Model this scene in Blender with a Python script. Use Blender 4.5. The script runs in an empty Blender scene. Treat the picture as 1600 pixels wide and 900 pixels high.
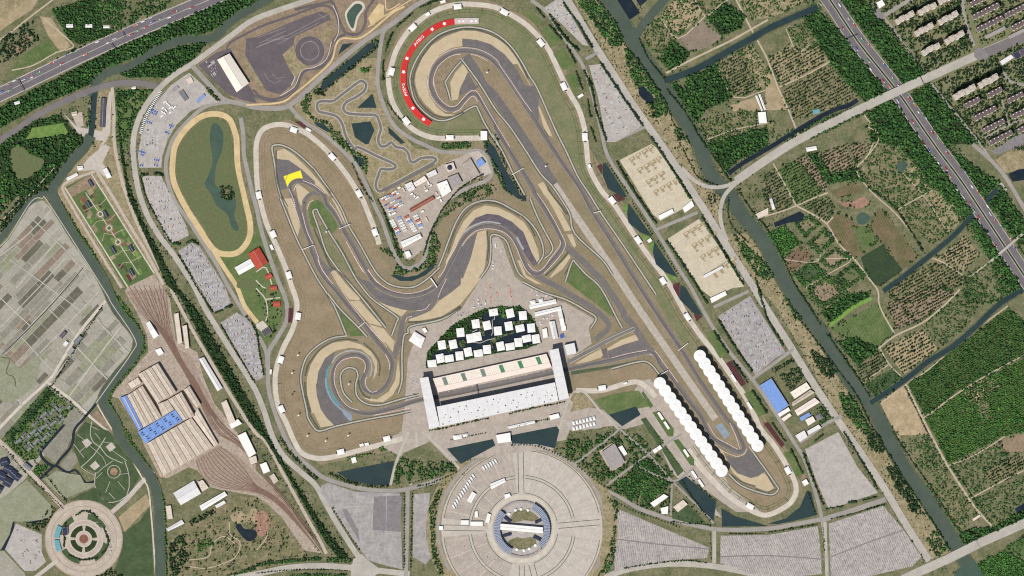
import bpy, math, random
import numpy as np
from mathutils import Vector, Matrix
from mathutils.geometry import delaunay_2d_cdt

R = math.radians
scene = bpy.context.scene
COL = scene.collection

# ------------------------------------------------------------------ camera, sky, sun, exposure
# Plan units: one unit is one traced image pixel and stands for 2 m; plan x runs right, plan y runs down, the plan is 1600 x 900 units.
UNIT = 2.0
CAM_H = 16000.0
cd = bpy.data.cameras.new('camera')
cd.sensor_width = 36.0
cd.lens = 36.0 * CAM_H / (1600 * UNIT)
cd.clip_start = 100.0
cd.clip_end = 90000.0
cam = bpy.data.objects.new('camera', cd)
cam.location = (0, 0, CAM_H)
COL.objects.link(cam)
scene.camera = cam

SUN_EL, SUN_AZ = R(58.0), R(214.0)          # light comes from the lower left of the plan
world = bpy.data.worlds.new('World')
scene.world = world
world.use_nodes = True
wn = world.node_tree
wn.nodes.clear()
sky = wn.nodes.new('ShaderNodeTexSky')
sky.sky_type = 'NISHITA'
sky.sun_disc = False
sky.sun_elevation = SUN_EL
sky.sun_rotation = SUN_AZ
bg = wn.nodes.new('ShaderNodeBackground')
bg.inputs[1].default_value = 0.085
wo = wn.nodes.new('ShaderNodeOutputWorld')
wn.links.new(sky.outputs[0], bg.inputs[0])
wn.links.new(bg.outputs[0], wo.inputs[0])

sd = bpy.data.lights.new('sun', 'SUN')
sd.energy = 4.3
sd.angle = R(0.5)
sd.color = (1.0, 0.965, 0.91)
sun = bpy.data.objects.new('sun', sd)
sun_dir = Vector((math.sin(SUN_AZ) * math.cos(SUN_EL), math.cos(SUN_AZ) * math.cos(SUN_EL), math.sin(SUN_EL)))
sun.rotation_euler = (-sun_dir).to_track_quat('-Z', 'Y').to_euler()
COL.objects.link(sun)

scene.cycles.use_denoising = False
scene.cycles.filter_width = 1.15
vs = scene.view_settings
vs.view_transform = 'Standard'
vs.look = 'None'
vs.exposure = 0.14
vs.gamma = 1.0
vs.use_curve_mapping = False

rng = np.random.default_rng(7)
random.seed(7)

# ------------------------------------------------------------------ colours and materials
KLIGHT = 1.42      # daylight on a flat surface relative to its base colour

def lin(c):
  o = []
  for v in c:
    v = v / 255.0
    v = v / 12.92 if v <= 0.04045 else ((v + 0.055) / 1.055) ** 2.4
    o.append(min(v / KLIGHT, 0.85))
  return tuple(o) + (1.0,)

MATS = {}

def mat(name, c, c2=None, size=40.0, fine=0.12, fsize=3.0, rows=None, rough=0.92, spec=0.2, island=0.0, c3=None, size3=9.0, amt3=0.5):
  """A procedural surface: two tones blended by a wide noise, a fine grain, optional planting or parking rows
  rows = (angle in degrees, spacing in m, strength, colour)"""
  m = bpy.data.materials.new(name)
  m.use_nodes = True
  nt = m.node_tree
  N, L = nt.nodes, nt.links
  b = N['Principled BSDF']
  b.inputs['Roughness'].default_value = rough
  b.inputs['Specular IOR Level'].default_value = spec
  geo = N.new('ShaderNodeNewGeometry')

  def noise(sz, det=4.0, rg=0.6):
    n = N.new('ShaderNodeTexNoise')
    n.inputs['Scale'].default_value = 1.0 / sz
    n.inputs['Detail'].default_value = det
    n.inputs['Roughness'].default_value = rg
    L.new(geo.outputs['Position'], n.inputs['Vector'])
    return n.outputs['Fac']

  def ramp(sock, lo, hi):
    r = N.new('ShaderNodeMapRange')
    r.inputs[1].default_value, r.inputs[2].default_value = lo, hi
    r.clamp = True
    L.new(sock, r.inputs[0])
    return r.outputs[0]

  def mix(f, a, bcol, blend='MIX'):
    x = N.new('ShaderNodeMix')
    x.data_type = 'RGBA'
    x.blend_type = blend
    for sock, i in ((f, 0), (a, 6), (bcol, 7)):
      if isinstance(sock, (int, float)):
        x.inputs[i].default_value = sock
      elif isinstance(sock, tuple):
        x.inputs[i].default_value = sock
      else:
        L.new(sock, x.inputs[i])
    return x.outputs[2]

  col = mix(ramp(noise(size), 0.36, 0.64), lin(c), lin(c2 or c))
  if c3:
    f = ramp(noise(size3, 5.0, 0.7), 0.5, 0.68)
    k = N.new('ShaderNodeMath'); k.operation = 'MULTIPLY'; k.inputs[1].default_value = amt3
    L.new(f, k.inputs[0])
    col = mix(k.outputs[0], col, lin(c3))
  if rows:
    ang, per, amt, rc = rows
    d = N.new('ShaderNodeVectorMath'); d.operation = 'DOT_PRODUCT'
    d.inputs[1].default_value = (math.cos(R(ang)) * 2 * math.pi / per, math.sin(R(ang)) * 2 * math.pi / per, 0)
    L.new(geo.outputs['Position'], d.inputs[0])
    wob = N.new('ShaderNodeMath'); wob.operation = 'MULTIPLY_ADD'
    wob.inputs[1].default_value = 1.6
    L.new(noise(per * 4, 3.0), wob.inputs[0]); L.new(d.outputs['Value'], wob.inputs[2])
    s = N.new('ShaderNodeMath'); s.operation = 'SINE'
    L.new(wob.outputs[0], s.inputs[0])
    f = ramp(s.outputs[0], 0.0, 0.7)
    k = N.new('ShaderNodeMath'); k.operation = 'MULTIPLY'; k.inputs[1].default_value = amt
    L.new(f, k.inputs[0])
    k2 = N.new('ShaderNodeMath'); k2.operation = 'MULTIPLY'
    L.new(k.outputs[0], k2.inputs[0]); L.new(ramp(noise(per * 2.5, 5.0, 0.7), 0.36, 0.6), k2.inputs[1])
    col = mix(k2.outputs[0], col, lin(rc))
  if fine:
    v = N.new('ShaderNodeMapRange')
    v.inputs[1].default_value, v.inputs[2].default_value = 0.3, 0.7
    fine = min(fine * 1.7, 0.5) if rough > 0.8 else fine
    v.inputs[3].default_value, v.inputs[4].default_value = 1 - fine, 1 + fine
    L.new(noise(fsize * 1.8, 6.0, 0.8), v.inputs[0])
    hv = N.new('ShaderNodeVectorMath'); hv.operation = 'SCALE'
    L.new(col, hv.inputs[0]); L.new(v.outputs[0], hv.inputs['Scale'])
    col = hv.outputs[0]
  if island:
    v = N.new('ShaderNodeMapRange')
    v.inputs[3].default_value, v.inputs[4].default_value = 1 - island, 1 + island
    L.new(geo.outputs['Random Per Island'], v.inputs[0])
    hv = N.new('ShaderNodeVectorMath'); hv.operation = 'SCALE'
    L.new(col, hv.inputs[0]); L.new(v.outputs[0], hv.inputs['Scale'])
    col = hv.outputs[0]
  L.new(col, b.inputs['Base Color'])
  MATS[name] = m
  return m

E1 = 62.0          # direction square to the highway and to the field rows east of the canal
# ground and planting
mat('scrub', (134, 127, 98), (106, 110, 76), 45, 0.3, 4, c3=(80, 92, 58), size3=30, amt3=0.7)
mat('wood_floor', (40, 58, 30), (50, 66, 36), 30, 0.35, 5, c3=(84, 92, 54), size3=26, amt3=0.45)
mat('dry_grass', (152, 137, 110), (136, 126, 97), 45, 0.14, 4, c3=(150, 126, 102), size3=22, amt3=0.5)
mat('bank_grass', (134, 130, 98), (116, 122, 84), 55, 0.13, 4, c3=(150, 138, 110), size3=30, amt3=0.6)
mat('brown_bank', (158, 140, 114), (144, 130, 101), 50, 0.12, 4, c3=(140, 117, 94), size3=26, amt3=0.6)
mat('green_grass', (110, 122, 76), (88, 112, 62), 35, 0.16, 4, c3=(134, 122, 92), size3=20, amt3=0.5)
mat('lawn', (98, 118, 68), (78, 104, 58), 25, 0.16, 4, c3=(124, 116, 84), size3=18, amt3=0.4)
mat('bright_lawn', (124, 148, 80), (100, 132, 64), 14, 0.18, 3)
mat('dark_lawn', (84, 98, 66), (68, 86, 54), 30, 0.16, 4)
mat('oval_grass', (110, 114, 78), (98, 112, 72), 40, 0.12, 4, c3=(130, 112, 86), size3=40, amt3=0.6)
mat('scrub_brown', (148, 134, 106), (112, 114, 78), 26, 0.35, 4, c3=(80, 92, 54), size3=9, amt3=0.7)
mat('scrub_tan', (170, 154, 122), (142, 132, 98), 26, 0.3, 4, c3=(110, 108, 74), size3=8, amt3=0.5)
mat('soil', (160, 138, 115), (140, 124, 100), 24, 0.2, 4, c3=(116, 110, 82), size3=12, amt3=0.5)
mat('tan_field', (180, 160, 128), (160, 144, 112), 30, 0.14, 4)
mat('bare_sand', (192, 172, 138), (170, 150, 118), 26, 0.14, 5, c3=(140, 118, 90), size3=14, amt3=0.5)
mat('row_field', (132, 114, 88), (108, 104, 70), 40, 0.15, 4, rows=(28, 7.0, 0.75, (84, 84, 52)))
mat('row_green', (112, 122, 78), (92, 112, 64), 40, 0.2, 4, rows=(28, 8.0, 0.7, (66, 92, 48)))
mat('row_brown', (138, 112, 92), (120, 104, 80), 40, 0.15, 4, rows=(-58, 9.0, 0.6, (96, 84, 60)))
mat('dark_pond_field', (50, 70, 48), (62, 76, 50), 40, 0.2, 5)
mat('algae', (132, 164, 80), (108, 146, 66), 20, 0.12, 4)
mat('farm', (174, 168, 152), (160, 155, 140), 40, 0.16, 4, rows=(-46, 5.0, 0.4, (146, 142, 124)))
mat('farm_base', (180, 174, 159), (168, 162, 148), 30, 0.12, 4)
mat('farm_grey', (152, 147, 132), (140, 136, 120), 40, 0.16, 4, rows=(-46, 5.0, 0.4, (122, 118, 102)))
mat('farm_dark', (118, 113, 98), (104, 102, 86), 30, 0.2, 4, rows=(-46, 5.0, 0.5, (88, 88, 70)))
mat('farm_green', (156, 156, 132), (142, 144, 116), 30, 0.15, 4)
mat('farm_brown', (150, 134, 118), (136, 122, 104), 30, 0.15, 4)
mat('barrier_shade', (92, 90, 80), (80, 78, 70), 10, 0.12, 3)  # dark tone for the barrier shadow painted along the service lanes
mat('nursery_floor', (86, 104, 56), (66, 92, 46), 30, 0.3, 4, c3=(120, 118, 80), size3=20, amt3=0.5)
mat('bank_mud', (112, 110, 84), (84, 94, 60), 14, 0.3, 4)
mat('rubble', (176, 138, 116), (150, 116, 98), 12, 0.25, 3)
mat('maroon_bed', (98, 58, 60), (86, 50, 50), 12, 0.18, 3)
mat('red_bed', (146, 98, 82), (124, 90, 70), 12, 0.18, 3)
# paving
mat('asphalt', (126, 119, 114), (117, 111, 107), 24, 0.09, 4, c3=(106, 100, 97), size3=9, amt3=0.4)
mat('rubber', (103, 97, 95), (112, 106, 103), 14, 0.08, 3)
mat('runoff', (122, 116, 113), (112, 106, 105), 26, 0.09, 5, c3=(98, 94, 94), size3=10, amt3=0.4)
mat('dark_runoff', (96, 88, 96), (114, 106, 110), 14, 0.12, 4)
mat('test_asphalt', (112, 103, 104), (102, 94, 97), 40, 0.08, 5, c3=(92, 84, 88), size3=14, amt3=0.4)
mat('highway', (120, 113, 114), (110, 104, 106), 40, 0.12, 3, rows=(E1 - 90, 7.5, 0.25, (150, 145, 144)))
mat('highway_west', (120, 113, 116), (110, 104, 108), 40, 0.12, 3, rows=(65, 7.5, 0.25, (150, 145, 146)))
mat('road', (168, 161, 152), (157, 150, 142), 40, 0.07, 4)
mat('pale_road', (192, 184, 171), (178, 171, 159), 40, 0.07, 4)
mat('dark_road', (132, 125, 122), (122, 116, 114), 40, 0.06, 4)
mat('concrete', (216, 205, 188), (200, 190, 174), 22, 0.08, 4)
mat('apron', (190, 177, 163), (176, 164, 151), 26, 0.10, 4, c3=(164, 150, 138), size3=16, amt3=0.6)
mat('strip_concrete', (194, 183, 168), (178, 168, 154), 14, 0.10, 4)
mat('service_line', (196, 190, 174), (180, 175, 160), 20, 0.06, 4)
mat('gravel_band', (104, 102, 88), (90, 90, 76), 12, 0.12, 4)
mat('green_band', (92, 100, 78), (82, 94, 68), 16, 0.10, 4)
mat('sand', (204, 186, 153), (196, 177, 144), 26, 0.05, 5)
mat('dirt_track', (222, 198, 150), (206, 180, 134), 26, 0.06, 4)
mat('dirt_path', (200, 184, 158), (186, 168, 144), 20, 0.1, 3)
mat('lot_pale', (192, 184, 174), (178, 170, 162), 26, 0.12, 4, c3=(160, 150, 146), size3=14, amt3=0.5)
mat('lot_grey', (174, 167, 162), (158, 152, 149), 26, 0.14, 5, c3=(194, 187, 176), size3=20, amt3=0.6)
mat('lot_dark', (142, 136, 134), (132, 126, 126), 20, 0.1, 5)
mat('lot_tan', (212, 200, 174), (200, 187, 162), 26, 0.10, 4)
mat('lot_tan_dark', (172, 154, 122), (158, 142, 108), 8, 0.15, 3)
mat('lot_rows', (192, 183, 174), (176, 168, 161), 40, 0.22, 4, rows=(8, 6.5, 0.95, (132, 125, 122)), c3=(146, 138, 136), size3=16, amt3=0.6)
mat('lot_rows_tilt', (192, 183, 174), (176, 168, 161), 40, 0.22, 4, rows=(22, 6.5, 0.95, (132, 125, 122)), c3=(146, 138, 136), size3=16, amt3=0.6)
mat('plaza', (203, 193, 180), (192, 181, 168), 26, 0.09, 4, c3=(178, 168, 156), size3=10, amt3=0.5)
mat('plaza_pink', (200, 185, 168), (186, 172, 156), 20, 0.1, 4, c3=(172, 156, 140), size3=9, amt3=0.5)
mat('ballast', (172, 152, 134), (154, 136, 120), 10, 0.2, 3)
mat('yard_ground', (188, 171, 152), (170, 154, 138), 14, 0.2, 3, c3=(140, 124, 108), size3=10, amt3=0.5)
mat('rail_rust', (136, 108, 92), (124, 100, 88), 10, 0.12, 3)
mat('white_line', (236, 228, 218), None, 20, 0.05, 3)
mat('dull_line', (172, 164, 156), None, 20, 0.08, 3)
mat('kerb_red', (224, 176, 162), None, 20, 0.08, 3)
mat('kerb_white', (240, 226, 214), None, 20, 0.08, 3)
mat('teal_paint', (96, 158, 166), (82, 146, 156), 12, 0.1, 3)
mat('pale_blue_paint', (150, 162, 172), (140, 152, 162), 12, 0.1, 3)
mat('pale_grey_paint', (178, 178, 176), (166, 166, 164), 12, 0.1, 3)
mat('yellow_paint', (255, 240, 60), (248, 232, 58), 12, 0.04, 3)
mat('green_paint', (92, 118, 92), (82, 108, 82), 12, 0.1, 3)
# water
mat('canal_water', (86, 96, 84), (78, 90, 78), 50, 0.08, 8, rough=0.5, spec=0.08, c3=(60, 78, 66), size3=30, amt3=0.25)
mat('dark_water', (50, 68, 68), (42, 60, 64), 50, 0.08, 8, rough=0.5, spec=0.08, c3=(60, 78, 66), size3=30, amt3=0.25)
mat('navy_water', (32, 44, 56), (26, 38, 50), 50, 0.08, 8, rough=0.5, spec=0.08, c3=(60, 78, 66), size3=30, amt3=0.25)
mat('green_water', (78, 98, 84), (70, 90, 78), 50, 0.08, 8, rough=0.5, spec=0.08, c3=(60, 78, 66), size3=30, amt3=0.25)
# foliage
mat('leaf_wood', (74, 112, 56), (50, 86, 42), 45, 0.3, 2.0, island=0.6)
mat('leaf_dark', (52, 80, 44), (40, 66, 36), 45, 0.3, 2.0, island=0.55)
mat('leaf_orchard', (58, 84, 44), (48, 72, 38), 50, 0.3, 2.0, island=0.5)
mat('leaf_bright', (84, 130, 60), (64, 108, 48), 40, 0.3, 2.0, island=0.55)
mat('leaf_red', (104, 62, 56), (90, 52, 46), 40, 0.25, 2.0, island=0.3)
mat('bark', (96, 78, 62), (80, 66, 54), 1.0, 0.2, 0.4)
# building surfaces
mat('white_roof', (250, 247, 240), (244, 240, 232), 12, 0.02, 4, rough=0.6)
mat('membrane', (255, 253, 248), (246, 242, 234), 9, 0.03, 4, rough=0.6)
mat('grey_roof', (234, 231, 227), (224, 221, 217), 14, 0.05, 4, rough=0.6)
mat('stand_roof', (234, 231, 227), (226, 223, 219), 14, 0.04, 4, rough=0.6)
mat('mid_roof', (172, 164, 158), (160, 152, 148), 12, 0.1, 4)
mat('cream_roof', (250, 238, 222), (242, 229, 212), 10, 0.05, 4)
mat('pink_trim', (242, 224, 210), None, 10, 0.06, 4)
mat('tan_roof', (214, 199, 180), (200, 185, 166), 14, 0.09, 4, c3=(184, 166, 146), size3=12, amt3=0.5)
mat('beige_roof', (230, 215, 197), (216, 200, 182), 14, 0.07, 4)
mat('ridge', (120, 102, 86), None, 10, 0.1, 3)
mat('blue_roof', (132, 166, 224), (118, 152, 212), 9, 0.07, 3, c3=(150, 176, 220), size3=6, amt3=0.5)
mat('blue_tarp', (62, 104, 188), (56, 94, 174), 6, 0.12, 3)
mat('dark_blue_roof', (62, 66, 88), (54, 58, 78), 8, 0.12, 3)
mat('slate_roof', (98, 94, 100), (86, 82, 90), 8, 0.12, 3)
mat('house_grey', (132, 134, 136), (120, 122, 126), 8, 0.12, 3)
mat('red_roof', (196, 84, 66), (178, 74, 58), 8, 0.1, 3)
mat('brown_roof', (166, 92, 66), (148, 80, 58), 8, 0.1, 3)
mat('peach_roof', (248, 230, 216), None, 8, 0.06, 3)
mat('orange', (218, 122, 84), None, 8, 0.08, 3)
mat('tower_roof', (206, 194, 178), (192, 180, 166), 8, 0.12, 3)
mat('block_roof', (120, 104, 100), (108, 94, 92), 6, 0.14, 3)
mat('wall', (196, 188, 176), (186, 178, 168), 10, 0.06, 3)
mat('wall_warm', (214, 190, 166), (204, 180, 156), 10, 0.06, 3)
mat('glass', (52, 64, 74), None, 10, 0.03, 3, rough=0.15, spec=0.6)
mat('dark_metal', (70, 70, 74), None, 8, 0.05, 3, rough=0.5)
mat('steel', (170, 172, 176), None, 8, 0.05, 3, rough=0.4)
mat('banner_red', (226, 52, 52), (204, 42, 46), 5, 0.07, 3, c3=(240, 90, 84), size3=4, amt3=0.35)
mat('banner_white', (236, 230, 222), (220, 214, 204), 6, 0.06, 3)
mat('letter_white', (255, 246, 240), None, 10, 0.02, 3)
mat('cyan_roof', (112, 176, 184), (100, 162, 172), 8, 0.06, 3)
mat('louvre_blue', (166, 175, 190), (150, 160, 178), 8, 0.08, 3, rough=0.5)
mat('green_recess', (88, 146, 106), (76, 132, 94), 8, 0.08, 3)
mat('grey_recess', (126, 142, 130), (114, 132, 118), 8, 0.08, 3)
for _n, _c in (('car_white', (244, 242, 240)), ('car_silver', (196, 198, 202)), ('car_black', (54, 54, 60)), ('car_red', (188, 58, 50)), ('car_blue', (72, 104, 176)), ('car_green', (96, 164, 96)), ('car_orange', (226, 130, 84))):
  mat(_n, _c, None, 10, 0.0, rough=0.35, spec=0.5)

# ------------------------------------------------------------------ plan geometry
GX0, GY0, GW, GH = -320, -320, 2240, 1540
zmap = np.zeros((GH, GW), np.float32)
block = np.zeros((GH, GW), bool)

def pp(s):
  if not isinstance(s, str):
    return [tuple(p) for p in s]
  return [tuple(float(v) for v in t.split(',')) for t in s.split()]

def wx(p, z=0.0):
  return ((p[0] - 800) * UNIT, (450 - p[1]) * UNIT, z)

def tidy(P):
  """drop traced image points where a line doubles back on itself"""
  i = 1
  while i < len(P) - 1:
    u = (P[i][0] - P[i - 1][0], P[i][1] - P[i - 1][1])
    v = (P[i + 1][0] - P[i][0], P[i + 1][1] - P[i][1])
    a, b = math.hypot(*u), math.hypot(*v)
    if a * b == 0 or (min(a, b) < 20 and (u[0] * v[0] + u[1] * v[1]) / (a * b) < -0.25):
      P.pop(i)
      i = max(i - 1, 1)
    else:
      i += 1
  return P

def smooth(P, closed=False, n=6):
  P = pp(P) if closed else tidy(pp(P))
  out = []
  m = len(P)
  for i in range(m if closed else m - 1):
    p1, p2 = P[i], P[(i + 1) % m]
    p0 = P[(i - 1) % m] if (closed or i > 0) else (2 * p1[0] - p2[0], 2 * p1[1] - p2[1])
    p3 = P[(i + 2) % m] if (closed or i + 2 < m) else (2 * p2[0] - p1[0], 2 * p2[1] - p1[1])
    for k in range(n):
      t = k / n
      out.append(tuple(0.5 * (2 * p1[a] + (p2[a] - p0[a]) * t + (2 * p0[a] - 5 * p1[a] + 4 * p2[a] - p3[a]) * t * t
                  + (3 * p1[a] - p0[a] - 3 * p2[a] + p3[a]) * t ** 3) for a in (0, 1)))
  if not closed:
    out.append(P[-1])
  return out

def offset(P, d, closed=False):
  n = len(P)
  out = []
  for i in range(n):
    a = P[i - 1] if (closed or i) else P[i]
    b = P[(i + 1) % n] if (closed or i < n - 1) else P[i]
    tx, ty = b[0] - a[0], b[1] - a[1]
    l = math.hypot(tx, ty) or 1
    out.append((P[i][0] - ty / l * d, P[i][1] + tx / l * d))
  return out

def fill_mask(P):
  """cells of the plan grid inside polygon P -> (slices, mask)"""
  xs = [p[0] - GX0 for p in P]
  ys = [p[1] - GY0 for p in P]
  x0, x1 = max(int(min(xs)) - 1, 0), min(int(max(xs)) + 2, GW)
  y0, y1 = max(int(min(ys)) - 1, 0), min(int(max(ys)) + 2, GH)
  if x1 <= x0 or y1 <= y0:
    return None, None
  gx = np.arange(x0, x1) + 0.5
  gy = np.arange(y0, y1) + 0.5
  m = np.zeros((y1 - y0, x1 - x0), bool)
  n = len(P)
  for i in range(n):
    xa, ya, xb, yb = xs[i], ys[i], xs[(i + 1) % n], ys[(i + 1) % n]
    if ya == yb:
      continue
    rows = (ya > gy) != (yb > gy)
    if not rows.any():
      continue
    xi = (xb - xa) * (gy[rows] - ya) / (yb - ya) + xa
    m[rows] ^= gx[None, :] < xi[:, None]
  return (slice(y0, y1), slice(x0, x1)), m

def grow(m):
  o = m.copy()
  o[1:] |= m[:-1]; o[:-1] |= m[1:]; o[:, 1:] |= m[:, :-1]; o[:, :-1] |= m[:, 1:]
  return o

def stamp(polys, blocks, dz=0.05):
  """lay a sheet above whatever lies under it; returns its height"""
  z = 0.0
  ms = []
  for P in polys:
    sl, m = fill_mask(P)
    if sl is None:
      continue
    g = grow(m)
    if g.any():
      z = max(z, float(zmap[sl][g].max()))
    ms.append((sl, g, m))
  z += dz
  for sl, g, m in ms:
    zmap[sl][g] = z
    if blocks is True:
      block[sl] |= m
    elif blocks is False:
      block[sl] &= ~m
  return z

def zat(p):
  x, y = int(p[0] - GX0), int(p[1] - GY0)
  return float(zmap[min(max(y, 0), GH - 1), min(max(x, 0), GW - 1)])

def link(name, me, parent=None):
  o = bpy.data.objects.new(name, me)
  COL.objects.link(o)
  if parent:
    o.parent = parent
  return o

def tag(o, label=None, cat=None, group=None, kind=None):
  if label:
    o['label'] = label
  if cat:
    o['category'] = cat
  if group:
    o['group'] = group
  if kind:
    o['kind'] = kind
  return o

def mesh(name, V, F, mats, fm=None):
  me = bpy.data.meshes.new(name)
  me.from_pydata(V, [], F)
  for m in (mats if isinstance(mats, (list, tuple)) else [mats]):
    me.materials.append(MATS[m])
  if fm is not None:
    me.polygons.foreach_set('material_index', fm)
  me.update()
  return me

def area(name, material, label, s, blocks=None, sm=False, parent=None, z=None):
  """one paved, planted or water surface drawn as a flat outline"""
  P = smooth(s, True) if sm else pp(s)
  a = sum(P[i][0] * P[(i + 1) % len(P)][1] - P[(i + 1) % len(P)][0] * P[i][1] for i in range(len(P)))
  if a > 0:
    P = P[::-1]
  zz = stamp([P], blocks) if z is None else z
  r = delaunay_2d_cdt([Vector(p) for p in P], [], [list(range(len(P)))], 1, 0.001)
  V = [wx(v, zz) for v in r[0]]
  T = [f if orient_up(V, f) else f[::-1] for f in r[2]]
  o = link(name, mesh(name, V, T, material), parent)
  if parent is None:
    tag(o, label, kind='structure')
  return o

def strip(name, material, label, s, w, closed=False, blocks=True, n=6, raw=False, parent=None, dz=0.05, alt=None):
  """a road, path, canal or painted line of constant width w (plan units) along a centre line"""
  C = pp(s) if raw else smooth(s, closed, n)
  A, B = offset(C, w / 2, closed), offset(C, -w / 2, closed)
  k = len(C)
  quads = [[A[i], A[(i + 1) % k], B[(i + 1) % k], B[i]] for i in range(k if closed else k - 1)]
  z = stamp(quads, blocks, dz)
  V, F = [], []
  for i, q in enumerate(quads):          # neighbouring slabs differ by millimetres so that tight bends never share a plane
    V += [wx(p, z + 0.006 * (i % 7)) for p in q]
    f = (4 * i, 4 * i + 1, 4 * i + 2, 4 * i + 3)
    F.append(f if orient_up(V, f) else f[::-1])
  if alt:
    me = mesh(name, V, F, [material, alt], [i % 2 for i in range(len(F))])
  else:
    me = mesh(name, V, F, material)
  o = link(name, me, parent)
  if parent is None:
    tag(o, label, kind='structure')
  return o

def orient_up(V, f):
  a, b, c = V[f[0]], V[f[1]], V[f[2]]
  return (b[0] - a[0]) * (c[1] - a[1]) - (b[1] - a[1]) * (c[0] - a[0]) > 0

def resample(P, step, closed=False):
  """points every `step` units along a polyline, with heading"""
  out = []
  d = 0.0
  Q = list(P) + ([P[0]] if closed else [])
  nxt = 0.0
  for a, b in zip(Q[:-1], Q[1:]):
    l = math.hypot(b[0] - a[0], b[1] - a[1])
    while nxt <= d + l and l > 0:
      t = (nxt - d) / l
      out.append((a[0] + (b[0] - a[0]) * t, a[1] + (b[1] - a[1]) * t, math.atan2(-(b[1] - a[1]), b[0] - a[0])))
      nxt += step
    d += l
  return out

# ------------------------------------------------------------------ solids
class MB:
  def __init__(s):
    s.V, s.F, s.M = [], [], []

  def add(s, V, F, m=0):
    b = len(s.V)
    s.V += [tuple(v) for v in V]
    s.F += [tuple(b + i for i in f) for f in F]
    s.M += [m] * len(F)

  def prism(s, P, z0, z1, m=0, bottom=False):
    """P: world xy outline (any winding)"""
    a = sum(P[i][0] * P[(i + 1) % len(P)][1] - P[(i + 1) % len(P)][0] * P[i][1] for i in range(len(P)))
    if a < 0:
      P = P[::-1]
    n = len(P)
    V = [(p[0], p[1], z0) for p in P] + [(p[0], p[1], z1) for p in P]
    F = [(i, (i + 1) % n, n + (i + 1) % n, n + i) for i in range(n)] + [tuple(range(n, 2 * n))]
    if bottom:
      F.append(tuple(range(n - 1, -1, -1)))
    s.add(V, F, m)

  def box(s, c, sx, sy, z0, z1, rot=0.0, m=0):
    co, si = math.cos(rot), math.sin(rot)
    s.prism([(c[0] + x * co - y * si, c[1] + x * si + y * co) for x, y in ((-sx / 2, -sy / 2), (sx / 2, -sy / 2), (sx / 2, sy / 2), (-sx / 2, sy / 2))], z0, z1, m, True)

  def gable(s, Q, z0, h, m=0):
    """gable roof over quad Q (world xy), ridge parallel to Q0->Q1"""
    a = sum(Q[i][0] * Q[(i + 1) % 4][1] - Q[(i + 1) % 4][0] * Q[i][1] for i in range(4))
    if a < 0:
      Q = [Q[1], Q[0], Q[3], Q[2]]
    mid = lambda p, q: ((p[0] + q[0]) / 2, (p[1] + q[1]) / 2)
    r0, r1 = mid(Q[0], Q[3]), mid(Q[1], Q[2])
    V = [(*p, z0) for p in Q] + [(*r0, z0 + h), (*r1, z0 + h)]
    s.add(V, [(0, 1, 5, 4), (2, 3, 4, 5), (1, 2, 5), (3, 0, 4), (3, 2, 1, 0)], m)

  def cone(s, c, r, z0, z1, n=16, m=0, r2=0.0, skirt=0.0, ph=0.0):
    V = []
    rings = [(r, z0 - skirt)] if skirt else []
    rings += [(r, z0)]
    if r2:
      rings.append((r2, z1))
    for rr, zz in rings:
      V += [(c[0] + rr * math.cos(ph + 2 * math.pi * i / n), c[1] + rr * math.sin(ph + 2 * math.pi * i / n), zz) for i in range(n)]
    F = []
    for k in range(len(rings) - 1):
      F += [(k * n + i, k * n + (i + 1) % n, (k + 1) * n + (i + 1) % n, (k + 1) * n + i) for i in range(n)]
    k = len(rings) - 1
    if r2:
      F.append(tuple(range(k * n, k * n + n)))
    else:
      V.append((c[0], c[1], z1))
      F += [(k * n + i, k * n + (i + 1) % n, len(V) - 1) for i in range(n)]
    F.append(tuple(range(n - 1, -1, -1)))
    s.add(V, F, m)

  def build(s, name, mats, parent=None, local=None):
    V = s.V
    if local is not None:
      V = [(v[0] - local[0], v[1] - local[1], v[2] - local[2]) for v in V]
    return link(name, mesh(name, V, s.F, mats, s.M if not isinstance(mats, str) else None), parent)

def empty(name, loc, label, cat, group=None, rot=0.0):
  o = link(name, None)
  o.location = loc
  o.rotation_euler = (0, 0, rot)
  o.empty_display_size = 3
  return tag(o, label, cat, group)

def copy_tree(o, parent=None):
  c = o.copy()
  COL.objects.link(c)
  c.parent = parent
  for ch in o.children:
    copy_tree(ch, c)
  return c

def nth(i):
  i += 1
  return ('first', 'second', 'third')[i - 1] if i < 4 else f"{i}{'th' if 10 < i % 100 < 14 else {1: 'st', 2: 'nd', 3: 'rd'}.get(i % 10, 'th')}"

def w2(p):
  return ((p[0] - 800) * UNIT, (450 - p[1]) * UNIT)

def centroid(P):
  return (sum(p[0] for p in P) / len(P), sum(p[1] for p in P) / len(P))

# outlines used more than once
OUTLINE_0 = "398,230 415,196 450,186 490,198 560,262 600,390 640,420 700,330 770,250 740,232 660,212 610,180 600,100 628,45 690,5 760,-2 830,30 885,110 920,230 1000,360 1100,520 1200,660 1262,750 1240,790 1190,805 1120,775 1000,610 890,650 640,700 500,726 440,680 424,610 462,490 410,330"
OUTLINE_1 = "73.5,603.5 86.5,615 108.5,633.5 115,635 100,656.5 103.5,665 83.5,680 66.5,703.5 58.5,716.5 38.5,720 6.5,690 3.5,683.5"
OUTLINE_2 = "80,15 130,0 175,-15 195,15 188,50 125,70 108,62"
OUTLINE_3 = "-15,175 175,78 350,2 410,-15 410,10 325,50 225,85 162,108 145,130 75,160 -15,208"
OUTLINE_4 = "172,110 205,105 265,78 282,72 325,65 300,95 262,122 225,120 200,122"
OUTLINE_5 = "-15,235 50,190 95,178 118,208 140,212 145,225 110,252 88,280 50,302 25,308 -15,355"
OUTLINE_6 = "-420,345 -200,242 0,147.5 162,70.5 330,-2 520,-80 800,-190"
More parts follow.
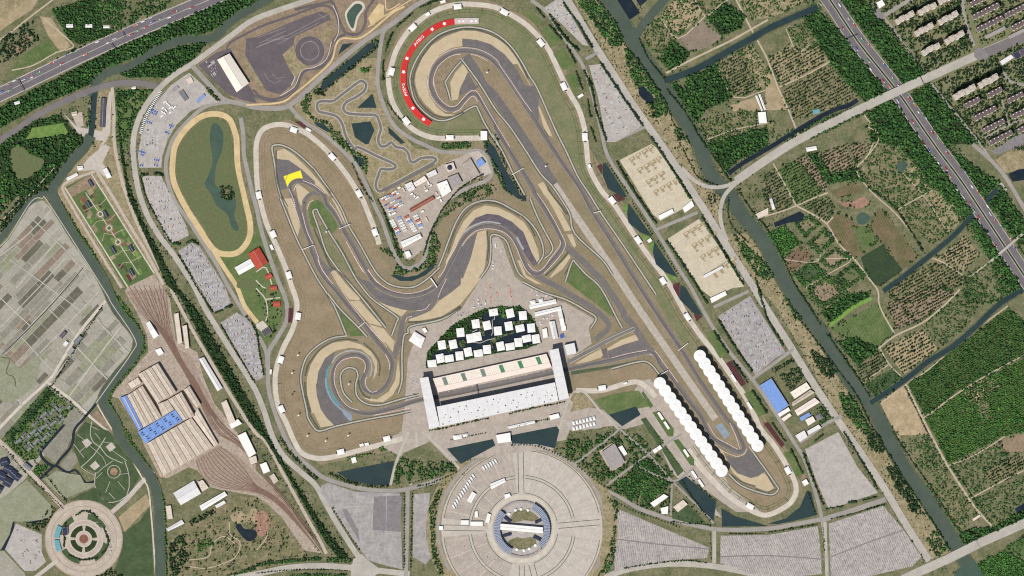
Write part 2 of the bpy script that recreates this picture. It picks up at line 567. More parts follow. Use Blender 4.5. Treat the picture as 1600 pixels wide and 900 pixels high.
OUTLINE_7 = "868,690 960,675 1015,660 1050,740 1050,752 1050,780 1045,805 1000,792 940,758 900,725 865,705"
OUTLINE_8 = "618,730 630,708 672,690 700,718 715,735 648,755 615,758"
OUTLINE_9 = "665,570 667.5,550 685,531 707.5,507.5 735,492.5 752.5,484 776,479 814,479 824,486 835,501 841,514 847,535 822.5,545 772.5,552.5 735,561 667.5,575"
# ------------------------------------------------------------------ the ground
G = 30000.0
tag(link('ground', mesh('ground', [(-G, -G, 0), (G, -G, 0), (G, G, 0), (-G, G, 0)], [(0, 1, 2, 3)], 'scrub')),
  'mixed green and brown scrubland under the whole district', kind='structure')

# ------------------------------------------------------------------ big grounds
area('circuit_grass', 'dry_grass', 'dry brown grass between the asphalt bends of the circuit',
  OUTLINE_0)
area('test_ground', 'soil', 'brown bare ground around the driving test area', "308,102 400,30 400,30 540,-15 652,-5 650,8 612,38 555,72 500,118 462,158 430,170 375,165")
area('kart_ground', 'scrub_tan', 'tan grass inside the winding kart track', "460,164.5 517,119.5 565,91 589,91 592,137.5 610,184 647.5,232 684.5,235.5 737,231 738.5,243 687.5,264 632,294 591.5,309 584,300 560,255 535,235 509.5,214 460,184")
area('horse_ground', 'green_grass', 'green grass around the riding centre', "330,390 400,365 400,345 430,425 440,450 441,500 425,532 415,538 400,512 390,482 368,450 350,415")
area('garden_strip', 'scrub_tan', 'tan verge beside the long narrow garden', "140,140 175,140 180,225 215,355 265,450 190,450 140,385 90,308 82,295 105,270 135,240")
area('riverside_grass', 'scrub_tan', 'brown grass strip between the east road and the canal', "898,0 940,0 975,52 1025,120 1082,225 1078,240 1095,282 1125,298 1122,365 1200,365 1200,410 1225,450 1290,555 1355,662 1365,675 1450,800 1495,860 1452,875 1340,698 1310,650 1215,482 1180,442 1125,355 1075,282 1032,225 1008,185 935,65")

# ------------------------------------------------------------------ farmland in the west
farm_outline = pp("-50,430 0,389 15,372 48,319 66,313 76,321 160,450 208,530 204,550 175,590 150,625 135,650 112,685 75,705 38,750 0,782 -50,805")
area('farmland', 'farm_base', 'pale grey plots of farmland inside the bend of the canal', farm_outline, sm=False)

def inside(p, P):
  c = False
  n = len(P)
  for i in range(n):
    x1, y1 = P[i]; x2, y2 = P[(i + 1) % n]
    if (y1 > p[1]) != (y2 > p[1]) and p[0] < (x2 - x1) * (p[1] - y1) / (y2 - y1) + x1:
      c = not c
  return c

farm = bpy.data.objects['farmland']
fu, fv = (0.69, -0.72), (0.72, 0.69)
tones = ['farm', 'farm_grey', 'farm_dark', 'farm', 'farm_grey', 'farm_green', 'farm_brown', 'farm']
vv = -260.0
while vv < 420:
  dv = rng.choice([7, 9, 11, 14])
  uu = -420.0
  tone = 'farm'
  while uu < 330:
    du = rng.choice([20, 30, 42])
    if rng.random() < 0.75:
      tone = tones[rng.integers(len(tones))]
    q = []
    for a, b in ((0.6, 0.5), (du - 0.6, 0.5), (du - 0.6, dv - 0.5), (0.6, dv - 0.5)):
      q.append((100 + (uu + a) * fu[0] + (vv + b) * fv[0], 480 + (uu + a) * fu[1] + (vv + b) * fv[1]))
    if all(inside(p, farm_outline) for p in q):
      area('plot', tone, None, q, parent=farm)
    uu += du
  vv += dv
for s in ("0,512 58,452 105,400", "-10,568 32,525 102,450 132,415", "0,400 45,365 82,325", "25,450 100,365", "15,405 75,448 125,485", "50,342 110,398 140,438",
           "32,525 82,580", "62,552 120,492 155,455", "0,465 50,512", "75,482 120,525"):
  strip('farm_path', 'service_line', 'narrow pale track between the west farm plots', s, 1.6, n=2)['group'] = 'tracks between the farm plots'
strip('ditch', 'navy_water', 'dark narrow ditch crossing the west farm plots', "-5,562 32,526 68,490 105,448 130,418", 1.2, n=2)
strip('farm_road', 'concrete', 'pale tree lined farm road running up to the canal bank', "-15,685 0,668 35,632 78,592 100,558 125,518 165,470", 4.5, n=3)
strip('cross_road', 'concrete', 'pale cross road over the farm plots to the garden', "75,598 108,622 140,650 180,682", 4.5, n=2)
for k, s in enumerate(("120,542 148,572 175,600", "150,498 180,530 208,558", "190,509 145,568 108,620", "0,596 18,612 35,634", "78,598 120,545")):
  o = strip('farm_lane', 'service_line', 'pale lane edged with bushes among the west farm plots', s, 2.4, n=2)
  o['group'] = 'lanes among the farm plots'
area('orchid_garden', 'farm_green', 'mottled garden with winding ditches on the west edge', "0,558 15,560 30,575 50,560 62,558 58,590 50,605 25,625 0,622", sm=True)

strip('ditch', 'bank_mud', 'winding dark ditch in the mottled west garden', "2,558 15,562 10,582 22,590 32,570 42,580 52,572 60,590 48,600 32,590 25,605", 1.6)

# south west gardens
area('village_ground', 'green_grass', 'green ground between the grey roofed courtyard houses', OUTLINE_1)
area('hedge_lawn', 'dark_lawn', 'dark rectangular hedged lawns along the west lane', "71.5,605 83.5,613.5 16.5,690 6.5,683.5")
for k, s in enumerate(("115,637.5 128.5,648.5 115,671.5 106.5,696.5 86.5,724 68.5,710 66.5,705 90,673.5 100,658.5", "111.5,705 126.5,715 106.5,738.5 93.5,726.5", "90,733.5 101.5,740 103.5,750 66.5,750")):
  area('allotment', 'farm_grey' if k < 2 else 'farm_green', ('long pale allotment island between two ditches', 'square pale allotment beside the formal garden', 'low pale allotment south of the ditch fork')[k], s)
area('formal_garden', 'dark_lawn', 'dark green formal garden with pale curving walks', "132,660 175,675 195,702 220,742 198,778 180,788 165,782 150,765 150,738 125,728 115,700 118,680")
strip('moat', 'navy_water', 'narrow dark moat winding round the allotments', "150,631.5 138.5,645 130,655 116.5,671.5 113.5,690 108.5,701.5 93.5,718.5 85,728.5 70,720 63.5,708.5 71.5,696.5 93.5,671.5 100,663.5", 4.0)
strip('moat', 'navy_water', 'dark moat running south from the ditch fork', "83.5,728.5 70,741.5 55,755", 4.0, n=3)
strip('moat', 'navy_water', 'thin dark moat curling through the formal garden', "88,728 105,738 118,735 128,748 135,755 148,752", 3.0)
strip('moat', 'navy_water', 'dark moat winding round the south west car park', "68,782 78,795 75,805 62,812 45,815 30,810 21,815 18,830 5,858 -10,875", 5.0)
gw = bpy.data.objects['formal_garden']
for s, w in (("143.5,658.5 141,678.5 146.5,691.5 156.5,698.5 166.5,711.5 180,719 191.5,723.5", 1.6), ("126.5,730 146.5,711.5 165,683.5", 1.6), ("120,678.5 133.5,688.5", 1), ("123.5,706.5 133.5,698.5", 1), ("138.5,695 160,713.5 166.5,728.5", 1), ("148.5,676.5 156.5,686.5", 1), ("143.5,666.5 153.5,671.5", 1), ("160,690 178.5,693.5", 1), ("175,703.5 198.5,720", 1), ("126.5,730 146.5,741.5 160,731.5 176.5,720", 1.2), ("115,693.5 131.5,715", 1.2),
      ("150,738 148,758 160,780 175,785 198,775 202,745 195,720", 1.6), ("160,738 150,748", 1), ("180,720 180,732", 1), ("186,741 200,740", 1), ("172,752 165,770", 1), ("184,752 195,765", 1), ("170,770 185,768 180,780", 1.2)):
  strip('garden_walk', 'service_line', None, s, w * .75, n=2, parent=gw)
for s in ("128,690 136,685 144,692 135,700", "165,698 174,691 181,699 172,706", "140,728 149,720 156,728 148,735"):
  area('paved_square', 'plaza', None, s, parent=gw)
strip('garden_walk', 'service_line', None, [(178 + 10 * math.cos(a * .314), 737 + 10 * math.sin(a * .314)) for a in range(20)], 1, True, n=1, parent=gw)
area('round_bed', 'rubble', None, [(178 + 6 * math.cos(a * .52), 737 + 6 * math.sin(a * .52)) for a in range(12)], parent=gw)
area('bank_plot', 'soil', 'brown triangular plot between the cross road and the canal', "142,650 152,640 180,678 185,690 172,675")
area('field', 'farm_green', 'pale plots north of the round plaza', "68,748 90,735 108,740 125,742 132,755 148,755 148,760 100,780 80,762")
area('field', 'farm_green', 'pale plots west of the diagonal avenue', "0,780 42,750 82,792 78,810 45,815 20,815 15,835 0,860 -25,850 -25,800")
area('field', 'farm', 'pale plots in the south west corner', "-20,865 5,860 38,895 42,905 -20,905")
area('meadow', 'dark_lawn', 'smooth dark green meadow between round plaza and canal', "175,900 182,882 192,855 192,832 218,815 235,790 240,900")
area('sandy_plot', 'tan_field', 'tan earth plots at the foot of the garden bridge', "185,808 228,772 236,788 215,810 195,831")
area('allotment_lawn', 'dark_lawn', 'dark green wedge of lawn north of the round plaza', "108,782 150,762 160,780 180,790 175,800 145,782 125,780")
area('shrub_corner', 'scrub', 'rough green corner below the round plaza', "172,885 190,900 150,902 150,898")
area('parking_ground', 'lot_pale', 'pale south west car park dotted with dark cars', "8,858 18,835 25,818 48,828 65,835 65,862 72,878 55,892 38,892", True)
strip('avenue', 'plaza_pink', 'wide tan avenue running down to the round plaza', "-25,668 0,690 50,741 98,792", 7, n=3)
rp = [(131 + 61 * math.cos(a * 2 * math.pi / 60), 842 + 61 * math.sin(a * 2 * math.pi / 60)) for a in range(60)]
area('round_plaza', 'plaza_pink', 'round stone plaza with planted rings in the south west', rp, True)
rpo = bpy.data.objects['round_plaza']

def ring(name, material, c, r0, r1, a0, a1, parent=None, label=None, blocks=None, z=None):
  n = max(3, int(abs(a1 - a0) / 5))
  A = [(c[0] + r1 * math.cos(R(a0 + (a1 - a0) * i / n)), c[1] - r1 * math.sin(R(a0 + (a1 - a0) * i / n))) for i in range(n + 1)]
  B = [(c[0] + r0 * math.cos(R(a0 + (a1 - a0) * i / n)), c[1] - r0 * math.sin(R(a0 + (a1 - a0) * i / n))) for i in range(n, -1, -1)]
  return area(name, material, label, A + B, blocks, parent=parent, z=z)

for q in range(4):
  ring('planted_ring', 'dark_lawn', (131, 842), 31, 40, q * 90 + 65 - 37, q * 90 + 65 + 15, rpo)
  ring('planted_ring', 'wood_floor', (131, 842), 13, 21, q * 90 + 6, q * 90 + 82, rpo)
for r_ in (60, 51, 42, 29, 22.5, 12):
  ring('paving_ring', 'lot_tan_dark' if r_ > 30 else 'concrete', (131, 842), r_ - .5, r_ + .4, 0, 359.9, rpo)
ring('round_flower_bed', 'red_bed', (131, 842), 0.5, 7, 0, 359.9, rpo)
strip('plaza_road', 'plaza', 'pale straight road from the round plaza to the canal bridge', "175,800 200,778 220,755 240,736", 7, n=2)
strip('plaza_road', 'plaza', 'pale straight road leaving the round plaza to the south west', "90,875 58,900 50,906", 6, n=2)
strip('bank_walk', 'concrete', 'pale walk along the west bank of the canal', "152,632 165,655 180,678 188,688 222,746 232,765 237,812 240,850 244,905", 2.4)

# ------------------------------------------------------------------ north west
F = area
F('field', 'tan_field', 'bare tan earth in the top corner by the highway', "-50,-15 70,-15 50,15 15,38 -15,60 -50,65")
F('field', 'scrub_tan', 'grey brown plot cut by a track in the top corner', "-25,-10 48,-10 30,10 0,28 -25,38")
F('field', 'wood_floor', 'dense green nursery rows above the west highway', OUTLINE_2)
F('field', 'tan_field', 'bare tan strip beside the nursery rows', "62,25 80,28 110,72 95,82 75,55")
F('field', 'soil', 'brown bare field above the west highway', "15,78 45,50 52,60 28,88 5,95")
F('field', 'row_green', 'striped green field beside the west highway', "18,108 32,88 75,60 95,82 50,102 22,120")
F('field', 'scrub', 'rough green plots north of the highway', "155,0 275,-10 250,25 190,52 160,40")
F('wood', 'wood_floor', 'long wood between the west highway and the canal', OUTLINE_3)
F('wood', 'wood_floor', 'small wood inside the canal bend', OUTLINE_4)
F('wood', 'wood_floor', 'wood below the curved west road', OUTLINE_5)
F('wood', 'green_grass', 'open green ground between rail corridor and ring road', "180,140 240,140 218,175 200,225 195,240 185,225 180,225")
F('lawn', 'bright_lawn', 'bright green mown field beside the curved west road', "50,200 98,192 108,210 40,218", True)
F('clearing', 'oval_grass', 'olive clearing in the west wood', "15,238 32,229 50,242 68,250 62,265 35,281 22,270", True, sm=True)
F('field', 'scrub', 'rough green field left of the canal fork', "0,300 15,312 20,330 0,342 -15,350 -15,295")
strip('track', 'dirt_path', 'tan track crossing the west wood', "85,262 50,300 25,322 0,348 -10,358", 1.6, n=3)
strip('track', 'dirt_path', 'pale track along the north side of the west highway', "18,110 52,102 88,82 112,75 110,65 68,28", 2, n=3)
strip('track', 'dirt_path', 'pale track from the top corner to the nursery', "-5,65 20,48 40,32 62,15 82,0 100,-15", 2.4, n=3)

# rail corridor
strip('rail_path', 'plaza_pink', 'pale track bed running beside the railway', "175,135 178,175 179,225 192,288 215,350 240,400 265,445 272,462 302,518 338,580 365,625 398,675 415,690 445,745 475,800 500,845 510,865", 5)
F('hedge_verge', 'wood_floor', 'green hedge verge between railway and ring road', "181,140 190,225 200,285 225,350 252,400 278,450 310,488 350,558 395,635 430,700 460,750 500,815 545,872 532,875 510,850 462,765 415,688 390,660 362,610 325,550 282,465 260,445 225,365 200,308 188,240")

# the long garden
F('long_garden', 'lawn', 'long walled garden with geometric red and green beds', "101,293 142,271 241,428 196,451", True)
lg = bpy.data.objects['long_garden']
gu, gv = ((965 - 570) / 4, (810 - 185) / 4), ((405 - 570) / 4, (272 - 185) / 4)
o0 = (142.5, 271.2)

def gpt(a, b):
  return (o0[0] + gu[0] * a + gv[0] * b, o0[1] + gu[1] * a + gv[1] * b)

F('pale_court', 'soil', None, [gpt(0, 0.02), gpt(0.1, 0.02), gpt(0.1, 0.98), gpt(0.02, 0.98)], parent=lg)
for i in range(46):
  a, b = rng.uniform(0.1, 0.92), rng.uniform(0.03, 0.82)
  da, db = rng.uniform(0.02, 0.06), rng.uniform(0.08, 0.2)
  m = ['bright_lawn', 'red_bed', 'bright_lawn', 'lawn', 'dark_lawn', 'soil', 'lot_tan_dark', 'bright_lawn', 'red_bed', 'maroon_bed'][i % 10]
  sk = rng.uniform(-0.03, 0.03)
  F('flower_bed', m, None, [gpt(a, b), gpt(a + da, b + sk), gpt(a + da * 1.2, b + db), gpt(a - 0.01 + sk, b + db)], parent=lg)
strip('garden_walk', 'concrete', None, [gpt(0.12, 0.5), gpt(0.5, 0.47), gpt(0.95, 0.45)], 1.3, n=2, parent=lg)
for s in (0.34, 0.48, 0.62):
  C = gpt(s, 0.47)
  for r_, m_ in ((7, 'soil'), (4.6, 'concrete'), (3, 'lawn')):
    F('garden_circle', m_, None, [(C[0] + r_ * math.cos(t * .6283), C[1] + r_ * math.sin(t * .6283)) for t in range(10)], parent=lg)
for b in (0.3, 0.7):
  for a in (0.25, 0.4, 0.55, 0.7, 0.82):
    strip('garden_walk', 'dirt_path', None, [gpt(a, b - 0.25), gpt(a + rng.uniform(-.05, .05), b), gpt(a, b + 0.2)], 0.8, n=1, parent=lg)
for e in (((0, 0), (1, 0)), ((0, 1), (1, 1))):
  strip('garden_border', 'concrete', None, [gpt(*e[0]), gpt(*e[1])], 2.2, n=1, parent=lg)
strip('garden_road', 'plaza_pink', 'pale service road on the canal side of the long garden', "148,268 110,282 98,292 105,310 150,385 190,450", 4.0, n=3)
strip('garden_road', 'plaza_pink', 'pale pink road on the railway side of the long garden', "168,210 160,225 150,252 150,265 175,305 200,348 225,388 245,425 255,445", 5.0, n=3)
F('yard', 'plaza', 'pale yard at the top of the long garden', "140,245 165,225 172,230 160,255 175,270 175,278 162,275 152,265 120,268", True)
F('yard', 'plaza', 'pale yard beside the long dark shed', "98,175 120,198 160,205 170,145 175,142 172,208 165,222 125,212", True)
F('yard', 'plaza_pink', 'small pink yard by the curved west road', "112,178 128,175 131,196 121,200", True)

# rail yard
F('rail_yard', 'yard_ground', 'sandy ground of the railway yard', "200,448 240,429 252,445 265,465 275,532 308,550 318,590 335,630 370,675 400,735 440,775 505,865 475,860 425,800 400,775 345,765 250,745 225,695 215,670 185,622 175,620 180,610 232,550 230,525 215,490 195,455", None)
F('siding_fan', 'ballast', 'brown fan of curving sidings below the depot', "305,718 342,696 375,715 400,740 440,775 425,785 400,771 350,764 322,750 308,730")
F('track_throat', 'ballast', 'rust brown throat of tracks above the depot', "198,455 260,450 265,488 278,545 302,560 312,590 335,632 358,675 400,735 400,715 350,670 332,672 298,600 250,520 218,490")
F('depot_garden', 'scrub', 'green yard between depot and white workshops', "260,748 295,730 308,735 328,758 310,752 302,750 270,768 262,762")
F('park', 'scrub_brown', 'brown heath park with winding paths and a pond', "265,848 295,815 338,792 360,775 400,775 415,785 440,808 472,855 482,868 400,892 370,898 350,908 265,908")
for s in ("360,805 375,798 385,805 400,800 400,815 385,815 368,818", "390,798 400,795 402,810 395,815"):
  F('sandy_patch', 'tan_field', 'tan sandy patch beside the park pond', s, sm=True)['group'] = 'sandy patches in the park'
F('pond', 'navy_water', 'small dark pond in the brown heath park', "368,822 375,818 382,826 398,828 401,838 390,846 378,838", True, sm=True)
for k, s in enumerate(("358,815 360,835 375,848 368,870 345,882 320,888 295,885", "295,875 325,870 332,850 350,838 368,850", "400,818 410,815 418,835 405,855 400,860")):
  strip('park_path', 'dirt_path', 'winding tan path in the brown heath park', s, 1.4)['group'] = 'paths of the heath park'
F('clearing', 'rubble', 'reddish bare clearing in the heath park', "400,802 415,800 422,815 415,835 402,835", sm=True)

# ------------------------------------------------------------------ east side: fields
FE = [
('field', 'scrub_brown', 'shrub field in the fork of the two canals', "1000,48 1032,28 1058,62 1035,91 1018,78", 's'),
('field', 'tan_field', 'tan field with faint rows above the cross canal', "1031,25 1052,2 1082,-5 1099,25 1060,55", 's'),
('field', 'farm_brown', 'purplish bare plot with a green middle', "1064,60 1095,32 1130,59 1112,72 1078,82", ''),
('field', 'wood_floor', 'square wood beside the cross canal road', "1104,28 1132,4 1166,25 1155,45 1129,56", 'w'),
('field', 'wood_floor', 'low wood at the corner of two canals', "1029,92 1050,65 1078,84 1071,96 1048,111", 'w'),
('field', 'scrub_brown', 'shrub field at the top beside the dirt road', "1085,-5 1132,-8 1132,2 1102,24", 's'),
('field', 'scrub_tan', 'tan shrub plots at the top near the highway', "1150,-5 1200,-5 1258,0 1230,18 1200,28 1175,32", 's'),
('field', 'wood_floor', 'dark wood below the cross canal', "1072,118 1118,98 1148,150 1102,172 1090,165 1072,140", 'w'),
('field', 'scrub_brown', 'rows of shrubs right of the dark wood', "1121,96 1154,81 1185,140 1150,153", 'o'),
('field', 'scrub_tan', 'tan and green striped strip near the dirt road', "1156,80 1175,69 1200,110 1200,105 1200,130 1188,141", 's'),
('field', 'tan_field', 'smooth tan field beside the two greenhouses', "1136,166 1182,151 1190,172 1152,178", ''),
('field', 'wood_floor', 'wood on the canal bank below the junction', "1042,135 1052,129 1070,142 1102,172 1088,192 1065,160", 'w'),
('field', 'scrub_brown', 'mixed plots south of the greenhouses', "1088,192 1155,172 1185,175 1200,190 1210,190 1208,215 1125,218 1105,225", 's'),
('field', 'wood_floor', 'wood above the diagonal road on the canal bank', "1105,225 1128,218 1198,198 1200,230 1150,252 1135,270 1110,232", 'w'),
('field', 'tan_field', 'tan field left of the dotted orchard', "1198,105 1215,135 1232,172 1195,172", ''),
('field', 'scrub_tan', 'dotted young orchard on tan soil east of the dirt road', "1200,90 1238,68 1250,82 1275,68 1300,96 1220,135", 'o'),
('field', 'scrub_brown', 'shrub square near the highway wood', "1231,46 1255,35 1280,70 1248,81", 's'),
('field', 'scrub_brown', 'orchard beside the dark pond channel', "1221,140 1298,100 1342,140 1340,155 1300,170 1270,180 1240,186", 'o'),
('field', 'wood_floor', 'long wood on the west flank of the highway', "1255,28 1278,18 1320,58 1355,105 1392,142 1355,162 1342,150 1300,100", 'w'),
('field', 'wood_floor', 'long wood on the east flank of the highway', "1308,-5 1348,-5 1390,50 1448,118 1410,132 1375,80", 'w'),
('field', 'wood_floor', 'wood strip between highway and orchards south of the bridge', "1355,175 1402,152 1430,200 1445,225 1470,262 1525,332 1508,340 1460,292 1405,230 1360,220 1360,195", 'w'),
('field', 'wood_floor', 'wood between highway and housing south of the bridge', "1418,150 1452,130 1495,180 1535,225 1470,225 1562,285 1535,312 1482,230 1470,220", 'w'),
('field', 'wood_floor', 'wood strip along the lower highway', "1515,345 1525,338 1562,390 1600,440 1600,450 1590,455 1570,460 1545,405", 'w'),
('field', 'wood_floor', 'wood east of the lower highway', "1542,312 1562,288 1600,345 1610,385 1590,380", 'w'),
# middle block
('field', 'row_green', 'hedged green rows below the diagonal road', "1215,265 1242,250 1292,306 1245,319 1230,290", 'o'),
('field', 'soil', 'brown orchard rows beside the diagonal road', "1244,249 1262,240 1295,288 1290,305", 'o'),
('field', 'soil', 'brown orchard plot above the hedge', "1275,240 1320,228 1338,262 1298,272", 'o'),
('field', 'wood_floor', 'dark hedge wood between orchard plots', "1262,240 1275,240 1298,272 1338,264 1355,290 1340,280 1300,286 1292,282", 'w'),
('field', 'soil', 'brown orchard at the diagonal road', "1322,225 1365,225 1340,255", 'o'),
('field', 'scrub_brown', 'large brown scrub field with a square pond', "1340,262 1370,228 1402,228 1460,295 1400,326 1360,292", 's'),
('field', 'scrub_tan', 'tan shrub strip near the highway wood', "1411,271 1430,255 1461,295 1445,306", 's'),
('field', 'scrub_brown', 'square scrub field above the angled canal', "1402,331 1442,308 1482,365 1455,381", 's'),
('field', 'scrub_tan', 'tan dotted field beside the angled canal', "1446,306 1461,298 1505,332 1498,350 1482,365", 's'),
('field', 'scrub', 'green orchard strip left of the dirt lane', "1195,270 1215,265 1240,320 1212,332 1195,330", 'o'),
('field', 'row_field', 'striped green field above the rubble heap', "1298,299 1335,284 1350,300 1308,311", ''),
('field', 'scrub', 'green grove by the white barn', "1250,322 1292,304 1305,330 1288,348", 'o'),
('field', 'row_field', 'striped brown field left of the round pond', "1292,350 1312,330 1338,350 1372,375 1345,401 1330,405", ''),
('field', 'row_field', 'striped brown field right of the round pond', "1358,355 1372,325 1385,335 1435,400 1411,421 1382,385", ''),
('field', 'row_green', 'striped green middle of the brown fields', "1332,355 1355,352 1372,375 1348,395", ''),
('field', 'dark_pond_field', 'smooth dark green square field', "1345,402 1379,382 1411,422 1375,448 1362,442 1350,418", ''),
('field', 'rubble', 'reddish rubble heap with pale spots', "1308,314 1330,316 1350,306 1360,318 1348,325 1335,326 1318,322", ''),
('field', 'wood_floor', 'dense green square grove on the canal bank', "1198,365 1225,352 1252,379 1222,400", 'W'),
('field', 'row_brown', 'brown striped plot beside the canal bank', "1224,405 1250,385 1272,400 1238,425", ''),
('field', 'scrub_brown', 'hedged square plot with an olive middle', "1261,380 1288,356 1305,372 1280,399", 'b'),
('field', 'soil', 'hedged square plot with a brown middle', "1280,405 1308,386 1330,402 1295,422", 'b'),
('field', 'oval_grass', 'hedged square plot with a yellow green middle', "1304,434 1332,411 1355,430 1325,450", 'b'),
('field', 'dark_lawn', 'hedged square plot with a bright green middle', "1239,429 1268,406 1290,425 1255,448", 'b'),
('field', 'scrub_brown', 'hedged plot with a brown patch near the dark pond', "1240,350 1265,335 1282,350 1258,372", 'b'),
('field', 'scrub_tan', 'tan orchard in rows south of the angled canal', "1459,405 1508,368 1530,398 1505,426 1480,415", 'o'),
('field', 'scrub_brown', 'brown orchard between canal and dirt lane', "1432,416 1472,410 1510,434 1498,448 1425,472 1390,470 1388,455", 'o'),
('field', 'scrub', 'green plots beside the lower highway wood', "1515,425 1555,405 1580,440 1590,455 1560,472 1525,472 1500,458", 's'),
# lower middle
('field', 'soil', 'brown hedged plot on the canal bank', "1258,450 1290,428 1310,442 1325,458 1288,482 1278,480 1262,455", 'b'),
('field', 'wood_floor', 'green grove above the algae channel', "1282,488 1325,460 1360,455 1355,468 1325,482 1298,505", 'w'),
('field', 'row_green', 'striped green field below the algae channel', "1298,514 1340,491 1370,472 1398,521 1370,541 1320,528", ''),
('field', 'soil', 'brown orchard of dark round trees in the dirt road loop', "1385,475 1425,455 1475,448 1495,458 1440,500 1400,516", 'o'),
('field', 'tan_field', 'tan orchard of dark round trees below the road fork', "1381,544 1440,515 1466,545 1412,585", 'O'),
('field', 'scrub', 'green shrubs above the lower side canal', "1440,511 1498,462 1528,475 1512,510 1470,542", 's'),
('field', 'scrub', 'green rough field near the highway corner', "1500,455 1532,475 1575,470 1598,445 1562,445", 's'),
('field', 'wood_floor', 'grove on the canal bank below the striped field', "1308,535 1335,526 1375,545 1340,572", 'w'),
('field', 'scrub', 'orchard rows between two paths on the bank', "1339,575 1375,548 1389,570 1350,599", 'o'),
('field', 'dark_lawn', 'dark green plot at the canal junction', "1352,601 1395,575 1410,592 1365,624", 's'),
('field', 'bare_sand', 'bare sandy lot at the canal junction', "1369,632 1412,602 1440,658 1450,680 1392,680 1408,685", ''),
('field', 'nursery_floor', 'large nursery of green rows below the side canal', "1418,600 1575,482 1610,508 1610,552 1498,610 1445,650", 'n'),
('field', 'nursery_floor', 'lower nursery of green rows beside the sandy road', "1445,656 1502,612 1610,555 1610,675 1610,672 1565,682 1482,726 1458,675", 'n'),
('field', 'tan_field', 'small tan orchard in the nursery', "1505,610 1550,584 1564,608 1520,634", 'o'),
('field', 'soil', 'small brown plot in the nursery', "1525,630 1541,625 1556,652 1535,659", ''),
('field', 'scrub', 'green scrub between canal and sandy road', "1410,692 1452,680 1482,731 1465,750 1435,725", 's'),
('field', 'scrub_brown', 'brown scrub field right of the canal', "1449,760 1475,741 1512,775 1528,800 1500,832 1470,795", 's'),
('field', 'scrub', 'shrub rows below the nursery', "1482,729 1550,695 1575,708 1535,735 1560,755 1518,776", 's'),
('field', 'scrub_brown', 'dotted orchard block near the right edge', "1535,736 1588,710 1610,722 1610,730 1555,760", 'o'),
('field', 'soil', 'brown rough plot at the right edge', "1560,690 1610,672 1610,702 1572,711", ''),
('field', 'scrub', 'green and tan field below the sandy lane', "1520,781 1610,740 1610,792 1550,819 1528,798", 's'),
('field', 'wood_floor', 'wood along the south east diagonal road', "1495,835 1525,825 1550,825 1610,790 1610,815 1515,855 1508,850", 'w'),
('field', 'wood_floor', 'green paddy below the diagonal road', "1525,882 1570,860 1600,875 1610,890 1610,905 1535,905", 'W'),
('field', 'lawn', 'green edge below the diagonal road', "1570,855 1610,832 1610,875 1595,870", 's'),
]
east_fields = []
for nm, m, lb, s, tr in FE:
  o = area(nm, m, lb, s)
  east_fields.append((o, m, lb, pp(s), tr))
for s, w, lb in (("1041,114 1075,96 1112,78 1145,62 1175,45 1200,31", 3, 'tan track along the dark side canal'), ("1148,-5 1172,42 1190,75 1200,95 1215,135 1232,172 1248,212", 2.6, 'tan track down to the diagonal road'), ("1085,-2 1102,25 1125,8 1140,-2", 1.8, 'tan track round the square wood'), ("1032,28 1060,60 1102,25", 1.8, 'tan track round the purplish plot'), ("1118,98 1148,152 1198,140", 1.6, 'tan track beside the greenhouse field'), ("1218,136 1258,118 1298,96", 2, 'tan track between the two orchards'), ("1228,45 1245,80 1265,71", 1.4, 'short tan track by the shrub square'), ("1105,218 1150,202 1200,192", 1.4, 'tan track south of the farmhouse'),
      ("1208,255 1215,268 1230,295 1244,321", 2, 'pale lane from the diagonal road'), ("1195,338 1222,330 1245,321 1270,310 1294,301", 2.2, 'pale lane past the white barn'), ("1245,322 1270,335 1292,350 1310,380 1335,405 1360,438 1372,455 1375,480 1398,522", 2.4, 'long pale lane through the hedged plots'), ("1365,222 1355,245 1338,265 1355,292 1375,312 1398,332 1425,365 1446,399", 2, 'winding tan lane past the scrub field'), ("1400,329 1442,305 1460,296", 1.6, 'tan lane across the scrub field'), ("1410,270 1445,308 1482,365", 1.4, 'tan lane beside the dotted field'),
      ("1446,399 1475,411 1510,432 1532,420 1555,402", 1.8, 'tan lane to the narrow bridge'), ("1292,350 1302,339", 2, 'short pale spur by the round pond'), ("1372,545 1398,525 1440,505 1470,482 1500,452", 2.6, 'pale lane down from the highway wood'), ("1415,600 1430,630 1442,654 1455,680 1475,718 1500,758 1525,795 1550,822", 3.2, 'long pale sandy road beside the nursery'), ("1372,634 1415,600 1450,578 1512,525 1575,478", 2, 'pinkish bank path along the side canal'), ("1442,654 1500,612 1550,582 1600,555", 2, 'tan lane across the nursery'), ("1482,728 1525,710 1570,682", 1.6, 'tan lane below the nursery'), ("1518,778 1560,755 1600,735", 2, 'tan lane to the right edge'), ("1375,545 1390,570 1408,588", 1.8, 'brown path beside the tan orchard'), ("1348,598 1388,570", 1.6, 'brown path on the canal bank'), ("1260,378 1282,398 1270,410 1222,405", 1.4, 'brown path between the hedged plots'), ("1275,405 1330,405 1300,425 1258,450", 1.4, 'brown path below the hedged plots'), ("1360,192 1365,175 1350,180", 1.8, 'pale loop track below the diagonal road'), ("1355,198 1372,208 1370,225 1350,250", 1.6, 'pale curving track in the brown orchard')):
  strip('track', 'dirt_path', lb, s, w, n=3)
F('village_lot', 'bank_grass', 'green garden ground between the apartment rows', "1345,-5 1610,-5 1610,235 1610,250 1562,235 1538,225 1495,175 1450,120 1380,35", None)
F('village_lot', 'scrub_tan', 'tan ground with paths near the right edge pond', "1555,250 1610,215 1610,265 1570,270", None)
